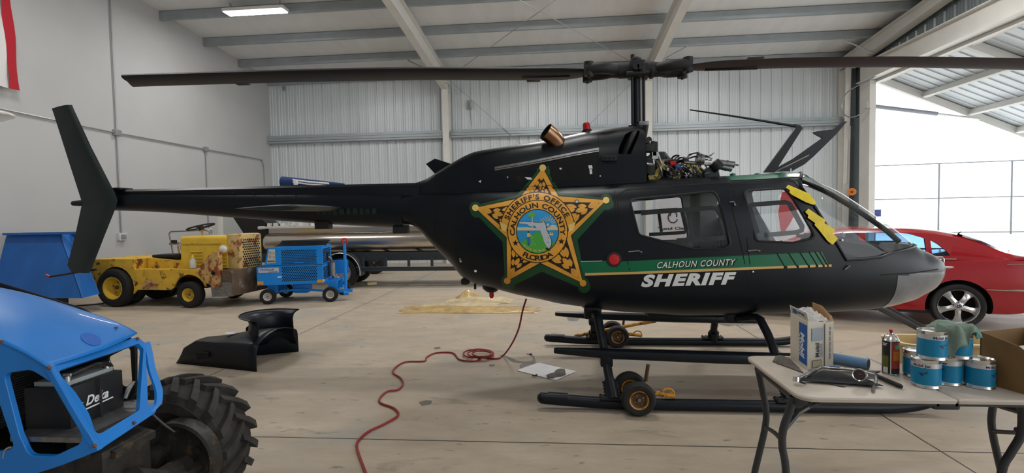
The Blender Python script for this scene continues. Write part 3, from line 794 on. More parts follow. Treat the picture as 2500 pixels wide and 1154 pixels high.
    for x, y in ((1258.7, 593), (1370.5, 589)):
        P = []
        for k in range(10):
            a = -pi/2+k*pi/5; r = 8.2 if k % 2 == 0 else 3.5; P.append((x+r*cos(a), y+r*sin(a)))
        patch(m, P, 1, .0080, 60)
    return obj('star_badge', m, ['star_edge', 'star_brown', 'star_gold', 'star_pale', 'seal_sky', 'seal_sea', 'seal_sand', 'seal_hill', 'seal_land', 'seal_palm', 'seal_blue'], heli, smooth=30, fix=False)
star_badge()
# fuel cap, rivets, handles
def lens(name, px, py, r, h, material, rim=None, fn=hull):
    c = fn(px, py, .0); m = MB(); 
    n_ = Vector((0, -1, 0)); m.lathe([(r*1.35, .001), (r*1.35, .006), (r*1.05, .008), (r, .006), (r*.9, h*.8), (r*.4, h), (0, h)], c, n_, 20, mis=[1, 1, 1, 0, 0, 0])
    return obj(name, m, [material, rim or 'matt_black'], heli)
lens('fuel_cap', 1499, 633, .045, .014, 'red_paint')
for x, y in ((1161, 661), (1408, 492)): lens('marker_light', x, y, .012, .012, 'decal_white')
for x, y, w in ((1125, 637, 5), (1123, 632, 3), (2006, 484, 3), (2059, 568, 3.2), (2056, 586, 3.2), (1838, 663, 3)):
    c = hull(x, y, 0); m = MB(); m.lathe([(.004*w*.6, -.001), (.004*w*.6, .005), (0, .006)], c, (0, -1, 0), 10); obj('fastener', m, 'bare_metal', heli)
for P in ([(1534, 614), (1560, 612), (1565, 615)], [(1824, 612), (1846, 610), (1852, 612)], [(1780, 494), (1790, 492), (1793, 500)], [(2060, 657), (2068, 652), (2070, 649)]):
    m = MB(); m.tube([hull(x, y, .012) for x, y in P], .006, 6); m.sphere(hull(*P[-1], .014), .009, 8); obj('door_handle', m, 'worn_metal', heli)
# yellow tape over the door post
for P in ([(1922, 451), (1974, 473), (1990, 494), (1984, 500), (1966, 494), (1932, 476), (1925, 470), (1926, 464), (1916, 458)],
          [(1971, 509), (2013, 537), (2010, 544), (2036, 560), (2032, 569), (2008, 556), (1990, 546), (1969, 531), (1971, 525), (1963, 517)],
          [(1988, 543), (2006, 545), (2043, 581), (2040, 586), (2030, 597), (2018, 588), (1996, 560), (1986, 549)]):
    m = MB(); patch(m, P, 0, .017, 8); obj('tape_strip', m, 'tape_yellow', heli, smooth=0, fix=False)
# worn ghost of older green lettering on the boom, belly fittings
# ---- engine cowl
def cring(X, n=40, d=0.):
    zt, hw, zb = interp(CW, X, 1)-d, interp(CW, X, 2)-d, cw_base(X); R = []
    for k in range(n+1):
        t = pi*k/n; c, s = cos(t), sin(t); R.append((X, YC+math.copysign(abs(c)**(2/2.8), c)*hw, zb+(zt-zb)*s**(2/2.8)))
    return [(X, YC+hw, zb-.10)] + R + [(X, YC-hw, zb-.10)]
def cowl(px, py, off=0.):
    yl = -.3
    for _ in range(16):
        p = pY(px, py, YC+yl); yl = -.5*cowl_y(p.x, p.z)+.5*yl
    p = pY(px, py, YC+yl); return Vector((p.x, YC-cowl_y(p.x, p.z)-off, p.z))
m = MB(); m.rings([cring(lerp(-1.36, .745, i/80)) for i in range(81)]); cw = obj('engine_cowl', m, ['heli_black', 'seam_black'], None)
IN = rpoly([(1508, 377), (1512, 358), (1526, 328), (1538, 321), (1563, 318), (1560, 330), (1541, 376)], [8, 8, 8, 6, 3, 3, 4])
ip = [cowl(*q) for q in IN]
m = MB(); m.prism([(p.x, YC-.7, p.z) for p in ip], (0, .57, 0), mi=1); boolean(cw, [obj('x', m, ['heli_black', 'seam_black'], None)])
for p in cw.data.polygons: p.use_smooth = True
cw.data.set_sharp_from_angle(angle=radians(30)); cw.parent = heli; cw.data.transform(wmat(heli).inverted())
mat('duct_grey', (.07, .075, .075), .5)
m = MB()                                                              # curved inner wall of the intake
a, b, c, d = (cowl(*q) for q in ((1537, 323), (1562, 319), (1541, 377), (1517, 376)))
R = []
for i in range(9):
    t = i/8; bow = sin(pi*t)*.05
    R.append([Vector((lerp(p.x, q.x, t), YC-.14-bow*2.6-.03, lerp(p.z, q.z, t))) for p, q in ((a, b), (d, c))])
m.rings(R, closed=False, caps=False); obj('air_intake_duct', m, 'duct_grey', heli)
m = MB()
strip([(1208, 410), (1300, 394), (1400, 374), (1462, 363)], 5, .016, m, 0, fn=cowl); strip([(1208, 414), (1300, 398), (1400, 378), (1462, 367)], 5, .008, m, 0, fn=cowl)
obj('cowl_rail', m, 'worn_metal', heli)
def gr_(P): m = MB(); patch(m, rpoly(P, 3), 0, .0015, 20, cowl); obj('cowl_grille', m, 'seam_black', heli, fix=False)
for P in ([(1212, 412), (1462, 370), (1462, 384), (1212, 427)], [(1347, 404), (1386, 399), (1386, 440), (1347, 446)], [(1392, 398), (1450, 389), (1452, 432), (1392, 440)], [(1248, 424), (1286, 418), (1290, 444), (1248, 450)]): gr_(P)
for P in ([(1436, 404), (1445, 403), (1447, 411), (1438, 412)], [(1439, 413), (1445, 413), (1446, 424), (1440, 425)], [(1281, 432), (1296, 433), (1300, 438), (1288, 438)], [(1237, 432), (1241, 430), (1240, 435)], [(1168, 443), (1175, 439), (1174, 446)], [(1464, 428), (1467, 428), (1467, 431), (1464, 431)], [(1366, 409), (1372, 410), (1370, 414), (1366, 413)]): m = MB(); patch(m, P, 0, .003, 20, cowl); obj('paint_chip', m, 'decal_white', heli, fix=False)
seams('cowl_seam', [[(1461, 326), (1462, 440)], [(1020, 474), (1200, 462), (1400, 448), (1570, 437)], [(1410, 355), (1438, 350)]], 1.6, 'seam_black', .0025, cowl)
m = MB()                                                              # triple vent
c = cowl(1487, 387, 0); m.box(c+Vector((0, -.012, 0)), (.125, .05, .045), bev=.012)
for k in (-1, 0, 1): m.lathe([(.014, 0), (.014, .004), (0, .0042)], c+Vector((k*.036, -.035, 0)), (0, -1, 0), 12, mi=1)
obj('vent_outlet', m, ['matt_black', 'seam_black'], heli)
m = MB(); m.lathe([(.036, -.01), (.036, .002), (.03, .004), (0, .0045)], cowl(1263, 439, 0), (0, -1, 0), 18); obj('drain_port', m, 'seam_black', heli)
# exhaust stacks
for s in (-1, 1):
    m = MB(); P = smooth_path([(.02, YC+s*.16, 2.02), (.01, YC+s*.20, 2.10), (-.03, YC+s*.235, 2.16), (-.10, YC+s*.27, 2.215)], 5)
    n_ = len(P); m.tube(P, [.068+.012*i/n_ for i in range(n_)], 20, caps=False); m.tube(P[::-1], [.074-.012*i/n_ for i in range(n_)], 20, caps=False, mi=1)
    obj('exhaust_stack', m, ['bronze', 'seam_black'], heli, fix=False)
m = MB(); c = Vector((.278, YC, 2.236)); m.lathe([(.045, -.02), (.045, .02), (.036, .028)], c, (-.1, 0, 1), 18, mi=1); m.lathe([(.036, .02), (.034, .07), (.028, .088), (0, .092)], c, (-.1, 0, 1), 18); obj('beacon_light', m, ['red_lens', 'matt_black'], heli)
m = MB(); q = [pY(x, y, YC+.38) for x, y in ((1040, 400), (1062, 387), (1102, 400), (1098, 412), (1062, 424))]; m.prism([p-Vector((0, .006, 0)) for p in q], (0, .012, 0)); obj('antenna_fin', m, 'heli_black', heli)
# forward firewall of the cowl
m = MB(); m.rings([cring(.74, d=.01), [(x+.008, y, z) for x, y, z in cring(.744, d=.004)]]); obj('firewall', m, 'matt_black', heli)

# ---- tail boom
BM = [(-4.47, 1.700, .095), (-4.2, 1.693, .10), (-3.0, 1.628, .135), (-2.0, 1.577, .165), (-1.48, 1.555, .178)]
def bring(X, n=28): c, r = interp(BM, X, 1), interp(BM, X, 2); return [(X, YC+r*cos(2*pi*k/n), c+r*sin(2*pi*k/n)) for k in range(n)]
m = MB(); m.rings([bring(lerp(-4.47, -1.46, i/30)) for i in range(31)]); boom = obj('tail_boom', m, 'heli_black', heli)
def boomp(px, py, off=0.):
    yl = -.1
    for _ in range(10):
        p = pY(px, py, YC+yl); c, r = interp(BM, p.x, 1), interp(BM, p.x, 2); yl = -sqrt(max(0, r*r-(p.z-c)**2))
    p = pY(px, py, YC+yl); n_ = Vector((0, yl, p.z-c)).normalized(); return p + n_*off
m = MB(); R = []
for i in range(25):
    X = lerp(-4.40, -1.30, i/24); c, r = interp(BM, X, 1), interp(BM, X, 2); zt = lerp(1.812, 1.806, i/24); h = r*.62; zb = c + sqrt(r*r-h*h)-.01
    R.append([(X, YC-h, zb), (X, YC-.075, zt-.022), (X, YC-.045, zt), (X, YC+.045, zt), (X, YC+.075, zt-.022), (X, YC+h, zb)])
m.rings(R); obj('drive_shaft_cover', m, 'heli_black', heli, smooth=25)
for i in range(14):
    X = -4.2+i*.21; r = interp(BM, X, 2); c = interp(BM, X, 1); m = MB(); m.sphere((X, YC-r*.62-.004, c+r*.62*1.28+.012), .007, 6); obj('cover_fastener', m, 'matt_black', heli)
m = MB(); rr = random.Random(3)
x = 772.
while x < 925:
    w = rr.uniform(9, 15); h = rr.uniform(9, 14); patch(m, [(x, 516-h/2), (x+w*.8, 514-h/2), (x+w, 516+h/2), (x+1, 517+h/2)], 0, .0012, 20, boomp); x += w+rr.uniform(2, 6)
mat('ghost_green', (.006, .028, .018), .5, var=.4, scale=30); obj('faded_lettering', m, 'ghost_green', heli, fix=False)
for X in (-2.27, -1.50):
    c, r = interp(BM, X, 1), interp(BM, X, 2); m = MB(); m.box((X, YC-.03, c-r-.012), (.14, .10, .075), bev=.008); obj('antenna_box', m, 'matt_black', heli)
m = MB(); m.box((-4.40, YC-.03, 1.822), (.17, .16, .012)); m.cyl((-4.45, YC-.05, 1.79), (-4.40, YC-.05, 1.82), .02, n=8); obj('gearbox_cover', m, 'heli_green_black', heli)
m = MB(); m.tube([(-4.45, YC, 1.70), (-4.62, YC+.02, 1.695), (-4.85, YC+.03, 1.69), (-4.97, YC+.03, 1.688)], [.08, .06, .035, .024], 14); m.cyl((-4.55, YC+.02, 1.70), (-4.55, YC+.30, 1.70), .045); obj('tail_gearbox', m, 'heli_black', heli)
# vertical fin: an aerofoil slab on the near side of the boom
FY = YC-.14
def finsec(le, te, th, n=8):
    le, te = Vector(le), Vector(te); o = Vector((0, th/2, 0)); P = []
    for k in range(n+1): t = k/n; P.append(le.lerp(te, t) - o*(2.9*(sqrt(t)-t**1.1*.98)*.95+.02))
    for k in range(n, -1, -1): t = k/n; P.append(le.lerp(te, t) + o*(2.9*(sqrt(t)-t**1.1*.98)*.95+.02))
    return P
FL = [((127, 265), (176, 256)), ((131, 276), (181, 268)), ((164, 380), (222, 357)), ((201, 495), (280, 470)), ((203, 497), (287, 488)), ((199, 505), (283, 506)), ((184, 575), (256, 573)), ((165, 647), (226, 650)), ((175, 664), (219, 666))]
m = MB(); m.rings([finsec(pY(*b, FY), pY(*a, FY), .075) for a, b in FL]); obj('tail_fin', m, 'heli_green_black', heli, smooth=50)
m = MB(); q = [pY(x, y, FY+.02) for x, y in ((235, 658), (190, 664), (150, 671), (122, 675))]; m.tube(smooth_path(q, 4), .011, 8); m.tube([q[-1], pY(112, 671, FY+.02)], .012, 8, mi=1); obj('tail_skid', m, ['heli_black', 'red_paint'], heli)
# horizontal stabiliser
def aero(xl, xt, y, z, th, inv=1, n=9):
    P = []
    for k in range(n+1): t = k/n; P.append((lerp(xl, xt, t), y, z+inv*th*.55*(2.9*(sqrt(t)-t)*.9+.01)-.006*t))
    for k in range(n, -1, -1): t = k/n; P.append((lerp(xl, xt, t), y, z-inv*th*(2.9*(sqrt(t)-t)*.9+.01)-.006*t))
    return P
for s in (-1, 1):
    m = MB(); m.rings([aero(-2.02, -2.60, YC+s*y, 1.585, .05) for y in (.10, .5, .90)] + [aero(-2.04, -2.58, YC+s*.925, 1.585, .045), aero(-2.10, -2.5, YC+s*.94, 1.585, .02)]); obj('stabiliser', m, 'heli_green_black' if s < 0 else 'heli_black', heli, smooth=40)

# ---- mast, hub, blades
MX = .728
m = MB(); m.lathe([(.055, 2.18), (.055, 2.30), (.040, 2.31), (.036, 2.70), (.045, 2.71), (.045, 2.78)], (MX, YC, 0), (0, 0, 1), 24); m.lathe([(.06, 2.24), (.075, 2.25), (.075, 2.285), (.06, 2.295)], (MX, YC, 0), (0, 0, 1), 24); obj('rotor_mast', m, 'heli_black', heli)
for dx, r in ((-.044, .012), (.058, .013)):
    m = MB(); m.cyl((MX+dx, YC-.05, 2.25), (MX+dx, YC-.05, 2.72), r, n=10); m.sphere((MX+dx, YC-.05, 2.72), .02, 8); obj('pitch_link', m, 'matt_black', heli)
HZ = 2.785
hub = MB()
hub.box((MX, YC, HZ+.0), (.14, .17, .15), bev=.02); hub.lathe([(.05, .05), (.05, .10), (.03, .115), (0, .118)], (MX+.0, YC, HZ), (0, 0, 1), 16); hub.lathe([(.02, .11), (.02, .14), (0, .145)], (MX-.03, YC, HZ), (0, 0, 1), 8)
for s in (-1, 1):
    hub.cyl((MX+s*.06, YC, HZ), (MX+s*.16, YC, HZ), .070, n=18); hub.cyl((MX+s*.02, YC-.13, HZ), (MX+s*.02, YC+.13, HZ), .03, n=12)
hub.cyl((MX-.10, YC-.09, HZ-.05), (MX+.10, YC-.09, HZ-.05), .018, n=10); hub.box((MX+.075, YC-.05, HZ-.03), (.03, .05, .14)); hub.lathe([(.07, -.015), (.075, 0), (.07, .015)], (MX+.135, YC, HZ-.01), (1, 0, 0), 18)
obj('rotor_hub', hub, 'matt_black', heli)
def zline(X): return 2.785 + interp([(-4.3, .135), (-3.0, .115), (-1.5, .082), (-.3, .03), (.73, 0), (1.8, .0), (2.7, -.025), (4.0, -.105), (5.75, -.26)], X)
for s in (-1, 1):
    g = MB()
    g.cyl((MX+s*.15, YC, HZ+s*-.003), (MX+s*.25, YC, HZ+s*-.004), .068, .062, 18); 
    for d in (-1, 1):
        g.tube(smooth_path([(MX+s*.20, YC+d*.03, HZ), (MX+s*.28, YC+d*.10, HZ-.003*s), (MX+s*.37, YC+d*.115, HZ), (MX+s*.455, YC+d*.105, HZ)], 4), .05, 12)
        g.cyl((MX+s*.435, YC+d*.105, HZ-.062), (MX+s*.435, YC+d*.105, HZ+.062), .045, n=14); g.cyl((MX+s*.435, YC+d*.105, HZ-.075), (MX+s*.435, YC+d*.105, HZ+.07), .012, n=8)
    g.cyl((MX+s*.22, YC, HZ), (MX+s*.315, YC, HZ), .03, n=12)
    gr = obj('blade_grip', g, 'matt_black', heli)
    bo = MB(); bo.cyl((MX+s*.305, YC-.045, HZ), (MX+s*.305, YC+.02, HZ), .02, n=10); bo.sphere((MX+s*.305, YC-.05, HZ+.004), .016, 8); obj('grip_bolt', bo, 'worn_metal', gr)
    def bsec(r, ch, th=.040, n=7):
        X = MX+s*r; pit = radians(4.2 if s < 0 else 3.6); z = zline(X)
        le = -s*-1                                                   # forward blade leads on the far side
        P = []
        def pt(t, h):
            c = (.27-t)*ch; y = c*cos(pit)-h*sin(pit); zz = c*sin(pit)+h*cos(pit); return (X, YC+s*y, z+zz)
        for k in range(n+1): t = (k/n)**1.6; P.append(pt(t, th*ch/.33*(1.48*sqrt(t)-.63*t-1.76*t*t+1.42*t**3-.51*t**4)*1.6))
        for k in range(n-1, 0, -1): t = (k/n)**1.6; P.append(pt(t, -th*ch/.33*(1.48*sqrt(t)-.63*t-1.76*t*t+1.42*t**3-.51*t**4)*1.6))
        return P
    b = MB(); rs = [(.40, .16), (.46, .20), (.55, .27), (.68, .33)] + [(.68+i*.29, .33) for i in range(1, 15)]
    R = [bsec(*q) for q in rs]
    tipx = -4.30 if s < 0 else 5.72
    R2 = [bsec(abs(-4.18-MX), .33)] if False else []
    last = bsec(4.90, .33); endp = [Vector(p) for p in last]
    R.append(last)
    tipr = [Vector(p) + Vector((s*(.13 if s*(Vector(p).y-YC) < 0 else -.02)*abs(Vector(p).y-YC)/.2, 0, 0)) for p in bsec(5.0, .33)]
    R.append([tuple(v) for v in tipr])
    b.rings(R)
    bl = obj('rotor_blade', b, 'blade_black', heli, smooth=35)
    for r_, w in ((.95, .13), (3.95, .13)):
        c = Vector(bsec(r_, .33)[7]); t = MB(); t.box(c+Vector((0, -s*.02, 0)), (w, .06, .008)); obj('trim_tab', t, 'blade_black', bl)
    t = MB(); t.tube([Vector(bsec(.6, .27)[10])+Vector((0, 0, -.01)), Vector(bsec(1.05, .33)[10])+Vector((0, 0, -.012))], .016, 6, flat=.4); obj('blade_doubler', t, 'blade_black', bl)

# ---- exposed transmission deck ahead of the cowl
RZ = 1.775
tr = MB(); tr.lathe([(.17, 0), (.17, .05), (.14, .07), (.13, .17), (.09, .22), (.06, .26)], (.93, YC+.02, RZ), (0, 0, 1), 20); tr.box((.90, YC, RZ+.18), (.12, .26, .14), bev=.03)
trans = obj('transmission', tr, 'matt_black', heli)
def sub(name, m, material): return obj(name, m, material, trans)
DY = YC-.22
def dp(x, y, dy=0.): return pY(x, y, DY+dy)
m = MB(); m.tube([dp(1575, 402), dp(1577, 392), dp(1580, 384)], .055, 14); 
for k in range(9): a = dp(1576, 384+k*4.6); m.lathe([(.052, -.006), (.058, 0), (.052, .006)], a, (.1, 0, 1), 16)
m.tube([dp(1584, 405), dp(1582, 425)], .06, 14, mi=0); sub('ribbed_duct', m, 'rubber')
m = MB(); m.lathe([(.060, -.01), (.064, 0), (.060, .01)], dp(1582, 402), (.15, 0, 1), 16); sub('hose_clamp', m, 'bare_metal')
# swashplate levers and rods
m = MB(); a, b = dp(1562, 300), dp(1583, 302); m.box((a+b)/2, (.085, .03, .038), bev=.01); sub('swashplate_lever', m, 'worn_metal')
m = MB(); m.tube([dp(1577, 306), dp(1574, 345)], [.024, .014], 8); m.box(dp(1574, 344), (.08, .05, .05), bev=.01); m.tube(smooth_path([dp(1578, 345), dp(1583, 337), dp(1588, 339), dp(1588, 348)], 4), .012, 8); m.box(dp(1580, 362), (.10, .12, .07), bev=.015); m.box(dp(1597, 365), (.06, .05, .14), bev=.015); m.sphere(dp(1594, 352), .03, 10); sub('control_bracket', m, 'matt_black')
for P, r in (([(1585, 345), (1591, 375), (1596, 408)], .017), ([(1600, 362), (1607, 380), (1614, 398)], .013)):
    m = MB(); m.tube([dp(*q) for q in P], r, 8); sub('push_rod', m, 'worn_metal')
m = MB(); m.box(dp(1598, 380), (.05, .05, .06)); sub('rod_clevis', m, 'bare_metal')
# zinc-yellow servo supports
for q in ([(1582, 428), (1600, 418), (1612, 400), (1616, 392), (1622, 392), (1620, 404), (1628, 404), (1630, 414), (1622, 415), (1616, 408), (1608, 424), (1612, 434), (1600, 442), (1586, 440)], [(1692, 396), (1700, 400), (1704, 408), (1716, 412), (1720, 420), (1712, 424), (1706, 422), (1700, 408), (1692, 408)], [(1596, 430), (1616, 424), (1616, 431), (1600, 441)], [(1640, 420), (1656, 412), (1668, 420), (1660, 436), (1644, 438)], [(1676, 402), (1690, 398), (1696, 412), (1684, 420)], [(1706, 420), (1724, 414), (1730, 430), (1712, 438)], [(1600, 396), (1610, 388), (1616, 402), (1606, 410)]):
    m = MB(); m.prism([dp(*p) for p in q], (0, .05, 0)); sub('servo_bracket', m, 'zinc_yellow')
m = MB(); m.prism([dp(*q) for q in ((1690, 432), (1692, 404), (1700, 412), (1712, 424), (1722, 412), (1742, 404), (1754, 416), (1757, 428), (1762, 438), (1692, 441))], (0, .16, 0)); sub('servo_support_plate', m, 'heli_green_black')
# actuators and filter bodies
for a, b, r, mt in (((1750, 397), (1792, 402), .030, 'worn_metal'), ((1752, 405), (1786, 412), .026, 'worn_metal'), ((1700, 388), (1718, 390), .045, 'worn_metal'), ((1742, 396), (1756, 412), .05, 'matt_black'), ((1670, 396), (1700, 398), .016, 'worn_metal'), ((1720, 400), (1745, 402), .014, 'bare_metal')):
    m = MB(); m.cyl(dp(*a), dp(*b), r, n=14); m.lathe([(r*1.12, -.008), (r*1.12, .008)], (dp(*a)*.4+dp(*b)*.6), dp(*b)-dp(*a), 14); sub('servo_actuator', m, mt)
m = MB(); m.cyl(dp(1790, 401), dp(1803, 403), .008, n=6); sub('actuator_rod', m, 'worn_metal')
m = MB(); m.cyl(dp(1636, 400), dp(1650, 398), .024, n=12); sub('hydraulic_fitting', m, 'red_paint')
m = MB(); m.cyl(dp(1648, 406), dp(1660, 403), .02, n=12); sub('hydraulic_fitting', m, 'seal_blue')
hoses = [([(1615, 392), (1640, 391), (1662, 393), (1676, 398)], .013), ([(1638, 392), (1643, 383), (1652, 379), (1662, 382), (1672, 388)], .008), ([(1645, 392), (1650, 385), (1660, 381), (1675, 386), (1688, 384)], .008), ([(1652, 392), (1658, 386), (1668, 384), (1680, 390)], .008), ([(1676, 388), (1682, 379), (1692, 374), (1704, 373), (1710, 378), (1706, 386)], .009), ([(1684, 386), (1696, 382), (1704, 384)], .007), ([(1712, 378), (1724, 380), (1736, 379), (1742, 374)], .008), ([(1714, 384), (1726, 383), (1738, 387)], .007), ([(1716, 390), (1728, 389), (1736, 391)], .007), ([(1650, 398), (1664, 392), (1678, 392), (1684, 402), (1680, 412), (1672, 415), (1664, 410)], .012), ([(1655, 404), (1660, 399), (1668, 402), (1668, 410), (1660, 412), (1655, 408), (1655, 404)], .009), ([(1628, 424), (1636, 412), (1646, 410), (1656, 416), (1664, 422)], .008), ([(1630, 416), (1640, 425), (1652, 432)], .009), ([(1642, 430), (1650, 420), (1662, 418), (1672, 424), (1676, 432)], .007), ([(1590, 440), (1600, 432), (1610, 441)], .008), ([(1720, 424), (1732, 420), (1744, 414)], .008)]
hoses += [([(1606+k*9, 436-k % 3*6), (1612+k*9, 418-k % 4*5), (1622+k*9, 410-k % 2*8), (1634+k*9, 418+k % 3*4), (1640+k*9, 434)], .0065) for k in range(12)] + [([(1580, 400), (1590, 388), (1600, 392), (1612, 410), (1616, 430)], .012), ([(1588, 372), (1598, 378), (1606, 392), (1618, 398)], .009)]
hr = random.Random(5)
for i, (P, r) in enumerate(hoses):
    m = MB(); m.tube(smooth_path([dp(x, y, hr.uniform(-.06, .10)) for x, y in P], 4), r, 7); sub('hydraulic_hose', m, ['worn_metal', 'rubber', 'bare_metal', 'worn_metal'][i % 4])
m = MB()
for k in range(46):
    x = hr.uniform(1622, 1686); y = hr.uniform(404, 440); m.cyl(dp(x, y, hr.uniform(-.05, .15)), dp(x+hr.uniform(-7, 7), y+hr.uniform(-7, 7), hr.uniform(-.05, .15)), hr.uniform(.006, .014), n=7, mi=hr.choice([0, 0, 1, 2]))
sub('pipe_unions', m, ['bare_metal', 'matt_black', 'worn_metal'])
m = MB(); m.box((1.10, YC+.04, RZ-.01), (.58, .44, .07), bev=.02); sub('deck_plate', m, 'matt_black')

# ---- roof antennas, wire cutter
m = MB(); A = [pY(x, y, YC) for x, y in ((1863, 421), (1890, 421), (1958, 314), (1953, 306), (1938, 304), (1942, 313))]; m.prism([p-Vector((0, .012, 0)) for p in A], (0, .024, 0)); r_ = obj('antenna_mast', m, 'heli_black', heli, smooth=20)
m = MB(); m.tube([pY(1942, 308, YC), pY(1800, 285, YC), pY(1684, 268, YC)], [.013, .009, .006], 7); obj('antenna_whip', m, 'heli_black', r_)
m = MB(); A = [pY(x, y, YC+.02) for x, y in ((1889, 419), (1893, 411), (1935, 388), (2007, 337), (1990, 328), (1984, 323), (1996, 320), (2034, 316), (2056, 298), (2067, 296), (2040, 328), (1985, 382), (1963, 401), (1932, 418))]; m.prism([p-Vector((0, .012, 0)) for p in A], (0, .024, 0)); r_ = obj('wire_cutter', m, 'heli_black', heli, smooth=20)
m = MB(); m.tube([pY(1893, 419, YC-.0), pY(1975, 378, YC-.0)], .006, 6); obj('cutter_edge', m, 'bare_metal', r_)
for x in (1789, 1848, 1909): m = MB(); m.lathe([(.025, -.01), (.022, .012), (.008, .016)], pY(x, 424 if x > 1900 else 427, YC-.2), (0, 0, 1), 10); obj('roof_fitting', m, 'roof_green', heli)
m = MB(); m.cyl(pY(1929, 424, YC-.2), pY(1930, 411, YC-.2), .006, n=6); obj('roof_stud', m, 'bare_metal', heli)
# nose bracket and pitot tube
m = MB(); q = [pY(x, y, YC-.04) for x, y in ((2281, 628), (2300, 628), (2303, 633), (2301, 652), (2297, 656))]; m.tube(q, .010, 6); m.tube([p+Vector((0, .09, 0)) for p in q], .010, 6); m.box(pY(2294, 641, YC), (.03, .07, .06)); obj('nose_bracket', m, 'bare_metal', heli)
m = MB(); m.tube([pY(2296, 652, YC), pY(2322, 652, YC), pY(2328, 652, YC)], [.012, .010, .005], 8); obj('pitot_tube', m, 'bare_metal', heli)
seams('nose_seam', [[(2068, 637), (2150, 630), (2185, 616)], [(2150, 671), (2230, 666), (2290, 657)]], 2.5, 'seam_black', .003)
# belly fittings
m = MB(); c = pY(1200, 711, YC-.05); m.lathe([(.09, .06), (.085, .03), (.05, 0), (.04, -.005)], c, (0, 0, 1), 16, mi=1); m.lathe([(.022, 0), (.022, -.045), (.014, -.062), (0, -.065)], c, (0, 0, 1), 12); obj('belly_light', m, ['red_lens', 'heli_black'], heli)
m = MB(); m.box(pY(1137, 686, YC-.05), (.08, .10, .06), bev=.02); m.box(pY(1160, 699, YC-.05), (.02, .02, .05)); obj('tie_down_fitting', m, 'matt_black', heli)
m = MB(); m.box((1.25, YC+.05, .555), (.9, .3, .05), bev=.01); m.box((1.0, YC+.1, .53), (.3, .2, .04), bev=.01); obj('belly_plate', m, 'matt_black', heli)

# ---- landing skids
SN = 3.86
def both(f):
    for s in (-1, 1): f(s)
def mir(p, s): return Vector((p[0], p[1] if s < 0 else 2*YC-p[1], p[2]))
def skid(s):
    m = MB(); P = smooth_path([(-.14, SN, .085), (-.02, SN, .075), (.4, SN, .052), (1.2, SN, .048), (2.05, SN, .048), (2.34, SN, .050), (2.50, SN, .066), (2.61, SN, .095), (2.68, SN, .13)], 5); P = [mir(p, s) for p in P]
    k = len(P); m.tube(P, [.030 if i == 0 else .043 for i in range(k)], 16); m.sphere(mir((-.14, SN, .085), s), .043, 12)
    m.tube([mir(p, s) for p in ((-.10, SN, .085), (.05, SN, .077))], .048, 14)
    t = obj('skid_tube', m, 'heli_black', heli)
    for xs in (.40, 1.675):
        m = MB(); m.box(mir((xs, SN, .096), s), (.22, .09, .02), bev=.005)
        for x in (-.10, -.06, .06, .10):
            for d in (-.03, .03): m.sphere(mir((xs+x, SN+d, .106), s), .009, 6)
        obj('skid_saddle', m, 'matt_black', t)
    m = MB(); R = []
    for x, z, h, w in ((-.05, .398, .018, .03), (-.03, .398, .024, .035), (.35, .378, .040, .05), (1.2, .352, .046, .055), (2.1, .335, .044, .055), (2.14, .335, .03, .04)):
        R.append([mir((x, YC-.76+w*cos(a)*1.0, z+h*math.copysign(abs(sin(a))**.6, sin(a))), s) for a in [2*pi*j/12 for j in range(12)]])
    m.rings(R); obj('step_bar', m, 'heli_black', heli)
both(skid)
def px_path(pts, y0, y1): 
    n = len(pts)-1; return [pY(x, y, lerp(y0, y1, i/n)) for i, (x, y) in enumerate(pts)]
PA = [Vector((.285, YC, .60)), Vector((.29, YC-.3, .60))] + px_path([(1458, 768), (1466, 808), (1477, 862), (1486, 915), (1496, 968)], 4.36, SN)
PF = [Vector((1.50, YC, .565)), Vector((1.50, YC-.3, .565))] + px_path([(1846, 774), (1866, 799), (1882, 834), (1895, 872), (1912, 925), (1934, 984)], 4.36, SN)
for P in (PA, PF):
    P2 = smooth_path(P, 4)
    for s in (-1, 1):
        m = MB(); m.tube([mir(p, s) for p in P2], .036, 14, flat=.85); e = mir(P[-1], s); a = mir(P2[-4], s)
        m.tube([a, e+(e-a).normalized()*.03], [.046, .052], 14); ob = obj('cross_tube', m, 'heli_black', heli)
        m = MB()
        for d in (-1, 1):
            m = MB(); m.tube([a.lerp(e, .05)+Vector((d*.05, 0, 0)), a.lerp(e, .95)+Vector((d*.052, 0, 0))], .006, 6)
            for k in range(5): m.sphere(a.lerp(e, .1+.2*k)+Vector((d*.052, 0, 0)), .010, 6)
            obj('clamp_flange', m, 'matt_black', ob)
    c = P[1]
    for yy in (c.y+.02, 2*YC-c.y-.02): m = MB(); m.box((c.x, yy, c.z+.015), (.15, .12, .11), bev=.02); obj('tube_mount', m, 'matt_black', heli)
for q in ((1480, 872),):
    for s in (-1, 1):
        p = mir(pY(*q, YC-.76), s); m = MB(); m.box(p+Vector((0, 0, -.01)), (.10, .09, .12), bev=.02); obj('step_bracket', m, 'heli_black', heli)

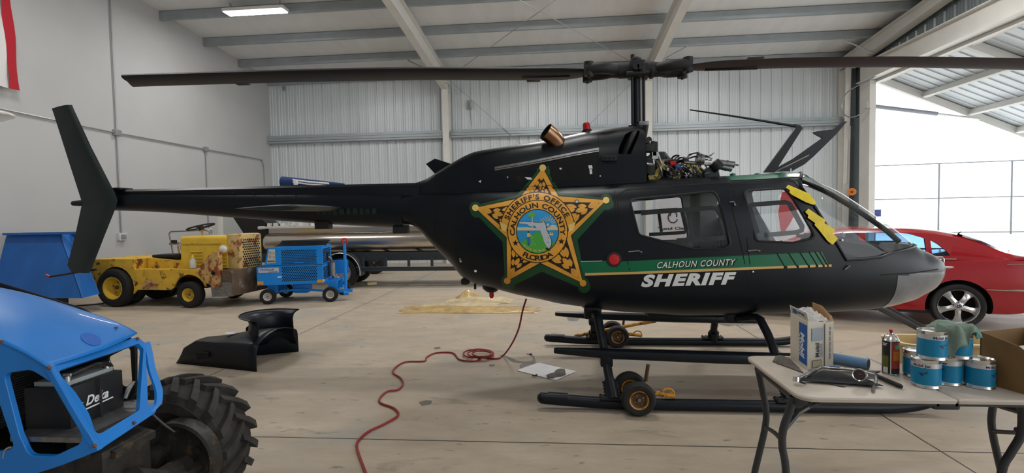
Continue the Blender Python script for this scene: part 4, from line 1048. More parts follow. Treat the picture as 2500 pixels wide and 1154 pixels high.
# ---- ground handling wheels clamped to each skid (things of their own)
mat('hub_brown', (.075, .035, .012), .55, var=.4, scale=25)
def ground_wheels(label, loc, s, lever):
    t = thing('ground_handling_wheels', label, 'ground wheels', loc, 0, 'ground handling wheel sets on the skids')
    X, Y = loc[0], loc[1]
    for dx, dy, lean in ((.0, -.12, 0), (-.03, .13, 0)):
        m = MB(); c = Vector((X+dx, Y+dy, .125)); w = .045
        m.lathe([(.068, -w*.8), (.085, -w), (.108, -w*.95), (.121, -w*.55), (.125, 0), (.121, w*.55), (.108, w*.95), (.085, w), (.068, w*.8)], c, (0, 1, 0), 32)
        wl = obj('tyre', m, 'rubber', t)
        m = MB(); m.lathe([(.0, -.02), (.045, -.02), (.052, -.028), (.060, -.032), (.070, -.040), (.071, .04), (.05, .03), (0, .03)], c, (0, 1, 0), 24, mis=[2, 2, 2, 0, 0, 0, 0]); m.lathe([(.012, -.02), (.012, -.035), (0, -.037)], c, (0, 1, 0), 10, mi=1)
        for k in range(4): m.lathe([(.006, -.02), (.006, -.028), (0, -.029)], c+Vector((.034*cos(k*pi/2+.5), 0, .034*sin(k*pi/2+.5))), (0, 1, 0), 6, mi=1)
        obj('wheel_rim', m, ['wheel_yellow', 'worn_metal', 'hub_brown'], wl)
    m = MB(); m.cyl((X, Y-.12, .125), (X-.03, Y+.13, .125), .014, n=8); m.box((X-.01, Y, .13), (.07, .07, .06)); obj('axle', m, 'wheel_yellow', t)
    m = MB(); m.tube([(X+.08, Y+.05, .20), (X+.10, Y+.05, .33)], .014, 8); obj('pump_handle', m, 'hub_brown', t)
    m = MB(); m.tube([(X+.05, Y+.02, .11), (X+.16, Y+.0, .125), (X+.28, Y-.01, .105)], [.016, .02, .014], 8); m.box((X+.24, Y, .115), (.09, .07, .02), bev=.008); m.tube(smooth_path([(X+.18, Y, .12), (X+.22, Y, .16), (X+.27, Y, .15), (X+.28, Y, .11)], 3), .008, 6); obj('skid_hook', m, 'wheel_yellow', t)
    if lever:
        m = MB(); a, b = pY(1402, 820, Y+.02), pY(1601, 782, Y+.02); m.tube([a, b], .019, 8); m.tube([a.lerp(b, .85), b], .024, 8); obj('lift_lever', m, 'wheel_yellow', t)
    return t
ground_wheels('two small black wheels with rusty yellow rims on the near helicopter skid', (.565, SN+.02, 0), -1, False)
ground_wheels('two small black wheels on the far skid, with a long yellow lever', (.632, 2*YC-SN+.02, 0), 1, True)
# ------------------------------------------------------------------ left wall: conduits, door, flag, wing tip
WX = XL+.03
def conduit(pts, label, name='conduit', r=.0145):
    m = MB(); m.tube(pts, r, 8); o = obj(name, m, 'conduit_grey'); tag(o, label, 'conduit', 'electrical conduits on the left wall'); return o
conduit([(WX, 10.22, 7.6), (WX, 10.22, 3.46)], 'grey conduit rising up the white left wall above the junction box')
conduit([(WX, 10.22, 3.34), (WX, 10.22, 1.26)], 'grey conduit dropping down the white left wall behind the tail boom')
conduit([(WX, 7.2, 3.46), (WX, 10.14, 3.40)], 'grey conduit running level on the left wall, left of the tail fin')
conduit([(WX, 10.30, 3.40), (WX, 12.93, 3.40)], 'grey level conduit on the left wall between the two junction boxes')
conduit(smooth_path([(WX, 13.05, 3.40), (WX, 15.4, 3.40), (WX, 15.62, 3.36), (WX, 15.70, 3.2), (WX, 15.72, 2.9), (WX, 15.72, .6)], 4), 'grey conduit bending down the left wall beside the back corner')
conduit([(WX, 12.99, 3.34), (WX, 12.99, 1.28)], 'grey conduit dropping from the second junction box to the wall outlet')
for Y, z, lab, w in ((10.22, 3.40, 'grey junction box where the wall conduits cross', .16), (12.99, 3.40, 'smaller grey junction box further along the wall conduit', .13)):
    m = MB(); m.box((WX, Y, z), (.09, w, .13), bev=.008); m.box((WX+.05, Y, z), (.01, w*.9, .11), bev=.003)
    tag(obj('junction_box', m, 'conduit_grey'), lab, 'electrical box')
mat('outlet_white', (.6, .6, .6), .5); mat('post_dark_grey', (.2, .21, .22), .5)
for Y, z, lab in ((10.22, 1.18, 'pale outlet box at the foot of the wall conduit behind the tug rail'), (12.99, 1.2, 'pale outlet box on the wall above the tug steering wheel')):
    t = thing('outlet_box', lab, 'outlet', (XL, Y, z)); m = MB(); m.box((WX, Y, z), (.08, .2, .16), bev=.01); obj('box', m, 'outlet_white', t); m = MB(); m.box((WX+.05, Y, z), (.02, .12, .10), bev=.004); obj('cover', m, 'conduit_grey', t)
mat('door_grey', (.42, .43, .41), .55)
a, b = pX(540, 530, XL), pX(592, 530, XL)
m = MB(); m.box((XL+.03, (13.5+14.5)/2, 1.07), (.05, 1.0, 2.14)); struct(obj('door_2', m, 'door_grey', smooth=0))
m = MB()
for Y in (13.46, 14.54): m.box((XL+.04, Y, 1.09), (.09, .08, 2.18))
m.box((XL+.04, 14, 2.19), (.09, 1.16, .08)); struct(obj('door_2_frame', m, 'steel_white', smooth=0))
p = pY(1146, 255, YB-.1); t = thing('wall_box', 'small grey electrical box high on the back wall between girt and rafter', 'electrical box', p)
m = MB(); m.box(p, (.14, .10, .26), bev=.01); obj('box', m, 'conduit_grey', t); m = MB(); m.box(p+Vector((0, -.055, -.02)), (.09, .02, .16), bev=.005); obj('cover', m, 'post_dark_grey', t)
m = MB(); m.tube(smooth_path([p+Vector((0, 0, -.12)), p+Vector((.03, 0, -.4)), p+Vector((.05, 0, -.66))], 4), .006, 6); obj('lead', m, 'dark_steel', t)
p = pY(693, 216, YB-.1); m = MB(); m.box(p, (.07, .08, .14), bev=.02); tag(obj('wall_sensor', m, 'conduit_grey'), 'tiny grey sensor on the back wall near the left corner', 'sensor')
# flag hanging on the left wall: vertical stripes seen from the side, red hem last
mat('flag_red', (.42, .012, .025), .8, bump=.1, bscale=60); mat('flag_white', (.68, .68, .68), .8, bump=.1, bscale=60)
t = thing('flag', 'red and white striped flag hanging on the left wall at the picture edge', 'flag', (XL, 7.6, 5))
for k in range(7):
    m = MB(); y1 = 8.14-.17*k; y0 = y1-.17; V = []
    for j in range(15):
        z = lerp(3.80, 6.3, j/14); sh = .10*(1-j/14)-.07; w = .02*sin(j*.9+k*1.1)
        V.append([(XL+.14+w, y0+sh, z), (XL+.14-w, y1+sh, z), (XL+.135-w, y1+sh, z), (XL+.135+w, y0+sh, z)])
    m.rings(V); obj('stripe', m, 'flag_red' if k % 2 == 0 else 'flag_white', t)
mat('aircraft_white', (.75, .75, .76), .25, coat=.5); mat('aircraft_blue', (.02, .05, .25), .3)
t = thing('aircraft_wing', 'white rounded aircraft wing tip with blue underside at the left edge', 'aircraft', (-7.4, 6, 2.9))
R = []; R2 = []
for x, c, h in ((-9.2, .62, .13), (-8.4, .58, .12), (-7.7, .5, .10), (-7.38, .36, .075), (-7.22, .22, .045), (-7.16, .08, .015)):
    R.append([(x, 6.1+c*cos(a_)*.9, 2.93+h*sin(a_)*(1 if sin(a_) > 0 else .5)) for a_ in [2*pi*k/20 for k in range(20)]]); R2.append([(x-.05, 5.72+c*cos(a_)*.55, 2.875+h*.5*sin(a_)) for a_ in [2*pi*k/20 for k in range(20)]])
m = MB(); m.rings(R); obj('upper_skin', m, 'aircraft_white', t); m = MB(); m.rings(R2); obj('lower_skin', m, 'aircraft_blue', t)

# ------------------------------------------------------------------ big door: ram, cable, post details
mat('post_dark', (.05, .062, .066), .5, metal=.3); mat('ram_blue', (.30, .31, .36), .35, metal=.3); mat('hazard_orange', (.75, .22, .03), .5)
m = MB(); m.box((XR-.02, 15.80, 2.35), (.16, .32, 3.5)); m.box((XR-.06, 15.86, 4.75), (.12, .22, 1.7)); struct(obj('trim_2', m, 'post_dark', smooth=0))
t = thing('door_ram', 'long hydraulic ram pushing the big hangar door open', 'hydraulic ram', (XR, 15.3, 4.3))
a, b = Vector((XR+.05, 15.15, 4.33)), pY(2390, 290, 15.05); c = a.lerp(b, .62)
m = MB(); m.cyl(a, c, .055, n=14); obj('cylinder', m, 'ram_blue', t); m = MB(); m.cyl(c, b, .028, n=10); obj('rod', m, 'bare_metal', t); m = MB(); m.box(a+Vector((-.04, 0, .03)), (.2, .2, .18)); obj('mount_bracket', m, 'steel_white', t)
m = MB(); m.tube(smooth_path([pX(x, y, XR-dx) for x, y, dx in ((2150, 180, .05), (2110, 200, .25), (2066, 228, .42), (2055, 255, .45), (2060, 278, .45), (2082, 286, .42), (2112, 272, .2), (2124, 264, .06))], 5), .016, 7); tag(obj('door_hose', m, 'conduit_grey'), 'thin grey hose looping down from the door header by the ram', 'hose')
m = MB(); m.cyl(pX(2068, 340, XR-.2), pX(2065, 448, XR-.2), .035, n=8); tag(obj('wall_pipe', m, 'steel_white'), 'slim white pipe standing against the dark post by the door', 'pipe')
t = thing('hose_reel', 'small orange reel hung on the dark post beside the door', 'reel', pX(2080, 468, XR-.15))
p = pX(2080, 468, XR-.15); m = MB(); m.lathe([(.03, -.03), (.10, -.03), (.11, 0), (.10, .03), (.03, .03)], p, (-.6, -.8, 0), 16, closed=True); obj('reel_rim', m, 'hazard_orange', t); m = MB(); m.lathe([(0, -.05), (.03, -.05), (.03, .05), (0, .05)], p, (-.6, -.8, 0), 10); obj('reel_hub', m, 'post_dark', t)
m = MB(); m.box(pX(2136, 520, XR+.12)+Vector((.0, 0, 0)), (.3, .05, .2), bev=.01); m.cyl(pX(2136, 520, XR+.12)+Vector((0, 0, -.1)), Vector(((pX(2136, 520, XR+.12)).x, pX(2136, 520, XR+.12).y, 0)), .02, n=6); tag(obj('sign_post', m, 'aircraft_blue'), 'small blue sign on a post just outside the door jamb', 'sign')
# fence outside
mat('fence_wire', (.62, .63, .64), .5, metal=.4, alpha=.22); mat('fence_pipe', (.14, .15, .16), .45, metal=.6)
t = thing('fence', 'pale mesh fence with thin rails standing beyond the open hangar door', 'fence', (25, 30, 0))
Fa, Fb = pZ(2100, 573, 0), pZ(2900, 577, 0); Fa = Vector((Fa.x, Fa.y, 0)); Fb = Vector((Fb.x, Fb.y, 0)); Fa = Vector((14.5, 31.5, 0)); Fb = Vector((40, 26.5, 0))
H = 3.9
for z0 in (.12, 2.0, H):
    m = MB(); m.cyl(Fa+Vector((0, 0, z0)), Fb+Vector((0, 0, z0)), .032, n=6); obj('rail', m, 'fence_pipe', t)
for i in range(9):
    p = Fa.lerp(Fb, i/8); m = MB(); m.cyl(p, p+Vector((0, 0, H)), .04, n=6); obj('post', m, 'fence_pipe', t)
m = MB(); m.poly([Fa, Fb, Fb+Vector((0, 0, H)), Fa+Vector((0, 0, H))]); obj('wire_mesh', m, 'fence_wire', t, fix=False)

# ------------------------------------------------------------------ blue hopper at the left
mat('tractor_blue', (.007, .18, .58), .42, var=.10, scale=3, col2=(.30, .45, .70), thr=.71, bump=.02, bscale=12, coat=.1)
mat('hopper_blue', (.012, .12, .42), .45, var=.15, scale=2.5)
t = thing('steel_hopper', 'large blue sheet steel hopper against the left wall beyond the blue tractor', 'hopper', (-8.5, 7.7, 0))
def q_(x, y, Y): return pY(x, y, Y)
tr_, br_ = q_(147, 572, 7.85), q_(201, 727, 7.55); tl_, bl_ = Vector((-9.3, tr_.y, tr_.z)), Vector((-9.3, br_.y, br_.z))
m = MB(); f = [tl_, tr_, br_, bl_]; m.prism(f, (0, .02, 0)); m.prism([tr_, br_, br_+Vector((-.12, .42, 0)), tr_+Vector((-.05, .3, 0))], (-.02, 0, 0)); m.prism([tl_+Vector((0, .3, 0)), tr_+Vector((-.05, .3, 0)), br_+Vector((-.12, .42, 0)), bl_+Vector((0, .42, 0))], (0, .02, 0)); obj('body', m, 'hopper_blue', t, smooth=0)
m = MB(); m.box((-8.58, tr_.y-.02, tr_.z+.02), (1.40, .12, .035)); m.box((-8.54, tr_.y+.28, tr_.z+.02), (1.44, .12, .035)); obj('rim', m, 'hopper_blue', t, smooth=0)
for dx in (-1.5, -.62):
    m = MB(); m.box((br_.x+dx, 7.72, br_.z/2), (.08, .3, br_.z)); obj('leg', m, 'dark_steel', t)

# ------------------------------------------------------------------ yellow tow tug
def rusty(name, col, rust, thr, sc=6, rough=.6): return mat(name, col, rough, var=.12, scale=4, col2=rust, thr=thr, bump=.06, bscale=20) if sc == 4 else mat(name, col, rough, var=.14, scale=sc, col2=rust, thr=thr, bump=.06, bscale=20)
rusty('tug_yellow', (.66, .40, .035), (.13, .045, .015), .585, 7)
rusty('tug_hood', (.68, .45, .04), (.15, .06, .02), .66, 4)
rusty('tug_rust', (.52, .34, .12), (.24, .06, .02), .50, 9)
rusty('tug_grille', (.56, .40, .15), (.24, .07, .025), .55, 6)
mat('tug_skirt', (.10, .065, .04), .6, var=.3, scale=6, col2=(.2, .2, .2), thr=.6)
mat('dark_hole', (.008, .006, .005), .9)
mat('lamp_glass', (.8, .8, .78), .1, coat=1)
TO, TRZ = Vector((-7.765, 8.90, 0)), radians(-5)
tug = thing('tow_tug', 'rusty yellow aircraft tow tug parked by the left wall', 'tug', TO, TRZ)
def L(name, m, material, parent=None, smooth=40): return obj(name, m, material, parent or tug, smooth, local=True)
N_ = -.55                                                       # near side (local y)
def arch(x, z, r, n=10, a0=0, a1=pi): return [(x+r*cos(lerp(a0, a1, k/n)), z+r*sin(lerp(a0, a1, k/n))) for k in range(n+1)]
def plate(P, y, th): return [(x, y, z) for x, z in P], (0, th, 0)
# rear body: side plates with wheel arches, deck, rear wall
for y, th in ((N_, .03), (-N_-.03, .03)):
    m = MB(); P = [(-.56, .22), (-.36, .22)] + arch(0, .34, .37, 12, pi*1.06, pi*-.1)[0:13] + [(.40, .27), (.44, .30), (1.10, .30)] + arch(1.49, .24, .33, 10, pi*.9, pi*.12) + [(1.85, .66), (.40, .66), (.34, .84), (-.52, .835), (-.56, .80)]
    a, o = plate(P, y, th); m.prism(a, o); L('side_panel', m, 'tug_yellow')
m = MB(); m.box((-.545, 0, .52), (.03, 1.08, .58)); m.box((-.09, 0, .825), (.92, 1.08, .02)); m.box((.38, 0, .745), (.02, 1.08, .18)); L('rear_deck', m, 'tug_yellow', smooth=0)
m = MB(); m.box((1.12, 0, .64), (1.48, 1.08, .03)); L('floor_deck', m, 'tug_yellow', smooth=0)
m = MB(); m.prism([(.42, -.30, .655), (1.12, -.30, .655), (1.12, -.30, .78), (.42, -.30, .84)], (0, .78, 0)); L('seat_base', m, 'tug_yellow', smooth=0)
m = MB(); m.prism([(x, N_-.004, z) for x, z in [(.52, .31)] + arch(.70, .34, .15, 8, pi*.95, -.1)[0:8] + [(.85, .31)]], (0, .01, 0)); L('step_hole', m, 'tug_rust', smooth=0)
m = MB(); m.box((.70, -.05, .865), (.52, .36, .05), bev=.015); m.tube([(.90, -.2, .86), (1.0, -.22, .87), (1.03, -.22, .86)], .04, 8); L('seat_cushion', m, 'rubber')
m = MB(); m.box((.95, .1, .85), (.3, .3, .03), bev=.01); L('floor_mat', m, 'outlet_white')
# hood with louvres
m = MB()
P = rpoly([(-.33, .66), (-.33, 1.22), (.33, 1.22), (.33, .66)], [.001, .07, .07, .001], 5)
m.rings([[(x, y, z) for y, z in P] for x in (1.145, 1.16, 2.0, 2.06)]); L('hood', m, 'tug_hood')
m = MB(); m.box((1.60, -.335, 1.09), (.86, .012, .02)); L('hood_trim', m, 'tug_yellow')
for k in range(5):
    for x in (1.46, 1.92):
        m = MB(); m.prism([(x-.12, -.333, .955-.055*k), (x-.12, -.352, .945-.055*k), (x-.12, -.333, .93-.055*k)], (.24, 0, 0)); L('louvre', m, 'tug_hood', smooth=0)
m = MB(); m.lathe([(.075, -.05), (.085, .02), (.078, .035), (.066, .03)], (2.03, -.36, 1.0), (.35, -1, 0), 20); hl = L('headlight', m, 'tug_yellow'); m = MB(); m.lathe([(.066, .028), (.04, .045), (0, .05)], (2.03, -.36, 1.0), (.35, -1, 0), 20); L('headlight_lens', m, 'lamp_glass', hl)
# front engine box with perforated side
m = MB(); m.box((2.15, 0, .94), (.26, .62, .62), bev=.05); L('grille_shell', m, 'tug_grille')
m = MB()
for r in range(12):
    for c in range(9):
        y = -.20+c*.05+(.0 if r % 2 else .025); z = 1.14-r*.042; m.lathe([(.017, -.002), (.017, .003), (0, .0032)], (2.281, y, z), (1, 0, 0), 8)
L('grille_holes', m, 'dark_hole')['kind'] = 'stuff'
m = MB(); m.box((2.13, -.04, .42), (.34, .98, .44), bev=.015); L('bumper_skirt', m, 'tug_skirt')
m = MB(); m.prism([(x, N_-.03, z) for x, z in ((1.70, .60), (1.76, .74), (1.92, .90), (2.02, .955), (2.09, .95), (2.09, .35), (1.98, .36), (1.84, .44), (1.74, .52))], (0, .10, 0)); L('front_fender', m, 'tug_rust', smooth=0)
m = MB(); m.lathe([(.035, 0), (.035, .01), (0, .012)], (1.99, N_-.03, .60), (0, -1, 0), 12); L('fender_hole', m, 'dark_hole')
m = MB(); m.prism([(x, N_+.0, z) for x, z in ((1.90, .44), (2.29, .44), (2.30, .20), (1.92, .19))], (0, .05, 0)); L('bumper_plate', m, 'worn_metal', smooth=0)
m = MB(); m.box((1.96, -.30, .36), (.25, .3, .2)); m.box((.9, 0, .36), (1.5, .7, .1)); L('chassis', m, 'dark_steel', smooth=0)
# steering wheel
sw = MB(); c = Vector((1.23, .05, 1.38)); ax = Vector((-.25, -.05, 1)).normalized(); x_ = ax.orthogonal().normalized(); y_ = ax.cross(x_)
sw.tube([c+(x_*cos(a)+y_*sin(a))*.225 for a in [2*pi*k/28 for k in range(28)]], .015, 8, closed=True)
for a in (0, 2.1, 4.2): sw.tube([c-ax*.02, c+(x_*cos(a)+y_*sin(a))*.22], .012, 6)
sw.cyl(c-ax*.06, c+ax*.01, .045, n=12); sw = L('steering_wheel', sw, 'rubber'); m = MB(); m.cyl(c-ax*.05, c-ax*.25, .022, n=8); L('steering_column', m, 'tug_rust')
# rails round the seat
for P in ([(.24, .45, .84), (.17, .45, 1.25), (.20, .45, 1.29), (1.0, .45, 1.31), (1.06, .45, 1.27), (1.16, .45, .84)], [(.17, .45, 1.06), (.95, .45, 1.08)], [(.17, .44, 1.05), (.45, .38, 1.05), (.50, .36, 1.0), (.53, .36, .84)], [(1.08, .45, 1.10), (1.4, .42, 1.10)]):
    m = MB(); m.tube(P, .014, 8); L('hand_rail', m, 'worn_metal')
m = MB(); m.cyl((1.0, -.2, .84), (.98, -.22, 1.05), .015, n=6); L('gear_lever', m, 'tug_rust')
m = MB(); m.box((.30, .42, 1.10), (.09, .06, .06), bev=.01); L('tail_lamp', m, 'matt_black')
def wheel(parent, c, r, w, rim, rimmat, L_=None, nb=5, dish=.4, ax=(0, 1, 0), sgn=-1):
    """Tyre with bulged walls and a dished rim; sgn: side that faces out along the axle."""
    fn = (lambda n, m, mt, p=None: L(n, m, mt, p or parent)) if L_ is None else L_
    m = MB(); h = w/2; ro = r
    m.lathe([(rim*.98, -h*.75), (rim*1.15, -h*.98), (lerp(rim, ro, .55), -h*1.05), (ro*.955, -h*.88), (ro, -h*.6), (ro, h*.6), (ro*.955, h*.88), (lerp(rim, ro, .55), h*1.05), (rim*1.15, h*.98), (rim*.98, h*.75)], c, ax, 36); ty = fn('tyre', m, 'rubber')
    m = MB(); s = sgn; d = h*dish
    m.lathe([(0, s*(h*.75-d)), (rim*.35, s*(h*.75-d)), (rim*.42, s*(h*.75-d*1.3)), (rim*.72, s*(h*.75-d*1.5)), (rim*.86, s*(h*.75-d*.6)), (rim*.9, s*h*.8), (rim*1.0, s*h*.86), (rim*1.02, s*h*.6), (rim*.9, -s*h*.7), (0, -s*h*.6)], c, ax, 30); rm = fn('wheel_rim', m, rimmat, ty)
    A = Vector(ax).normalized(); x = A.orthogonal().normalized(); y = A.cross(x); C_ = Vector(c)
    m = MB()
    for k in range(nb):
        a = 2*pi*k/nb+.4; m.lathe([(rim*.07, 0), (rim*.07, s*.012), (0, s*.014)], C_+A*s*(h*.75-d*1.2)+(x*cos(a)+y*sin(a))*rim*.52, ax, 6)
    m.lathe([(rim*.2, 0), (rim*.16, s*.03), (0, s*.035)], C_+A*s*(h*.75-d), ax, 12); fn('wheel_nuts', m, 'worn_metal' if rimmat != 'alloy' else 'alloy', ty)
    return ty
for y, s in ((-.52, -1), (.52, 1)):
    wheel(tug, (0, y+s*.02, .335), .335, .20, .20, 'tug_hood', sgn=s, dish=.9); wheel(tug, (0, y-s*.21, .335), .335, .19, .18, 'tug_yellow', sgn=s)
    wheel(tug, (1.49, y, .225), .225, .17, .115, 'tug_hood', sgn=s)
# bottle left on the tug step
t = thing('spray_bottle', 'small white bottle with yellow cap on the tug step beside a rag', 'bottle', TO+Vector((cos(TRZ)*1.46+sin(TRZ)*.42, sin(TRZ)*1.46-cos(TRZ)*.42, .672)), TRZ)
m = MB(); m.lathe([(0, 0), (.048, 0), (.05, .02), (.048, .13), (.02, .17), (.02, .18), (0, .18)], n=18); obj('body', m, 'outlet_white', t, local=True); m = MB(); m.lathe([(.024, .175), (.024, .20), (.01, .225), (0, .225)], n=14); obj('cap', m, 'tape_yellow', t, local=True)
def crumple(m, cx, cy, lx, ly, h, z, seed, n=26, rot=0., fold=1.0, skirt=True):
    """A creased sheet lying on something: height field with folds."""
    rr = random.Random(seed); F = [(rr.uniform(2, 9)/max(lx, .01), rr.uniform(2, 9)/max(ly, .01), rr.uniform(0, 6.3), rr.uniform(.3, 1)) for _ in range(6)]
    V = []
    for i in range(n+1):
        row = []
        for j in range(n+1):
            u, v = (i/n-.5)*lx, (j/n-.5)*ly; e = min(i, n-i, j, n-j)/n*2; w = sum(abs(sin(a*u+b*v+p))*q for a, b, p, q in F)/4
            ed = 1+.06*sin(9*u/lx+seed)+.05*sin(11*v/ly+2*seed)
            x, y = u*ed*cos(rot)-v*ed*sin(rot), u*ed*sin(rot)+v*ed*cos(rot)
            row.append(m.bm.verts.new((cx+x, cy+y, z+h*w*(e**.5)*fold+.001)))
        V.append(row)
    for i in range(n):
        for j in range(n): m.face((V[i][j], V[i+1][j], V[i+1][j+1], V[i][j+1]))
m = MB(); crumple(m, 1.62, -.45, .14, .12, .02, .657, 3, 12); r = obj('rag', m, 'outlet_white', None, local=True); r.location = TO; r.rotation_euler = (0, 0, TRZ); tag(r, 'scrap of white rag under the bottle on the yellow tug', 'rag')
m = MB(); m.tube(smooth_path([(-8.25, 8.55, .02), (-8.5, 8.4, .015), (-8.9, 8.3, .012)], 4), .012, 6); tag(obj('ground_hose', m, 'matt_black'), 'short dark hose lying on the floor behind the tug rear wheel', 'hose')

# ------------------------------------------------------------------ blue ground power cart
mat('cart_blue', (.006, .24, .76), .38, var=.08, scale=5); mat('panel_cream', (.55, .54, .48), .5); mat('plate_silver', (.62, .66, .70), .35, metal=.3); mat('reflector_amber', (.75, .33, .02), .3); mat('rim_white', (.62, .60, .55), .45, var=.1, scale=20)
GO, GRZ = Vector((-5.125, 8.59, 0)), radians(13)
gpu = thing('ground_power_cart', 'blue ground power cart with perforated panels and white wheels', 'power cart', GO, GRZ)
def G_(name, m, material, parent=None, smooth=40): return obj(name, m, material, parent or gpu, smooth, local=True)
W_ = .78
m = MB(); P = [(-.18, .33), (.93, .335), (.93, 1.00), (.13, 1.00), (.02, .985), (-.04, .70), (-.18, .655)]; m.prism([(x, -.02, z) for x, z in P], (0, W_, 0)); G_('body', m, 'cart_blue', smooth=0)
m = MB(); m.prism([(x, -.024, z) for x, z in ((.04, .965), (.14, .965), (.14, .72), (-.005, .715))], (0, .01, 0)); cp = G_('control_panel', m, 'panel_cream', smooth=0)
for x, z, w, h in ((.06, .91, .035, .035), (.055, .84, .035, .04), (.115, .90, .02, .03), (.12, .83, .025, .03)): m = MB(); m.box((x, -.028, z), (w, .008, h)); obj('gauge', m, 'cabin_grey', cp, 0, local=True)
for k in range(4): m = MB(); m.lathe([(.013, 0), (.011, .012), (0, .013)], (.02+k*.032, -.025, .755), (0, -1, 0), 10); obj('knob', m, 'matt_black', cp, local=True)
def holes(name, x0, x1, z0, z1, fn, st=.034, r=.0125):
    m = MB(); k = 0; z = z0
    while z <= z1:
        x = x0+(st/2 if k % 2 else 0)
        while x <= x1: o, a = fn(x, z); m.lathe([(r, 0), (r, .002), (0, .0022)], o, a, 6); x += st
        z += st*.85; k += 1
    o = G_(name, m, 'dark_hole'); o['kind'] = 'stuff'; return o
nf = lambda x, z: ((x, -.0205, z), (0, -1, 0)); ef = lambda x, z: ((.9305, x, z), (1, 0, 0))
holes('vent_holes', .25, .84, .40, .64, nf); holes('vent_holes', .25, .84, .70, .95, nf); holes('vent_holes', .06, .66, .40, .62, ef); holes('vent_holes', .06, .66, .70, .95, ef)
m = MB(); m.box((.37, -.022, .675), (1.12, .006, .008)); m.box((.932, .37, .665), (.006, .78, .008)); G_('panel_seam', m, 'dark_steel', smooth=0)
m = MB(); m.box((.53, -.03, .715), (.16, .02, .022), bev=.005); G_('latch_handle', m, 'cart_blue')
m = MB(); m.box((.02, -.022, .595), (.34, .006, .085)); np_ = G_('name_plate', m, 'plate_silver', smooth=0)
m = MB(); add_text(m, 'TRONAIR', plane_fn((-.13, -.0262, .585), (1, 0, 0), (0, 0, 1)), .038, 0, .02, .25, 1.15, .06, .235); m.box((.09, -.026, .568), (.16, .002, .008)); obj('plate_lettering', m, 'aircraft_blue', np_, 0, local=True, fix=False)
m = MB(); m.box((.20, -.022, .47), (.07, .005, .02)); G_('data_plate', m, 'decal_white', smooth=0)
for x, z in ((-.125, .375), (.885, .375)): m = MB(); m.box((x, -.022, z), (.10, .006, .055)); G_('reflector', m, 'reflector_amber', smooth=0)
m = MB(); m.box((.935, .04, .375), (.006, .07, .05)); G_('reflector', m, 'decal_white', smooth=0)
m = MB(); m.box((.94, .40, .79), (.02, .12, .14)); G_('exhaust_opening', m, 'dark_hole', smooth=0); m = MB(); m.cyl((.99, .48, .42), (.99, .48, .66), .075, n=18); m.tube([(.99, .48, .66), (.985, .45, .74), (.94, .42, .77)], .025, 8); G_('muffler', m, 'worn_metal')
m = MB(); m.box((1.12, .66, .56), (.28, .02, .26)); m.box((1.03, .35, .34), (.2, .5, .02)); G_('tow_shroud', m, 'cart_blue', smooth=0)
gw = lambda n, m, mt, p=None: obj(n, m, mt, p or gpu, 40, local=True)
for x, y, s in ((0, -.04, -1), (1.06, -.04, -1), (.0, .74, 1), (1.06, .74, 1)):
    wheel(gpu, (x+(.08 if s > 0 else 0), y, .135), .135, .085, .072, 'rim_white', gw, 4, .6, (0, 1, 0), s)
m = MB()
for x in (.02, 1.06): m.tube([(x, -.02, .135), (x, .72, .135)], .025, 8); m.box((x+.02, .10, .26), (.16, .06, .18)); m.box((x+.02, .62, .26), (.16, .06, .18))
m.tube([(.15, .1, .20), (.5, .12, .22), (.95, .1, .18)], .022, 8); m.box((.5, .3, .24), (.3, .3, .2), bev=.06); G_('running_gear', m, 'cart_blue')
m = MB(); m.tube([(1.30, .12, .15), (1.30, .12, 1.02)], .028, 8); m.box((1.24, .1, .17), (.36, .10, .05)); m.cyl((1.28, .04, .13), (1.36, .04, .13), .035, n=8); tb = G_('tow_bar', m, 'cart_blue')
m = MB(); m.tube([(1.30+.045*cos(a), .12, 1.07+.05*sin(a)) for a in [2*pi*k/18 for k in range(18)]], .014, 8, closed=True); obj('tow_ring', m, 'red_paint', tb, local=True)
hr = random.Random(11)
for k, lab in enumerate(('black power cable coiled on top of the blue cart, lowest loop', 'black power cable lying across the middle of the blue cart top', 'black power cable draped over the right end of the cart coil')):
    P = [(.02+.0*k, .02+.05*k, .93 if k == 0 else 1.02)] if k == 0 else []
    P += [(.12+.03*k+.42*(1+cos(2.2*pi*j/22+pi+k*.5))*.98, .28+.2*sin(2.2*pi*j/22+pi+k*.5), 1.020+.034*k) for j in range(23)]
    m = MB(); m.tube(smooth_path(P, 3), .016, 7); o = obj('power_cable', m, 'rubber', None, local=True); o.location = GO; o.rotation_euler = (0, 0, GRZ); tag(o, lab, 'cable', None)
m = MB(); m.box((.0, 0, .03), (.2, .1, .06), bev=.01); o = obj('wheel_chock', m, 'seal_sand'); o.location = (-4.15, 11.0, 0); o.rotation_euler = (0, 0, .5); tag(o, 'small pale wooden chock on the floor behind the power cart', 'chock')

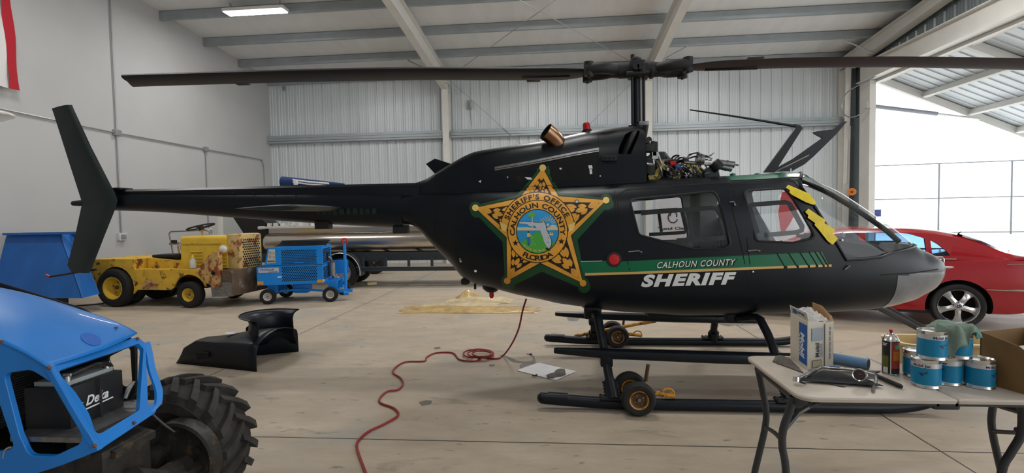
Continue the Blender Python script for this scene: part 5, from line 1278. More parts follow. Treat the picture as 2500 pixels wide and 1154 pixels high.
# ------------------------------------------------------------------ aluminium tank trailer behind
mat('tank_alu', (.60, .55, .49), .27, metal=1., var=.06, scale=2, stretch=(.4, 3, 3)); mat('tank_white', (.62, .61, .58), .5)
mat('alloy', (.62, .62, .63), .28, metal=.85)
tk = thing('tank_trailer', 'trailer with a long polished aluminium tank behind the helicopter boom', 'tank trailer', (-3.6, 11.1, 0))
x0, x1 = -6.46, -.4; cy = 11.05
m = MB(); R = []
for x, k in ((x0, .80), (x0+.03, .92), (x0+.10, 1.0), (x0+1.5, 1.0), (x0+3, 1.0), (x1-.1, 1.0), (x1, .85)):
    R.append([(x, cy+.46*k*math.copysign(abs(cos(a))**.75, cos(a)), .985+.235*k*math.copysign(abs(sin(a))**.8, sin(a))) for a in [2*pi*j/36 for j in range(36)]])
m.rings(R); obj('tank', m, 'tank_alu', tk)
m = MB(); m.box(((x0+x1)/2+.06, cy-.30, 1.24), (x1-x0-.1, .03, .11)); m.box(((x0+x1)/2+.06, cy+.30, 1.24), (x1-x0-.1, .03, .11)); obj('top_rail', m, 'tank_alu', tk, smooth=0)
m = MB(); m.box(((x0+x1)/2-.02, cy, 1.315), (x1-x0+.12, .8, .04)); m.box((x0-.06, cy-.3, 1.31), (.10, .16, .07), bev=.02); obj('walkway', m, 'tank_white', tk, smooth=0)
hr = random.Random(21); m = MB()
for k in range(16): m.box((x0+.1+k*.065, cy-.2+hr.uniform(-.1, .2), 1.36), (.05, .12, hr.uniform(.04, .13)), bev=.01)
obj('valve_manifold', m, 'tank_white', tk)
m = MB(); m.box(((x0+x1)/2, cy-.38, .66), (x1-x0+.1, .08, .18)); m.box(((x0+x1)/2, cy+.38, .66), (x1-x0+.1, .08, .18)); m.box(((x0+x1)/2+1, cy-.52, .40), (x1-x0-2.0, .05, .09))
for k in range(8): m.box((x0+.4+k*.75, cy, .62), (.07, .8, .10)); m.box((x0+2.3+k*.5, cy-.50, .52), (.05, .05, .24))
obj('chassis', m, 'dark_steel', tk, smooth=0)
m = MB(); m.box(((x0+x1)/2+1.0, cy-.55, .445), (x1-x0-2.2, .012, .012)); obj('chassis_trim', m, 'bare_metal', tk)
tw = lambda n, m, mt, p=None: obj(n, m, mt, p or tk)
for x in (-4.60, ): wheel(tk, (x, cy-.50, .33), .33, .2, .2, 'alloy', tw, 6, .5, (0, 1, 0), -1); wheel(tk, (x-.1, cy+.5, .33), .33, .2, .2, 'alloy', tw, 6, .5, (0, 1, 0), 1)
m = MB(); P = [(-4.60+.43*cos(a), .33+.42*sin(a)) for a in [lerp(-.15, pi+.15, k/16) for k in range(17)]]
m.rings([[(x, cy-.64, z), (x, cy-.36, z), (x*1.0, cy-.36, z+.012), (x, cy-.64, z+.012)] for x, z in P]); obj('mudguard', m, 'dark_steel', tk, smooth=50); m = MB(); m.tube([(x, cy-.645, z+.006) for x, z in P], .010, 6); obj('mudguard_edge', m, 'bare_metal', tk)
m = MB(); m.prism([(x, cy-.1, z) for x, z in ((-7.35, 1.62), (-6.75, 1.60), (-6.40, 1.3), (-6.42, .5), (-6.75, .55), (-6.95, 1.0))], (0, .5, 0)); obj('front_guard', m, 'matt_black', tk, smooth=0)
m = MB(); m.box((-6.8, cy, .30), (.08, .08, .6)); m.box((-7.0, cy, .62), (.8, .1, .1)); m.lathe([(.0, 0), (.1, 0), (.1, .02), (0, .02)], (-6.8, cy, 0), n=10); obj('jack_stand', m, 'dark_steel', tk)
m = MB(); wheel(tk, (-5.0, 13.0, .3), .3, .2, .18, 'dark_steel', tw) if False else None
t = thing('spare_wheel', 'black wheel standing on the floor in shadow behind the tank trailer', 'wheel', (-4.88, 13.2, 0)); wheel(t, (-4.88, 13.2, .3), .3, .22, .17, 'dark_steel', lambda n, m, mt, p=None: obj(n, m, mt, p or t))
# rolled cover on a rack over the tank
for x in (-5.95, -4.9):
    m = MB(); m.box((x, cy, 1.73), (.05, .05, .80)); m.box((x, cy, 2.13), (.05, .62, .04)); obj('rack_post', m, 'tank_white', tk, smooth=0)
mat('cover_navy', (.012, .035, .12), .85, bump=.3, bscale=9)
t = thing('rolled_awning', 'rolled navy blue awning with white arms lying above the tank trailer', 'awning', (-5.4, 10.8, 2.2))
a, b = Vector((-6.03, 10.8, 2.31)), Vector((-4.62, 10.8, 2.225)); m = MB(); P = [a.lerp(b, k/10) for k in range(11)]; m.tube([a-Vector((.03, 0, 0))]+P, [.05]+[lerp(.125, .02, (k/10)**1.1) for k in range(11)], 14); obj('cover', m, 'cover_navy', t)
for z, w in ((.02, .035), (-.03, .03)):
    m = MB(); m.tube([a.lerp(b, .22)+Vector((0, -.13, z+.03)), a.lerp(b, .45)+Vector((0, -.12, z)), a.lerp(b, .78)+Vector((0, -.09, z-.02))], w*.6, 6); obj('arm', m, 'aircraft_white', t)
m = MB(); m.box(a.lerp(b, .27)+Vector((0, -.14, .0)), (.09, .05, .12), bev=.02); obj('arm_joint', m, 'aircraft_white', t)

# ------------------------------------------------------------------ seen through the cabin windows
t = thing('sign_board', 'white sign board with a round emblem seen through the rear cabin window', 'sign', (2.3, 9.5, 0))
SX, SY = 2.55, 9.5
m = MB(); m.box((SX, SY, 1.36), (1.55, .06, .78), bev=.01); sb = obj('board', m, 'aircraft_white', t)
for x in (-.6, .6): m = MB(); m.box((SX+x, SY+.04, .5), (.06, .05, 1.0)); m.box((SX+x, SY, .03), (.08, .6, .06)); obj('leg', m, 'conduit_grey', t)
sc_ = pY(1643, 530, SY-.035); m = MB(); m.tube([sc_+Vector((.085*cos(a), 0, .10*sin(a))) for a in [lerp(2.2, 5.9, k/14) for k in range(15)]], .010, 6); m.tube([sc_+Vector((.01+.06*cos(a), 0, .035+.06*sin(a))) for a in [lerp(-.6, 3.4, k/12) for k in range(13)]], .010, 6); obj('emblem', m, 'matt_black', sb)
p = pY(1606, 561, SY-.034); m = MB(); add_text(m, '"Land Clearing and', plane_fn(p, (1, 0, 0), (0, 0, 1)), .052, 0, .03, width=.88); obj('lettering', m, 'matt_black', sb, 0, fix=False)
AY = 10.3
t = thing('light_aircraft', 'white and red aircraft tail seen through the cockpit side window', 'aircraft', (4.45, 10.4, 0))
m = MB(); P = [(x.x, x.z) for x in (pY(1902, 606, AY), pY(1893, 520, AY), pY(1900, 478, AY), pY(1918, 462, AY), pY(1946, 466, AY), pY(1966, 498, AY), pY(1988, 560, AY), pY(1992, 606, AY))]
m.rings([[(x*k+(1-k)*4.45, AY+y, z*k+(1-k)*1.3) for x, z in P] for y, k in ((-.06, .93), (-.03, .99), (.03, .99), (.06, .93))]); fn_ = obj('tail_fin', m, 'aircraft_white', t)
m = MB(); P = [(x.x, x.z) for x in (pY(1905, 470, AY), pY(1925, 463, AY), pY(1948, 470, AY), pY(1958, 490, AY), pY(1940, 515, AY), pY(1925, 545, AY), pY(1905, 575, AY), pY(1897, 520, AY))]
m.prism([(x, AY-.062, z) for x, z in P], (0, -.008, 0)); obj('red_flash', m, 'red_paint', fn_, 0)
m = MB(); R = []
for x, r in ((3.95, .08), (4.15, .22), (4.45, .32), (4.85, .34), (5.2, .20)): R.append([(x, 10.5+r*cos(a), .66+r*.9*sin(a)) for a in [2*pi*k/20 for k in range(20)]])
m.rings(R); obj('tail_cone', m, 'aircraft_white', t)
for x in (4.2, 4.9): m = MB(); m.cyl((x, 10.5, .4), (x, 10.5, .12), .025, n=8); m.lathe([(0, -.04), (.10, -.04), (.12, 0), (.10, .04), (0, .04)], (x, 10.5, .12), (0, 1, 0), 18); obj('tail_wheel', m, 'rubber', t)
# ------------------------------------------------------------------ red saloon outside the helicopter nose
mat('car_red', (.36, .004, .012), .25, coat=.7, var=.03, scale=2); mat('car_glass', (.07, .13, .19), .06, coat=.6); mat('rear_glass', (.30, .33, .36), .08, coat=.6); mat('chrome', (.75, .73, .70), .12, metal=1.)
CTH = radians(21)
car = thing('car', 'red four door saloon parked inside the big hangar door', 'car', (4.83, 6.64, 0), pi-CTH)
# local: x forward (to the left of the picture), y towards the camera is positive
mat('tyre_black', (.015, .015, .016), .6)
def K(name, m, material, parent=None, smooth=40): return obj(name, m, material, parent or car, smooth, local=True)
HWC = .80                                               # half width; the near flank is y = 0, the middle y = -.80
SHL = [(-1.05, .62, .80, .10), (-1.0, .50, .845, .06), (-.9, .36, .868, .03), (-.65, .22, .878, .01), (-.45, .185, .878, 0), (0, .18, .868, 0), (.5, .18, .858, 0), (1.2, .175, .85, 0), (2.0, .175, .835, 0), (2.7, .18, .78, 0), (3.1, .2, .70, .05), (3.3, .26, .58, .14), (3.36, .32, .5, .22)]
def shell(x):
    zb, zt, ins = (interp(SHL, x, c) for c in (1, 2, 3)); zm = .52
    P = [(-.12-ins, zb), (-.04-ins, zb+.02), (-.015-ins, zb+.10), (-.0-ins, min(zm, zt-.1)), (-.012-ins, lerp(zm, zt, .55)), (-.045-ins, lerp(zm, zt, .88)), (-.10-ins, zt), (-.30-ins*.8, zt+.018), (-.8, zt+.025)]
    Q = P + [(-1.6-y, z) for y, z in P[-2::-1]]
    return [(x, y, z) for y, z in Q]
m = MB(); m.rings([shell(lerp(-1.05, 3.36, i/70)) for i in range(71)]); body = obj('body_shell', m, ['car_red', 'matt_black'], None)
cuts = []
for x in (0., 2.52):
    for y in (.08, -1.68):
        c = MB(); c.lathe([(0, -.30), (.325, -.30), (.325, .30), (0, .30)], (x, y, .275), (0, 1, 0), 40, mi=1); cuts.append(obj('x', c, ['car_red', 'matt_black'], None))
boolean(body, cuts)
for p in body.data.polygons: p.use_smooth = True
body.data.set_sharp_from_angle(angle=radians(32)); body.parent = car
# greenhouse
RF = [(-.60, .885, .885, .13), (-.45, .87, .94, .16), (-.25, .87, 1.055, .20), (0, .87, 1.150, .235), (.2, .87, 1.195, .25), (.5, .86, 1.222, .26), (1.0, .85, 1.225, .26), (1.4, .85, 1.19, .25), (1.8, .84, 1.02, .20), (2.1, .83, .85, .15)]
def cab(x, d=0.):
    zb, zt, ins = (interp(RF, x, c) for c in (1, 2, 3)); zt -= d; h = max(.004, zt-zb)
    P = [(-.055-d, zb-.03), (-.06-d, zb), (lerp(-.06, -ins, .55)-d, zb+h*.55), (-ins*.86-d, zb+h*.85), (-ins-.05, zb+h*.97), (-ins-.16, zt), (-.80, zt+.012)]
    return [(x, y, z) for y, z in P + [(-1.6-y, z) for y, z in P[-2::-1]]]
def cav(x):
    zb = interp(RF, x, 1); return [(x, -.8+(y+.8)*.94, zb+(z-zb)*.90) for _, y, z in cab(x)]
WQ = rpoly([(.245, .885), (.06, .885), (.10, .94), (.17, 1.02), (.245, 1.075)], [.01, .03, .1, .1, .01]); WRD = rpoly([(.30, .885), (.30, 1.095), (.45, 1.15), (.62, 1.17), (.92, 1.17), (.92, .885)], [.01, .01, .1, .1, .01, .01]); WFD = rpoly([(1.0, .885), (1.0, 1.17), (1.35, 1.13), (1.75, .93), (1.75, .885)], [.01, .02, .1, .03, .01])
m = MB(); m.rings([cab(lerp(-.60, 2.1, i/60)) for i in range(61)]); cs = obj('roof_shell', m, ['car_red', 'matt_black'], None); c = MB(); c.rings([cav(lerp(-.42, 1.98, i/48)) for i in range(49)], mi=1); cut = [obj('x', c, ['car_red', 'matt_black'], None)]
for p in cut[0].data.polygons: p.material_index = 1
WFAR = rpoly([(-.28, .89), (-.21, .96), (-.05, 1.04), (.2, 1.10), (.45, 1.15), (.92, 1.165), (.92, .885)], [.02, .05, .1, .1, .1, .02, .02])  # unseen far opening enlarged through the pillar so daylight shows through the car
for P, y0, dy in ((WQ, -.5, .9), (WRD, -.5, .9), (WFD, -2.2, 2.6), (WFAR, -2.2, 1.1)): c = MB(); c.prism([(x, y0, z) for x, z in P], (0, dy, 0), mi=1); cut.append(obj('x', c, ['car_red', 'matt_black'], None))
boolean(cs, cut)
for p in cs.data.polygons: p.use_smooth = True
cs.data.set_sharp_from_angle(angle=radians(32)); cs.parent = car
glass_mat('sky_tint_glass', (.55, .78, 1.), .85)  # blue of the sky beyond is put into the pane colour
def side_y(x, z): 
    R = cab(x); 
    for a, b in zip(R, R[1:]):
        if a[2] <= z <= b[2] and b[2] > a[2]: return lerp(a[1], b[1], (z-a[2])/(b[2]-a[2]))
    return -.2
def sidepoly(name, P, material, off=.006, side=1):
    m = MB(); T = bmesh.new(); f = T.faces.new([T.verts.new((x, z, 0)) for x, z in P]); f.normal_update(); bmesh.ops.triangulate(T, faces=[f])
    for ax, st in ((0, .1), (1, .06)):
        for k in range(-20, 30):
            co = (k*st, 0, 0) if ax == 0 else (0, k*st, 0); no = (1, 0, 0) if ax == 0 else (0, 1, 0); bmesh.ops.bisect_plane(T, geom=T.verts[:]+T.edges[:]+T.faces[:], plane_co=co, plane_no=no)
    mp = {v: m.bm.verts.new((v.co.x, (side_y(v.co.x, v.co.y)+off) if side > 0 else (-1.6-side_y(v.co.x, v.co.y)-off), v.co.y)) for v in T.verts}
    for f in T.faces: m.face([mp[v] for v in f.verts])
    T.free(); return K(name, m, material)
for nm, P, s in (('quarter_window', WQ, 1), ('rear_door_window', WRD, 1), ('front_door_window', WFD, 1), ('rear_door_window', WFAR, -1), ('front_door_window', WFD, -1)): sidepoly(nm, P, 'sky_tint_glass', .002, s)  # the far rear pane fills the enlarged opening, not a door window alone
m = MB(); R = []
for i in range(13):
    x = lerp(-.52, -.02, i/12); zt = interp(RF, x, 2)+.010; w = lerp(.60, .52, i/12); R.append([(x, -.8+w*t, zt+.006*(1-t*t)+.008) for t in [lerp(-1, 1, k/10) for k in range(11)]])
m.rings(R, closed=False, caps=False); K('rear_window', m, 'rear_glass')
m = MB(); m.tube([(-.20, -.78, 1.08), (-.19, -.78, 1.13), (-.22, -.78, 1.16)], [.03, .012, .003], 6); K('roof_antenna', m, 'matt_black')
for P, r in (([(-.25, .004, .50), (-.6, -.002, .497), (-.95, -.045, .50)], .010), ([(.02, -.045, .850), (.7, -.045, .845), (1.8, -.045, .83)], .007), ([(.36, .006, .50), (1.2, .006, .50), (2.1, .006, .50)], .010), ([(-.42, -.06, .86), (-.7, -.07, .855)], .004), ([(-.44, -.02, .80), (-.8, -.03, .79)], .004)):
    m = MB(); m.tube(P, r, 6); K('side_moulding', m, 'chrome')
m = MB(); m.box((-.96, -.35, .70), (.12, .42, .14), bev=.03); K('tail_lamp', m, 'red_lens')
m = MB(); m.box((.62, .006, .72), (.16, .03, .03), bev=.01); K('door_handle', m, 'car_red')
m = MB(); m.box((1.2, -.12, .19), (1.9, .12, .05)); K('sill', m, 'matt_black')
for x, y, s in ((0, -.10, 1), (2.52, -.10, 1), (0, -1.50, -1), (2.52, -1.50, -1)):
    r, w = .275, .19; c = Vector((x, y, r)); m = MB(); h = w/2
    m.lathe([(.20, -h*.8), (.225, -h), (.255, -h), (.27, -h*.8), (r, -h*.6), (r, h*.6), (.27, h*.8), (.255, h), (.225, h), (.20, h*.8)], c, (0, 1, 0), 44); ty = K('tyre', m, 'tyre_black')
    m = MB(); m.lathe([(.19, -h*.8), (.19, s*h*.5), (.193, s*h*.8), (.205, s*h*.95), (.208, s*h*.8)] if s > 0 else [(.19, h*.8), (.19, -h*.5), (.205, -h*.95)], c, (0, 1, 0), 40); m.lathe([(.0, s*-.02), (.19, s*-.02)], c, (0, 1, 0), 24, mi=1)
    rim = K('wheel_rim', m, ['alloy', 'dark_hole'], ty)
    if s > 0:
        m = MB()
        for k in range(5):
            a = radians(-90+72*k); d = Vector((cos(a), 0, sin(a))); e = Vector((-sin(a), 0, cos(a))); F_ = c+Vector((0, h*.75, 0))
            S_ = []
            for t, w2, dy in ((.03, .034, .0), (.07, .030, .004), (.11, .028, 0), (.155, .036, -.012), (.196, .056, -.03)): S_.append([F_+d*t+e*w2+Vector((0, dy-.004, 0)), F_+d*t+Vector((0, dy+.012, 0)), F_+d*t-e*w2+Vector((0, dy-.004, 0)), F_+d*t-e*w2*.8+Vector((0, dy-.035, 0)), F_+d*t+e*w2*.8+Vector((0, dy-.035, 0))])
            m.rings(S_)
        m.lathe([(.062, -.02), (.058, .01), (.036, .016), (.034, .013), (0, .013)], c+Vector((0, h*.75, 0)), (0, 1, 0), 24); K('spokes', m, 'alloy', ty, 50)
        m = MB()
        for k in range(5): a = radians(-54+72*k); m.lathe([(.011, .0), (.011, .013), (0, .014)], c+Vector((.047*cos(a), h*.75, .047*sin(a))), (0, 1, 0), 8)
        K('lug_bolts', m, 'dark_steel', ty)
        m = MB(); q = c+Vector((0, h*.75+.0135, 0)); m.lathe([(0, 0), (.030, 0), (.030, .002), (0, .002)], q, (0, 1, 0), 20, mi=1)
        for k in range(3): a = radians(90+120*k); d = Vector((cos(a), 0, sin(a))); e = Vector((-sin(a), 0, cos(a))); p = q+Vector((0, .003, 0)); m.poly([p+d*.022, p+e*.004, p-e*.004])
        m.tube([q+Vector((.024*cos(a), .003, .024*sin(a))) for a in [2*pi*k/20 for k in range(20)]], .002, 4, closed=True); K('hub_emblem', m, ['alloy', 'dark_steel'], ty)
# black tow bar leaning down behind the nose
t = thing('tow_bar', 'long black bar slanting to the floor between helicopter nose and red car', 'tow bar', pZ(2250, 800, 0))
a, b = pY(2130, 742, 5.6), pZ(2252, 806, .03); m = MB(); m.tube([a, b], .035, 8); obj('bar', m, 'matt_black', t); m = MB(); m.tube([a+Vector((.12, .1, .0)), b+Vector((.10, .06, .0))], .02, 6); obj('side_rod', m, 'matt_black', t)
# ------------------------------------------------------------------ folding table
mat('table_top', (.52, .46, .39), .5, var=.05, scale=5, bump=.03, bscale=80); mat('table_leg', (.045, .048, .052), .4, metal=.4)
TZ = .74
tb = thing('folding_table', 'beige plastic folding table with dark curved legs in the foreground', 'table', (1.53, 2.4, 0))
X0, X1, XM, Y0, Y1 = .945, 2.10, 1.528, 2.095, 2.70
for x0, x1, rs in ((X0, XM-.002, (.07, .003, .003, .05)), (XM+.002, X1, (.003, .07, .05, .003))):
    P = rpoly([(x0, Y0), (x1, Y0), (x1, Y1), (x0, Y1)], rs, 6)
    R = []
    for k, z in ((.012, TZ-.024), (.003, TZ-.020), (0, TZ-.008), (.003, TZ-.002), (.008, TZ)):
        cx, cy = (x0+x1)/2, (Y0+Y1)/2
        R.append([(cx+(x-cx)*(1-2*k/(x1-x0)), cy+(y-cy)*(1-2*k/(Y1-Y0)), z) for x, y in P])
    m = MB(); m.rings(R); obj('table_top', m, 'table_top', tb)
for x0, x1 in ((X0+.1, XM-.03), (XM+.03, X1-.1)):
    for yy in (Y0+.07, Y1-.07): m = MB(); m.box(((x0+x1)/2, yy, TZ-.036), (x1-x0, .03, .025)); obj('side_rail', m, 'table_leg', tb, smooth=0)
for yy in (Y0+.08, Y1-.08): m = MB(); m.box((XM, yy, TZ-.045), (.10, .05, .04), bev=.01); obj('hinge', m, 'table_leg', tb)
def leg(P, Yt, Yb=None):
    m = MB(); m.tube(smooth_path(P, 5), .0155, 12); return obj('leg', m, 'table_leg', tb)
def lp(pts, Y): return [pY(x, y, Y) for x, y in pts]
def tofloor(P, dx):
    P[0].z = TZ-.036; q = P[-1]; return P + [Vector((q.x+dx*.55, q.y, q.z*.45)), Vector((q.x+dx, q.y, .0))]
NLP = tofloor(lp([(1937, 958), (1928, 1000), (1912, 1048), (1910, 1090), (1918, 1140)], Y0+.10), .02)
FLP = tofloor(lp([(1850, 890), (1858, 935), (1870, 1000), (1868, 1042), (1855, 1100), (1843, 1150)], Y1-.10), -.03)
leg(NLP, 0); leg(FLP, 0)
m = MB(); m.tube(smooth_path([pY(1868, 1043, Y1-.11), pY(1886, 1052, Y1-.25), pY(1903, 1068, Y0+.2), pY(1912, 1086, Y0+.1)], 5), .010, 8); obj('leg_brace', m, 'table_leg', tb)
m = MB(); m.tube([NLP[0], FLP[0]], .0155, 10); obj('leg_brace', m, 'table_leg', tb)
m = MB(); m.tube([pY(1911, 1052, Y0+.12), pY(1948, 1008, Y0+.2), pY(1975, 992, Y0+.3), Vector((1.36, 2.40, TZ-.05))], .011, 8); obj('folding_stay', m, 'table_leg', tb)
m = MB(); m.box(NLP[0]+Vector((.02, .02, .0)), (.05, .10, .05), bev=.01); m.tube(smooth_path([NLP[0]+Vector((.03, 0, -.01)), NLP[0]+Vector((.06, 0, -.03)), NLP[0]+Vector((.07, 0, -.01))], 3), .006, 6); obj('lock_catch', m, 'table_leg', tb)
NRP = tofloor(lp([(2488, 960), (2496, 1010), (2492, 1062), (2468, 1105), (2446, 1150)], Y0+.12), -.03)
FRP = [Vector((2*XM-p.x, p.y, p.z)) for p in FLP]
leg(NRP, 0); leg(FRP, 0)
m = MB(); m.tube([NRP[0], Vector((NRP[0].x, FRP[0].y, NRP[0].z))], .0155, 10); obj('leg_brace', m, 'table_leg', tb)
m = MB(); m.tube([pY(2400, 976, Y0+.3), pY(2447, 990, Y0+.25), pY(2495, 1004, Y0+.13)], [.011, .016, .016], 8); obj('folding_stay', m, 'table_leg', tb)
m = MB(); m.tube(smooth_path([pY(2482, 1048, Y0+.13), pY(2500, 1056, Y0+.25), Vector((FRP[3].x, FRP[3].y, FRP[3].z))], 4), .010, 8); obj('leg_brace', m, 'table_leg', tb)

# ------------------------------------------------------------------ oil cans
mat('can_blue', (.002, .21, .40), .35); mat('can_silver', (.62, .62, .63), .3, metal=.55); mat('tin', (.70, .69, .67), .22, metal=1.); mat('ink_navy', (.015, .03, .09), .5); mat('ink_red', (.5, .03, .03), .5)
CR, CH = .0505, .117
def can(label, x, y, z, turn):
    t = thing('oil_can', label, 'can', (x, y, z), turn, 'blue oil cans on the table')
    m = MB(); m.lathe([(0, .004), (CR-.003, .003), (CR-.0005, 0), (CR+.0012, .001), (CR+.0012, .004), (CR, .006), (CR, CH-.006), (CR+.0012, CH-.004), (CR+.0012, CH-.001), (CR-.0005, CH), (CR-.004, CH-.004), (CR-.006, CH-.006), (0, CH-.006)], n=40); obj('tin_body', m, 'tin', t, local=True)
    m = MB(); m.lathe([(CR+.0004, .012), (CR+.0004, .014), (CR+.0004, .084), (CR+.0004, .104)], n=40, mis=[1, 0, 1]); lb = obj('label', m, ['can_blue', 'can_silver'], t, local=True, fix=False)
    def cy(u, v, off=.0009): a = -pi/2+u/CR; return Vector(((CR+off)*cos(a), (CR+off)*sin(a), v))
    m = MB(); add_text(m, 'M', lambda u, v: cy(u-.030, v+.0875), .0105, 0, .03, 0, 1.15); add_text(m, 'bil Jet', lambda u, v: cy(u-.009, v+.0875), .0105, 0, .03, 0, 1.15, .02); add_text(m, 'o', lambda u, v: cy(u-.0185, v+.0875), .0105, 1, .03, 0, 1.15)
    q = [(-.012, .060), (.004, .064), (.024, .074), (.018, .066), (.026, .064), (.008, .056), (.004, .048), (-.002, .056)]
    m.poly([cy(u, v) for u, v in q]); obj('label_print', m, ['ink_navy', 'ink_red'], lb, 0, local=True, fix=False)
    return t
def tp(x, y, z=TZ): p = pZ(x, y, z); return p.x, p.y
CANS = {}
for k, (px, py, z, turn, lab) in dict(A=(2238, 917, TZ, radians(10), 'blue oil can at the back left of the bottom row, behind another can'), B=(2260, 941, TZ, radians(-52), 'blue oil can in front at the left of the bottom row'), C=(2311, 934, TZ, radians(-70), 'blue oil can squeezed between two others in the bottom row'),
        D=(2366, 940, TZ, radians(18), 'blue oil can at the right end of the bottom row by the cardboard'), E=(2275, 874, TZ+CH, radians(3), 'blue oil can stacked on top with its silver lid bare'), F=(2335, 871, TZ+CH, radians(40), 'blue oil can stacked on top under the green cloth')).items():
    x, y = tp(px, py, z); CANS[k] = (x, y, z, turn, lab)
def apart(a, b, d=2*CR+.0035):
    xa, ya = CANS[a][:2]; xb, yb = CANS[b][:2]; v = Vector((xb-xa, yb-ya)); 
    if v.length < d: v = v.normalized()*d; CANS[b] = (xa+v.x, ya+v.y) + CANS[b][2:]
apart('B', 'A'); apart('B', 'C'); apart('C', 'D'); apart('C', 'A'); apart('E', 'F')
for k, v in CANS.items(): can(v[4], v[0], v[1], v[2]+(.001 if v[2] < TZ+.01 else .0025), v[3])
# green cloth over the second top can
mat('cloth_green', (.20, .27, .22), .9, var=.15, scale=10, bump=.2, bscale=60); mat('cloth_teal', (.10, .26, .22), .9, bump=.2, bscale=60)
cx, cy, cz = CANS['F'][0], CANS['F'][1], TZ+2*CH
m = MB(); V = []
n = 26
for i in range(n+1):
    row = []
    for j in range(n+1):
        u, v = (i/n-.5), (j/n-.5); x, y = u*.21, v*.17; r = sqrt(x*x+y*y); a = atan2(y, x)
        over = max(0, r-.056); rr_ = min(r, .057+over*.25)
        drop = -over*(2.3 if u < .05 and v < .1 else .62)*(1 if v < .25 else .6)
        fold = .010*sin(5*a+u*9)*min(1, r/.05)+.008*abs(sin(u*14+v*9))
        row.append(m.bm.verts.new((cx-.012+rr_*cos(a)*1.08+fold*.5*cos(a), cy+rr_*sin(a)*1.08+fold*.5*sin(a), cz+.012+max(-.112, drop)+fold*.9)))
    V.append(row)
for i in range(n):
    for j in range(n): m.face((V[i][j], V[i+1][j], V[i+1][j+1], V[i][j+1]), 0 if i < 20 else 1)
g = obj('shop_cloth', m, ['cloth_green', 'cloth_teal'], smooth=60); md = g.modifiers.new('thick', 'SOLIDIFY'); md.thickness = .002; md.offset = 1; tag(g, 'crumpled green shop cloth thrown over the top right oil can', 'cloth')

# ------------------------------------------------------------------ spray can
mat('aero_black', (.02, .02, .022), .35); mat('aero_red', (.45, .05, .03), .4); mat('aero_orange', (.62, .20, .02), .4); mat('aero_green', (.10, .35, .16), .4); mat('aero_white', (.7, .7, .68), .4); mat('aero_olive', (.16, .15, .03), .45)
x, y = tp(2174, 911); t = thing('spray_can', 'black and red spray can with red nozzle standing on the table', 'spray can', (x, y, TZ))
r, h = .0318, .150
m = MB(); m.lathe([(0, .003), (r-.002, 0), (r+.001, .002), (r, .005), (r, h), (r+.001, h+.002), (r-.001, h+.005), (r*.72, h+.022), (r*.42, h+.027), (r*.42, h+.031), (r*.34, h+.032), (0, h+.028)], n=32); obj('can_body', m, 'tin', t, local=True)
m = MB()
def sp(a, z, off=.0006): return Vector(((r+off)*cos(a), (r+off)*sin(a), z))
def wrap(a0, a1, z0, z1, mi, off=.0006, n=10):
    V = [(m.bm.verts.new(sp(lerp(a0, a1, k/n), z0, off)), m.bm.verts.new(sp(lerp(a0, a1, k/n), z1, off))) for k in range(n+1)]
    for a, b in zip(V, V[1:]): m.face((a[0], b[0], b[1], a[1]), mi)
D = radians
view = atan2(-y, -x)
wrap(view-pi, view+pi, .006, h-.001, 0, .0005, 40); wrap(view+.12, view+1.5, .03, h-.004, 1); wrap(view+.12, view+1.5, .006, .03, 0, .0008)
wrap(view+.30, view+1.3, .066, .108, 2, .0010); wrap(view+.25, view+1.3, .036, .062, 1, .0010); wrap(view+.5, view+1.15, .115, .135, 3, .0010); wrap(view-1.1, view-.25, .035, .085, 5, .0010); wrap(view-.95, view-.3, .008, .034, 4, .0010); wrap(view-1.1, view-.5, .130, .134, 4, .0010); wrap(view-1.1, view-.4, .137, .141, 4, .0010); wrap(view-.05, view+.08, .006, h-.001, 4, .0008)
obj('can_label', m, ['aero_black', 'aero_red', 'aero_orange', 'aero_green', 'aero_white', 'aero_olive'], t, local=True, fix=False)
m = MB(); m.lathe([(.004, h+.028), (.004, h+.036), (.0065, h+.037), (.0065, h+.048), (.004, h+.050), (0, h+.050)], n=14); obj('nozzle', m, 'red_paint', t, local=True)

# ------------------------------------------------------------------ tub
mat('tub_cream', (.66, .50, .24), .42, var=.05, scale=6)
A, B = pZ(2145, 864, TZ), pZ(2207, 894, TZ)
ang = 0.; u_ = Vector((cos(ang), sin(ang), 0)); v_ = Vector((-sin(ang), cos(ang), 0))
tub = thing('plastic_tub', 'cream plastic tub behind the oil cans on the table', 'tub', (1.74, 2.62, TZ))
o = Vector((1.622, 2.525, TZ+.0015))
def tb_(a, b, z): return o+u_*a+v_*b+Vector((0, 0, z))
LW, DW, HT = .40, .155, .105
def ringr(g, z): return [tb_(x, y, z) for x, y in rpoly([(-g, -g), (LW+g, -g), (LW+g, DW+g), (-g, DW+g)], .03+g, 4)]
m = MB(); m.rings([ringr(0, 0), ringr(.018, HT), ringr(.030, HT), ringr(.030, HT-.008), ringr(.036, HT-.008), ringr(.036, HT+.004), ringr(.014, HT+.004), ringr(-.004, .006)]); obj('body', m, 'tub_cream', tub)
m = MB(); P = rpoly([(.17, .0), (.215, .0), (.215, DW), (.17, DW)], .015, 3); m.rings([[tb_(x, y, .004) for x, y in P], [tb_(lerp(.192, x, .8), y, HT+.012) for x, y in P], [tb_(lerp(.192, x, .5), y, HT+.018) for x, y in P]]); obj('handle_divider', m, 'tub_cream', tub)

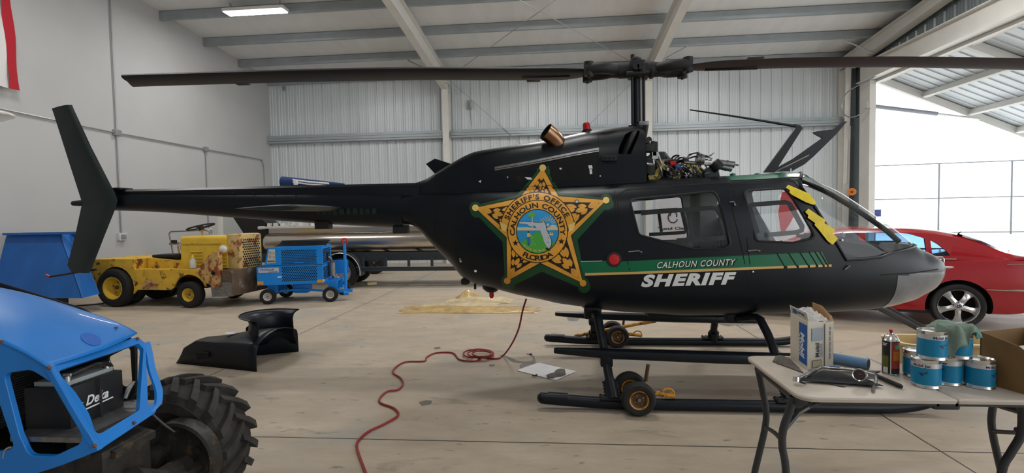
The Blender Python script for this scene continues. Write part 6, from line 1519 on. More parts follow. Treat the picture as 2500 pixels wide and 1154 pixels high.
# ------------------------------------------------------------------ Mobil carton
mat('carton_white', (.62, .57, .47), .6, var=.06, scale=8); mat('carton_brown', (.42, .24, .10), .7, var=.1, scale=8); mat('carton_tan', (.48, .40, .27), .6, var=.1, scale=8); mat('print_blue', (.01, .10, .36), .5); mat('print_black', (.03, .03, .035), .6); mat('print_grey', (.33, .36, .40), .6); mat('bag_clear', (.75, .74, .73), .25, alpha=.55, bump=.4, bscale=40)
F_ = pZ(1973, 905, TZ); Lf = pZ(1931, 874, TZ); Rt = pZ(2031, 897, TZ); F_.z = Lf.z = Rt.z = TZ+.001
el = (Lf-F_); el.z = 0; er = Vector((el.y, -el.x, 0)).normalized(); wl = el.length; el.normalize()
if er.dot(Rt-F_) < 0: er = -er
er = (Rt-F_).normalized(); wr = (Rt-F_).length*.70; wf = (Rt-F_).length
H1, H2 = .226, .258
box = thing('carton', 'open white and blue oil carton with plastic bag inside, standing on the table', 'box', F_)
def bx(a, b, z, o_=0.): return F_ + el*a + er*b + Vector((0, 0, z))
m = MB()
for P in ([bx(0, 0, 0), bx(wl, 0, 0), bx(wl, 0, H1), bx(0, 0, H1)], [bx(0, 0, 0), bx(0, wf, 0), bx(0, wf, H1-.012), bx(0, 0, H1)], [bx(wl, 0, 0), bx(wl, wf, 0), bx(wl, wf, H1), bx(wl, 0, H1)], [bx(0, wf, 0), bx(wl, wf, 0), bx(wl, wf, H1), bx(0, wf, H1-.012)]): m.poly(P)
m.poly([bx(0, 0, .002), bx(wl, 0, .002), bx(wl, wf, .002), bx(0, wf, .002)], 1)
cb = obj('box_walls', m, ['carton_white', 'carton_brown'], box, 0, fix=False); md = cb.modifiers.new('t', 'SOLIDIFY'); md.thickness = .003
nl, nr = -er, -el                                                  # outward normals of the two near faces
def face_fn(org, ux, nrm, off=.0045): return lambda u, v: org + ux*u + Vector((0, 0, v)) + nrm*off
fl_ = lambda u, v: bx(wl-u, 0, v)+nl*.004                         # left face, u runs from the left edge to the near edge
fr_ = lambda u, v: bx(0, u, v)+nr*.004
def quad(m, fn, u0, u1, v0, v1, mi=0): m.poly([fn(u0, v0), fn(u1, v0), fn(u1, v1), fn(u0, v1)], mi)
m = MB(); quad(m, fl_, wl*.52, wl*.97, .020, H1-.018); o1 = obj('blue_panel', m, 'print_blue', box, 0, fix=False)
f2 = lambda u, v: bx(wl-u, 0, v)+nl*.0048
m = MB(); add_text(m, 'Mobil', lambda u, v: f2(wl*.62+v, .165-u), .045, 0, .04, .15, 1, .02, .115); obj('panel_lettering', m, 'decal_white', o1, 0, fix=False)
m = MB(); add_text(m, 'Avrex oil', lambda u, v: f2(wl*.56+v, .165-u), .010, 0, .02, 0, 1, .02, .11) if False else [quad(m, lambda u, v: f2(wl*.555+u, v), .0, .006, .05+.018*k, .064+.018*k) for k in range(6)]; obj('panel_small_print', m, 'decal_white', o1, 0, fix=False)
m = MB(); add_text(m, 'Mobil', lambda u, v: fr_(wf*.14+.024-v*1.0+.006, .045+u) if False else fr_(wf*.16+.030-v, .045+u), .024, 0, .03, 0, 1, .02, .072) if False else add_text(m, 'Mobil', lambda u, v: fr_(wf*.44-v, .058+u), .020, 0, .03, 0, 1, .02, .068); obj('side_lettering', m, 'print_black', box, 0, fix=False)
m = MB(); quad(m, fr_, wf*.14, wf*.60, .135, .195); [quad(m, lambda u, v: fr_(u, v)+nr*.0004, wf*(.50+.06*k), wf*(.53+.06*k), .06, .12) for k in range(2)]; obj('side_print', m, 'print_grey', box, 0, fix=False)
m = MB(); q = [fr_(wf*.14, .012), fr_(wf*.52, .012), fr_(wf*.52, .045), fr_(wf*.14, .045)]; m.tube(q, .0012, 4, closed=True); quad(m, lambda u, v: fr_(u, v)-nr*.0006, wf*.18, wf*.48, .015, .042, 1); obj('side_stamp', m, ['ink_red' if False else 'print_black', 'carton_tan'], box, 0, fix=False)
m = MB(); fo = er*.0; m.prism([bx(-.004, wf*.68, .0), bx(-.006, wf*1.02, .0), bx(-.006, wf*1.02, H1-.006), bx(-.004, wf*.68, H1-.016)], nr*.003); fl2 = obj('side_flap', m, 'carton_white', box, 0)
m = MB(); add_text(m, 'Stack and ship this side up', lambda u, v: bx(-.0085, wf*.89-v, .045+u)+nr*.0015, .009, 0, .02, 0, 1, .03, .15); obj('flap_lettering', m, 'print_black', fl2, 0, fix=False)
m = MB(); a0 = .04; lid = lambda u, v: bx(wl-u, 0, H1)+Vector((0, 0, v*.97))-er*v*.18
m.prism([lid(0, 0), lid(wl, 0), lid(wl, .042), lid(-.004, .042)], -nl*.003); ld = obj('top_flap', m, 'carton_white', box, 0)
m = MB(); l2 = lambda u, v: lid(u, v)+nl*.0012; quad(m, l2, wl*.16, wl*.38, .010, .034); obj('flap_logo', m, 'print_blue', ld, 0, fix=False)
for u0 in (.10, .84): m = MB(); quad(m, l2, wl*u0, wl*(u0+.02), .006, .038); obj('flap_stripe', m, 'print_blue', ld, 0, fix=False)
m = MB(); add_text(m, 'Mobil', lambda u, v: l2(wl*.80-u, .030-v), .014, 0, .03, 0, 1, .02, wl*.38); obj('flap_lettering', m, 'print_blue', ld, 0, fix=False)
m = MB(); m.prism([bx(wl*.1, wf, H1-.01), bx(wl, wf, H1-.002), bx(wl*1.05, wf*.98, H2+.012), bx(wl*.55, wf*1.0, H2+.012), bx(wl*.2, wf*1.02, H2-.014)], er*.003); m.prism([bx(0, wf*.98, H1-.012), bx(wl*.2, wf*1.02, H2-.014), bx(wl*.12, wf*1.06, H2-.02), bx(-.004, wf*1.03, H1-.012)], er*.003); obj('back_flap', m, 'carton_brown', box, 0)
m = MB(); V = []
hr = random.Random(4)
for i in range(13):
    row = []
    for j in range(13):
        a, b = i/12, j/12; e = min(i, 12-i, j, 12-j)/6; bulge = .040*e**.6*(.6+.5*sin(3*a+1)*cos(5*b))+hr.uniform(-.006, .006); row.append(m.bm.verts.new(bx(.004+a*(wl-.008), .006+b*(wf*.93-.01), H1-.006+bulge+.022*a)))
    V.append(row)
for i in range(12):
    for j in range(12): m.face((V[i][j], V[i+1][j], V[i+1][j+1], V[i][j+1]))
obj('plastic_bag', m, 'bag_clear', box, 25, fix=False)

# ------------------------------------------------------------------ cardboard at the right end
mat('cardboard', (.20, .11, .04), .75, var=.12, scale=5); mat('cardboard_light', (.55, .53, .52), .7)
a, b, c = pZ(2391, 933, TZ), pZ(2478, 957, TZ), None; a.z = b.z = TZ+.002; d = (b-a).normalized(); L_ = (b-a).length
t = thing('cardboard_box', 'open brown cardboard box at the right end of the table', 'box', a)
t1 = .215
P = [a, b+d*.02, b+d*.10, b+d*.10+Vector((0, 0, .12)), b+d*.01+Vector((0, 0, .185)), a+d*.0+Vector((0, 0, t1))]
m = MB(); inw = Vector((-d.y, d.x, 0)); inw = inw if inw.x > 0 else -inw
P = [Vector((p.x, p.y, p.z)) for p in P]; m.prism(P, inw*.005); obj('side_panel', m, 'cardboard', t, 0)
m = MB(); m.prism([a+Vector((0, 0, .0)), a+inw*.26, a+inw*.26+Vector((0, 0, t1)), a+Vector((0, 0, t1))], d*.005); m.prism([b+d*.10, b+d*.10+inw*.26, b+d*.10+inw*.26+Vector((0, 0, .12)), b+d*.10+Vector((0, 0, .12))], d*.005); m.prism([a+inw*.26, a+inw*.26+d*(L_+.1), a+inw*.26+d*(L_+.1)+Vector((0, 0, .19)), a+inw*.26+Vector((0, 0, t1))], inw*.005); obj('back_panel', m, 'cardboard', t, 0)
m = MB(); m.prism([b+d*.01+Vector((0, 0, .183)), b+d*.10+Vector((0, 0, .122)), b+d*.12+inw*.15+Vector((0, 0, .15)), b+d*.03+inw*.15+Vector((0, 0, .19))], Vector((0, 0, .004))); obj('flap', m, 'cardboard_light', t, 0)

# ------------------------------------------------------------------ rags, paper roll and tools
mat('rag_grey', (.15, .135, .12), .95, var=.25, scale=14, bump=.25, bscale=70); mat('rag_dark', (.028, .030, .032), .9, var=.2, scale=12, bump=.2, bscale=60); mat('towel_blue', (.16, .30, .50), .85, var=.06, scale=6)
def tpt(x, y, z=TZ): return pZ(x, y, z)
def sheet(P_px, h, seed, name, material, label, cat, n=20, z=TZ):
    """A limp cloth inside a photo outline of four corners on the table."""
    Q = [tpt(*q, z) for q in P_px]; rr = random.Random(seed); F = [(rr.uniform(4, 13), rr.uniform(3, 11), rr.uniform(0, 6)) for _ in range(4)]; m = MB(); V = []
    for i in range(n+1):
        row = []
        for j in range(n+1):
            u, v = i/n, j/n; p = Q[0].lerp(Q[1], u).lerp(Q[3].lerp(Q[2], u), v); e = min(u, 1-u, v, 1-v)*4; w = sum(abs(sin(a*u+b*v+c)) for a, b, c in F)/4
            row.append(m.bm.verts.new(p+Vector((rr.uniform(-.002, .002), rr.uniform(-.002, .002), .0045+h(u, v)*min(1, e+.15)+.004*w*min(1, e)))))
        V.append(row)
    for i in range(n):
        for j in range(n): m.face((V[i][j], V[i+1][j], V[i+1][j+1], V[i][j+1]))
    o = obj(name, m, material, None, 60, fix=False); md = o.modifiers.new('t', 'SOLIDIFY'); md.thickness = .0025; md.offset = 1; tag(o, label, cat); return o
sheet([(1886, 884), (1893, 872), (1926, 874), (1962, 912)], lambda u, v: .004+.014*abs(sin(4*v))*u, 2, 'shop_rag', 'rag_grey', 'wrinkled grey rag lying under the left side of the carton', 'rag')
sheet([(1968, 925), (1985, 908), (2150, 907), (2060, 946)], lambda u, v: .002, 6, 'shop_rag', 'rag_grey', 'flat grey rag under the tools at the table front', 'rag')
sheet([(1950, 930), (2005, 912), (2105, 922), (2158, 944)], lambda u, v: .002+.030*max(0, 1-((u-.42)/.28)**2)*max(0, 1-((v-.25)/.5)**2), 9, 'folded_cloth', 'rag_dark', 'black folded cloth humped up below the tools on the table', 'cloth', 26, TZ+.008)
m = MB(); a, b = tpt(2022, 884)+Vector((0, 0, .026)), tpt(2120, 902)+Vector((0, 0, .026)); R = .024; ax = (b-a).normalized(); m.cyl(a+ax*.008, b, R, n=24); pr = obj('paper_roll', m, 'towel_blue'); tag(pr, 'roll of blue paper towel lying behind the carton and tools', 'paper roll')
m = MB(); m.lathe([(.014, .001), (.019, .002), (.0235, .0015)], b, ax, 20, mi=0); m.lathe([(0, .0005), (.014, .0015)], b, ax, 16, mi=1); e = obj('roll_end', m, ['rag_grey', 'print_black'], pr)
def tool(name, label, cat, P): return thing(name, label, cat, P)
# long ratchet
a, b = tpt(1944, 926, TZ+.024), tpt(2004, 897, TZ+.04); t = tool('ratchet_wrench', 'chrome ratchet wrench with knurled grip in front of the carton', 'wrench', a); d = (b-a).normalized()
m = MB(); m.tube([a, a.lerp(b, .22), a.lerp(b, .30), a.lerp(b, .34)], [.008, .0085, .006, .0045], 10); m.lathe([(0, -.010), (.013, -.010), (.014, 0), (.013, .010), (0, .010)], a, (.2, .3, 1), 16); obj('head', m, 'chrome', t)
m = MB(); m.tube([a.lerp(b, .34), a.lerp(b, .40), a.lerp(b, .78), a.lerp(b, .82)], [.005, .0075, .0075, .005], 12); [m.lathe([(.0078, -.001), (.0086, 0), (.0078, .001)], a.lerp(b, .42+.04*k), d, 12) for k in range(9)]; obj('grip', m, 'worn_metal', t)
m = MB(); m.tube([a.lerp(b, .82), b], .005, 8); obj('shaft', m, 'worn_metal', t)
m = MB(); m.tube([tpt(1954, 931, TZ+.012), tpt(1960, 934, TZ+.012), tpt(1966, 936, TZ+.012)], .0045, 8); tag(obj('socket_adapter', m, 'dark_steel'), 'short dark socket adapter beside the ratchet head', 'socket')
# gauge with handle
g = tpt(2098, 914, TZ+.05); t = tool('dial_gauge', 'round dark dial gauge with chrome rim among the tools', 'gauge', g); nn = (Vector((CAM.x-g.x, CAM.y-g.y, .25))).normalized()
m = MB(); m.lathe([(0, -.018), (.019, -.016), (.024, -.010), (.0265, .004), (.025, .008), (.022, .006)], g, nn, 28); obj('case', m, 'chrome', t)
m = MB(); m.lathe([(.022, .006), (0, .0065)], g, nn, 24); dd = obj('dial_face', m, 'print_black', t); m = MB(); sx_ = nn.cross(Vector((0, 0, 1))).normalized(); m.box(g+nn*.0075-sx_*.004+Vector((0, 0, .004)), (.016, .002, .002)); obj('dial_mark', m, 'ink_red', dd)
m = MB(); m.tube([g+Vector((.02, .0, -.002)), tpt(2128, 918, TZ+.030), tpt(2138, 920, TZ+.020)], [.013, .012, .010], 10); m.tube([tpt(2136, 918, TZ+.03), tpt(2139, 926, TZ+.02), tpt(2137, 938, TZ+.008)], [.007, .006, .006], 8); obj('neck', m, 'bare_metal', t)
m = MB(); m.tube([tpt(2134, 940, TZ+.008), tpt(2131, 955, TZ+.007)], .006, 8); obj('stem', m, 'worn_metal', t)
# screwdriver / torque handle
a, b = tpt(2138, 916, TZ+.012), tpt(2202, 944, TZ+.012); t = tool('torque_wrench', 'torque wrench with long black handle pointing towards the camera', 'wrench', a)
m = MB(); m.tube([a, a.lerp(b, .06), a.lerp(b, .3), a.lerp(b, .92), a.lerp(b, .98), b], [.007, .009, .009, .0095, .008, .003], 12); obj('handle', m, 'rubber', t)
m = MB(); m.tube([tpt(2010, 896, TZ+.016), tpt(2060, 900, TZ+.02), tpt(2100, 904, TZ+.018), a], [.006, .006, .0055, .0065], 10); obj('shaft', m, 'bare_metal', t)
m = MB(); m.tube([tpt(2025, 897, TZ+.017), tpt(2050, 899, TZ+.019)], .008, 10); obj('blue_sleeve', m, 'hopper_blue', t)
m = MB(); m.sphere(tpt(2018, 914, TZ+.018), .017, 14, sc=(1.5, .9, .9)); t = obj('small_bottle', m, 'aero_red'); tag(t, 'small dark red bottle lying behind the black cloth', 'bottle')
# ------------------------------------------------------------------ blue tractor at the left front
mat('bolt_rust', (.14, .055, .035), .6, var=.2, scale=60); mat('grease_black', (.018, .017, .015), .5, var=.4, scale=14, col2=(.07, .045, .025), thr=.6, bump=.2, bscale=25)
mat('tyre_mud', (.030, .027, .023), .85, var=.35, scale=14, bump=.25, bscale=30); mat('decal_blue', (.004, .11, .50), .4); mat('battery_black', (.011, .012, .014), .45); mat('rad_black', (.010, .010, .010), .7); mat('panel_tan', (.30, .25, .17), .7)
tr = thing('tractor', 'bright blue tractor with open grille at the front left corner', 'tractor', (-2.4, 1.96, 0))
N0, F0, NB, FB = Vector((-1.909, 1.735, .946)), Vector((-1.949, 2.182, .946)), Vector((-1.738, 1.737, .643)), Vector((-1.836, 2.150, .642))
fnrm = (F0-N0).cross(NB-N0).normalized(); fnrm = fnrm if fnrm.x > 0 else -fnrm
def onF(x, y, off=0.):
    d = ray(x, y); t = (N0+fnrm*off-CAM).dot(fnrm)/d.dot(fnrm); return CAM+d*t
SY = 1.735
ZE = [(-3.2, 1.235), (-2.9, 1.21), (-2.5, 1.15), (-2.106, 1.041), (-2.0, .998), (-1.909, .946)]; ZC = [(-3.2, 1.28), (-2.9, 1.262), (-2.5, 1.205), (-2.18, 1.105), (-2.03, 1.026), (-1.96, .975), (-1.92, .952)]
m = MB(); V = []
for i in range(41):
    t = i/40; row = []
    for j in range(29):
        s = j/14-1; xf = lerp(-1.909, -1.949, j/28)+.018*(1-s*s); X = lerp(-3.2, xf, t**.8); zc, ze = interp(ZC, X-.0, 1), interp(ZE, X, 1); zc = max(zc, ze+.004)
        row.append(m.bm.verts.new((X, 1.958+.228*s, ze+(zc-ze)*(1-abs(s)**2.6))))
    V.append(row)
for i in range(40):
    for j in range(28): m.face((V[i][j], V[i+1][j], V[i+1][j+1], V[i][j+1]))
hd = obj('hood', m, 'tractor_blue', tr, 60, fix=False); md = hd.modifiers.new('t', 'SOLIDIFY'); md.thickness = .006; md.offset = -1
def hood_z(X, Y):
    s = (Y-1.958)/.228; zc, ze = interp(ZC, X, 1), interp(ZE, X, 1); return ze+(max(zc, ze+.004)-ze)*(1-abs(s)**2.6)
def onhood(x, y, off=.002):
    z = 1.05
    for _ in range(20): p = pZ(x, y, z); z = .5*z+.5*hood_z(p.x, p.y)
    p = pZ(x, y, z); return Vector((p.x, p.y, hood_z(p.x, p.y)+off))
from mathutils.bvhtree import BVHTree
HB = BVHTree.FromPolygons([v.co+Vector(tr.location) for v in hd.data.vertices], [tuple(p.vertices) for p in hd.data.polygons])
m = MB(); c = [(222+25*cos(a)+.25*16*sin(a), 828+15*sin(a)+4*cos(a)) for a in [2*pi*k/24 for k in range(24)]]
def hh(x, y):
    d = ray(x, y); q, n_, _, _ = HB.ray_cast(CAM, d.normalized()); n_ = n_ if n_.dot(d) < 0 else -n_; return q+n_*.002
q0 = m.bm.verts.new(hh(222, 828)); V1 = [m.bm.verts.new(hh(222+(x-222)*.5, 828+(y-828)*.5)) for x, y in c]; V2 = [m.bm.verts.new(hh(*q)) for q in c]
for k in range(24): m.face((q0, V1[k], V1[(k+1) % 24])); m.face((V1[k], V2[k], V2[(k+1) % 24], V1[(k+1) % 24]))
obj('badge_mark', m, 'decal_blue', hd, 0, fix=False)
def holed(name, outline, holes, depth, material, fn):
    o = MB(); o.prism([fn(*q) for q in outline], depth); a = obj('x', o, material); cs = []
    for h in holes:
        c = MB(); P = [fn(*q)-Vector(depth)*2 for q in h]; c.prism(P, Vector(depth)*5); cs.append(obj('x', c, material))
    boolean(a, cs); a.name = name; a.data.name = name; a.parent = tr; a.data.transform(wmat(tr).inverted())
    bv = a.modifiers.new('bev', 'BEVEL'); bv.width = .005; bv.segments = 2; bv.limit_method = 'ANGLE'
    for p in a.data.polygons: p.use_smooth = True
    a.data.set_sharp_from_angle(angle=radians(40)); return a
FH = rpoly([(140, 905), (340, 838), (351, 850), (341, 1000), (236, 1064), (219, 1010), (186, 958)], [10, 8, 8, 10, 16, 60, 60])
holed('front_grille_frame', rpoly([(118, 892), (336, 821), (356, 838), (362, 990), (378, 984), (384, 1004), (240, 1100), (180, 1000)], [4, 14, 14, 8, 6, 14, 8, 40]), [FH], -fnrm*.022, 'tractor_blue', onF)
pS = lambda x, y: pY(x, y, SY)
SH = rpoly([(8, 912), (75, 902), (132, 938), (176, 1003), (204, 1080), (130, 1114), (70, 1112), (46, 1060)], [16, 40, 40, 50, 24, 30, 26, 40])
SH2 = rpoly([(-120, 940), (-14, 950), (34, 1092), (10, 1100), (-120, 1120)], 18)
holed('side_grille_frame', [(-420, 700), (-150, 768), (0, 830), (122, 893), (150, 945), (186, 1005), (221, 1065), (240, 1100), (150, 1136), (40, 1172), (-420, 1310)], [SH, SH2], (0, .022, 0), 'tractor_blue', pS)
holed('far_side_panel', [(-300, 650), (0, 690), (200, 752), (312, 818), (332, 850), (332, 955), (300, 1010), (-300, 1150)], [rpoly([(262, 872), (316, 846), (322, 944), (300, 944), (280, 920)], [10, 8, 14, 14, 20])], (0, .012, 0), 'rad_black', lambda x, y: pY(x, y, 2.17))
m = MB(); P = [onF(352, 838), onF(358, 862), onF(366, 905), onF(378, 940), onF(383, 962), onF(380, 990), onF(362, 1010)]
m.rings([[p+Vector((0, .0, 0)), p+Vector((0, .035, 0)), p+Vector((-.012, .035, 0)), p+Vector((-.012, 0, 0))] for p in smooth_path(P, 3)]); obj('grille_cheek', m, 'tractor_blue', tr, 50)
for x, y in ((6, 833), (120, 897), (336, 826), (328, 1031), (231, 1088)):
    p = (pS(x, y)-Vector((0, .004, 0))) if x < 100 else onF(x, y, .004); m = MB(); m.lathe([(.0075, -.004), (.0075, .003), (.005, .005), (0, .005)], p, fnrm if x > 100 else (0, -1, 0), 8); obj('panel_bolt', m, 'bolt_rust', tr)
p = hh(283, 800); m = MB(); m.lathe([(.0075, -.004), (.0075, .003), (0, .005)], p, (0, 0, 1), 8); obj('panel_bolt', m, 'bolt_rust', tr)
m = MB(); m.tube(smooth_path([pS(8, 1118), pS(12, 1100), pS(22, 1092), pS(30, 1092)], 3), .004, 6); obj('hood_catch', m, 'bare_metal', tr)
# inside: radiator, battery, dark baffles
m = MB(); m.box((-2.42, 1.96, .84), (.06, .38, .46)); obj('radiator', m, 'rad_black', tr, 0)
m = MB(); 
for k in range(40): m.box((-2.386, 1.96, .64+.011*k), (.004, .38, .003))
o_ = obj('radiator_fins', m, 'worn_metal', tr, 0); o_['kind'] = 'stuff'
m = MB(); m.box((-2.04, 1.96, .745), (.20, .25, .17), bev=.006); ba = obj('battery', m, 'battery_black', tr)
m = MB(); m.box((-2.04, 1.96, .838), (.14, .22, .02), bev=.004); obj('battery_lid', m, 'cabin_grey', ba)
for y in (1.87, 2.05): m = MB(); m.lathe([(.012, 0), (.011, .022), (0, .023)], (-1.98, y, .845), (0, 0, 1), 10); m.box((-1.98, y, .872), (.035, .01, .014), bev=.003); obj('battery_terminal', m, 'bare_metal', ba)
m = MB(); add_text(m, 'Deka', plane_fn((-1.9385, 1.90, .735), (0, 1, 0), (0, 0, 1)), .038, 0, .03, .35, 1, .02, .105); m.poly([(-1.9385, 1.84, .75), (-1.9385, 1.87, .775), (-1.9385, 1.865, .757), (-1.9385, 1.895, .752), (-1.9385, 1.866, .745)]); m.poly([(-1.9385, 1.86, .722), (-1.9385, 2.03, .728), (-1.9385, 2.03, .722), (-1.9385, 1.86, .716)]); obj('battery_lettering', m, 'decal_white', ba, 0, fix=False)
m = MB(); m.tube(smooth_path([(-1.97, 1.88, .87), (-1.95, 1.95, .885), (-1.96, 2.03, .87), (-2.0, 2.09, .84)], 4), .010, 8); m.tube([(-1.93, 1.96, .66), (-1.925, 1.96, .84)], .005, 6); obj('battery_cable', m, 'grease_black', tr)
m = MB(); m.tube([(-1.93, 2.08, .70), (-1.93, 2.10, .735), (-1.925, 2.13, .76)], [.008, .012, .006], 8); obj('hold_down_bracket', m, 'worn_metal', tr)
m = MB(); m.box((-1.97, 1.96, .655), (.3, .40, .02)); obj('battery_tray', m, 'worn_metal', tr, 0)
# chassis, axle, far front wheel
m = MB(); m.box((-2.36, 1.93, .45), (1.1, .28, .24), bev=.02); m.box((-1.82, 1.90, .50), (.12, .24, .20), bev=.02); m.prism([(-1.74, 1.82, .585), (-1.74, 2.02, .585), (-1.95, 2.05, .62), (-1.95, 1.82, .62)], (0, 0, -.03)); obj('front_bolster', m, 'grease_black', tr)
m = MB(); m.tube([(-1.95, 1.5, .36), (-1.94, 1.96, .40), (-1.93, 2.30, .36)], [.06, .075, .06], 12); m.tube([(-1.72, 1.86, .45), (-1.74, 2.02, .36), (-1.76, 2.2, .34)], .05, 10); m.tube([(-1.70, 2.0, .33), (-1.72, 2.26, .32)], .03, 8); obj('front_axle', m, 'grease_black', tr)
def ag_wheel(cy, s):
    """Lugged tyre; s = side of the hub that shows."""
    c = Vector((-1.94, cy, .335)); r, h = .318, .12
    m = MB(); m.lathe([(.19, -h*.8), (.215, -h), (.27, -h*1.08), (.302, -h*.92), (r, -h*.45), (r+.004, 0), (r, h*.45), (.302, h*.92), (.27, h*1.08), (.215, h), (.19, h*.8)], c, (0, 1, 0), 60)
    NL = 19
    for k in range(NL):
        for sd in (-1, 1):
            a0 = 2*pi*k/NL+(pi/NL if sd > 0 else 0); R = []
            for q in range(6):
                t = q/5; yy = sd*lerp(-.015, .128, t); a = a0-lerp(0, .30, t); rb = lerp(r, .288, max(0, t-.35)/.65)-.01; rt = lerp(.350, .332, max(0, t-.6)/.4); wa = lerp(.055, .085, t)
                R.append([c+Vector((rr_*cos(a+da), yy, rr_*sin(a+da))) for rr_, da in ((rb, -wa), (rb, wa), (rt, wa*.72), (rt, -wa*.72))])
            m.rings(R)
    ty = obj('tyre', m, 'tyre_mud', tr, 30)
    m = MB(); m.lathe([(.0, -.03), (.10, -.03), (.14, -.05), (.18, -.09), (.20, -.10), (.20, .10), (.17, .08), (0, .05)], c, (0, 1, 0), 36); obj('wheel_rim', m, 'grease_black', ty)
ag_wheel(2.42, -1)
c = Vector((-1.80, 2.235, .355)); m = MB(); m.lathe([(0, .0), (.145, .0), (.155, -.028), (.172, -.040), (.185, -.034), (.188, .03), (.15, .04), (0, .04)], c, (0, 1, 0), 44); dr = obj('hub_drum', m, 'grease_black', tr)
m = MB(); m.lathe([(0, -.012), (.014, -.012), (.014, .0)], c+Vector((.09, -.001, .045)), (0, 1, 0), 12); obj('drum_hole', m, 'dark_hole', dr)
m = MB(); m.lathe([(0, -.05), (.035, -.05), (.05, -.03), (.055, .0)], c+Vector((-.02, 0, -.06)), (0, 1, 0), 18); obj('hub_nut', m, 'worn_metal', dr)
m = MB(); m.tube(smooth_path([(-1.86, 2.15, .60), (-1.83, 2.17, .55), (-1.80, 2.2, .50)], 3), .006, 6); obj('brake_line', m, 'dark_steel', tr)
# rest of the machine out of the picture
m = MB(); m.box((-3.3, 1.96, .75), (.8, .46, .5), bev=.03); obj('engine_block', m, 'grease_black', tr)
# ------------------------------------------------------------------ things on the floor
# black fairing of the helicopter
fa = thing('rotor_fairing', 'black helicopter fairing with curved lip lying on the floor', 'fairing', (-3.2, 5.05, 0))
PN, PM, PR = Vector((-4.01, 4.97, 0)), Vector((-2.962, 4.71, 0)), Vector((-2.925, 5.445, 0))
def fsec(t):
    """Flat-sided arch from the near foot to the far foot; t runs from nose to open end."""
    c = PN.lerp((PM+PR)/2, t); a = PN.lerp(PM, t); b = PN.lerp(PR, t); hw_ = .25*min(1, .42+t*2.2)*min(1, t*9); hc = max(hw_*1.02, .335*(1-(1-t)**2.4)); up = Vector((0, 0, 1)); R = []
    for p in (a, b):
        q = [p, p.lerp(c, .004)+up*hw_*.5, p.lerp(c, .012)+up*hw_*.86, p.lerp(c, .05)+up*hw_*.99, p.lerp(c, .14)+up*lerp(hw_, hc, .16), p.lerp(c, .35)+up*lerp(hw_, hc, .52), p.lerp(c, .65)+up*lerp(hw_, hc, .86)]
        R.append(q)
    return R[0]+[c+up*hc]+R[1][::-1]
m = MB(); m.rings([fsec(t) for t in (.004, .04, .08, .11, .15, .2, .26, .33, .4, .5, .6, .7, .8, .9, 1.0)], closed=False, caps=False)
fs = obj('shell', m, 'heli_black', fa, 50, fix=False); md = fs.modifiers.new('t', 'SOLIDIFY'); md.thickness = .006
tc = Vector((-3.0, 5.12, 0))
m = MB(); R = []
for z, r in ((.10, .30), (.20, .265), (.30, .25), (.40, .245), (.445, .262), (.465, .30), (.472, .335), (.480, .34), (.486, .33)):
    R.append([tc+Vector((r*cos(a), r*sin(a), z+.02*max(0, cos(a-pi)))) for a in [lerp(radians(72), radians(262), k/26) for k in range(27)]])
m.rings(R, closed=False, caps=False); o = obj('collar', m, 'heli_black', fa, 50, fix=False); md = o.modifiers.new('t', 'SOLIDIFY'); md.thickness = .006
a = pY(630, 857, 5.46); m = MB(); P = [(pY(x, y, 5.46)) for x, y in ((600, 858), (729, 858), (726, 812), (720, 808), (713, 807), (713, 768), (660, 770), (628, 776), (600, 800))]; P[0].z = P[1].z = 0; m.prism(P, (0, .006, 0)); obj('far_panel', m, 'heli_black', fa, 0)
m = MB(); q = pY(564, 813, 5.0); m.sphere(q, .045, 14, sc=(1.4, 1, .25)); obj('fairing_cover', m, 'decal_white', fa)
m = MB(); P = [pY(x, y, 4.86)+Vector((0, -.012, 0)) for x, y in ((484, 858), (512, 858), (512, 872), (498, 874), (488, 882))]; m.prism(P, (0, -.02, 0)); obj('cut_out', m, 'seam_black', fa, 0)
# red air hose
mat('hose_red', (.25, .018, .02), .5)
HP = [(905, 1180), (893, 1154), (872, 1095), (876, 1074), (901, 1052), (941, 1033), (972, 1013), (962, 996), (931, 984), (927, 972), (945, 955), (970, 951), (984, 937), (978, 922), (960, 910), (966, 896), (990, 883), (1035, 881), (1042, 871), (1064, 861), (1105, 861), (1122, 877), (1155, 881), (1173, 876)]
HZ_ = .011
P = [pZ(x, y, HZ_) for x, y in HP]
for k in range(3):
    P += [pZ(1168+rx*cos(a)+4*k, 863+ry*sin(a), HZ_+.012*(k+1)) for rx, ry in ((37-7*k, 11-2*k),) for a in [pi/2-2*pi*j/10 for j in range(10)]]
P += [pZ(x, y, HZ_) for x, y in ((1185, 873), (1212, 875))] + [pY(x, y, Y) for x, y, Y in ((1229, 867, 5.28), (1249, 840, 5.08), (1266, 803, 4.92), (1276, 758, 4.84), (1285, 729, 4.82))]
m = MB(); m.tube(smooth_path(P, 5), .0085, 8); tag(obj('air_hose', m, 'hose_red'), 'thin red hose winding over the floor up to the helicopter belly', 'hose')
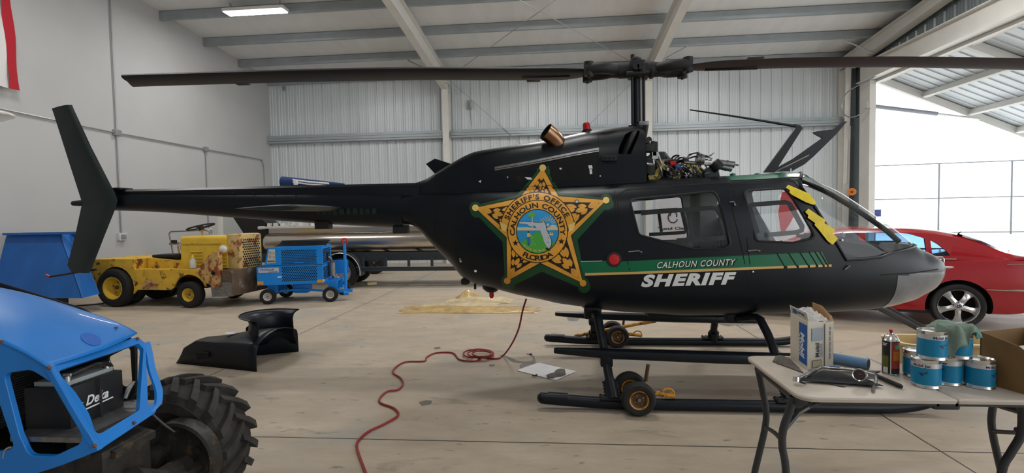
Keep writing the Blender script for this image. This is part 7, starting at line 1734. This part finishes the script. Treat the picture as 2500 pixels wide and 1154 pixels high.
# plastic sheeting
mat('sheeting', (.50, .35, .15), .25, var=.25, scale=9, bump=.6, bscale=14, coat=.4); mat('sheeting_pale', (.58, .48, .30), .3, var=.2, scale=9, bump=.6, bscale=14, coat=.4)
def fold_strip(x0, y0, x1, y1, w, h, seed, mt, lab, nx=46):
    a, b = pZ(x0, y0), pZ(x1, y1); d = (b-a); L_ = d.length; m = MB(); crumple(m, 0, 0, L_, w, h, .003, seed, nx, 0); o = obj('plastic_sheeting', m, mt, None, 30, fix=False); c = (a+b)/2; o.location = (c.x, c.y, 0); o.rotation_euler = (0, 0, atan2(d.y, d.x)); tag(o, lab, 'plastic sheet'); return o
fold_strip(986, 757, 1320, 757, .50, .10, 1, 'sheeting', 'long folded strip of yellowed plastic on the floor, nearest to the skids')
fold_strip(1020, 745, 1215, 744, .28, .06, 2, 'sheeting_pale', 'paler plastic strip lying just behind the long folded one')
fold_strip(1090, 735, 1250, 736, .42, .12, 8, 'sheeting_pale', 'crumpled heap of clear plastic sheeting behind the strips')
wad = COL.objects['plastic_sheeting.002']
c = pZ(1142, 733); m = MB(); R = [[Vector((c.x+r*(1+.2*sin(3*a+z*9))*cos(a), c.y+r*.8*sin(a), z)) for a in [2*pi*k/14 for k in range(14)]] for z, r in ((.0, .26), (.05, .22), (.10, .14), (.16, .08), (.19, .02))]; m.rings(R); obj('peak', m, 'sheeting', wad, 20)
# paper with a flat grey rag
mat('paper_white', (.80, .79, .80), .6, var=.02, scale=6); mat('paper_shade', (.45, .52, .66), .6)
Q = [pZ(x, y, .004) for x, y in ((1262, 904), (1315, 885), (1407, 906), (1357, 928))]; m = MB(); m.prism(Q, (0, 0, .002)); tag(obj('paper_sheet', m, 'paper_white', None, 0), 'white paper sheet on the floor left of the near skid', 'paper')
Q = [pZ(x, y, .008) for x, y in ((1334, 917), (1342, 913), (1352, 911), (1358, 904), (1368, 901), (1379, 902), (1381, 914), (1372, 918), (1358, 919), (1350, 923), (1337, 922))]
m = MB(); m.prism(Q, (0, 0, .008)); tag(obj('scrap_rag', m, 'rag_grey', None, 0), 'flat grey scrap lying on the white paper sheet', 'rag')
m = MB(); m.tube([pZ(1300, 917, .012), pZ(1306, 916, .012), pZ(1311, 914, .012)], .006, 6); tag(obj('bolt_pin', m, 'matt_black'), 'tiny black pin lying on the edge of the paper sheet', 'pin')
# wet stain beside the paper
mat('stain', (.16, .145, .12), .35, var=.2, scale=10)
m = MB()
for P in ([(1217, 866), (1228, 865), (1246, 872), (1256, 876), (1262, 880), (1280, 882), (1296, 880), (1302, 876), (1300, 870), (1291, 866), (1296, 862), (1303, 868), (1308, 880), (1306, 886), (1290, 890), (1270, 898), (1268, 893), (1276, 886), (1256, 884), (1246, 880), (1236, 872)], [(1284, 861), (1300, 862), (1298, 866), (1287, 866)], [(1195, 889), (1208, 888), (1206, 894), (1194, 893)], [(1022, 981), (1042, 976), (1055, 978), (1052, 986), (1030, 990)], [(1058, 848), (1074, 846), (1076, 850), (1062, 852)], [(1383, 775), (1400, 773), (1416, 777), (1408, 783), (1388, 782)]):
    T = bmesh.new(); f = T.faces.new([T.verts.new(pZ(x, y, .0015)) for x, y in P]); bmesh.ops.triangulate(T, faces=[f]); m.merge(T, None, 0)
tag(obj('floor_stain', m, 'stain', None, 0, fix=False), None, None, None, 'structure')
# tray with rags beyond the far skid
t = thing('parts_tray', 'white tray with green and red bits on the floor beyond the far skid', 'tray', pZ(1797, 787))
c = pZ(1797, 786); m = MB(); m.box((c.x, c.y, .015), (.50, .36, .03), bev=.01); obj('tray', m, 'outlet_white', t)
mat('bit_green', (.03, .35, .08), .6)
for k, (x, y, mt) in enumerate(((1772, 781, 'bit_green'), (1783, 783, 'bit_green'), (1777, 785, 'decal_white'), (1799, 781, 'red_paint'), (1808, 783, 'red_paint'), (1790, 781, 'bit_green'))):
    p = pZ(x, y, .05); m = MB(); m.box((p.x, p.y, .05), (.08, .05, .04), Matrix.Rotation(k*.7, 3, 'Z'), bev=.012); tag(obj('loose_part', m, mt), ['green plastic clip at the left of the white tray', 'green block in the middle of the white tray', 'white block among the green ones on the tray', 'red piece at the right of the white tray', 'small red piece at the right edge of the tray', 'green strip beside the red pieces on the tray'][k], 'part')
m = MB(); m.tube([pZ(1738, 784, .015), pZ(1752, 794, .015)], .012, 6); tag(obj('yellow_rod', m, 'wheel_yellow'), 'short yellow rod on the floor beside the white tray', 'rod')
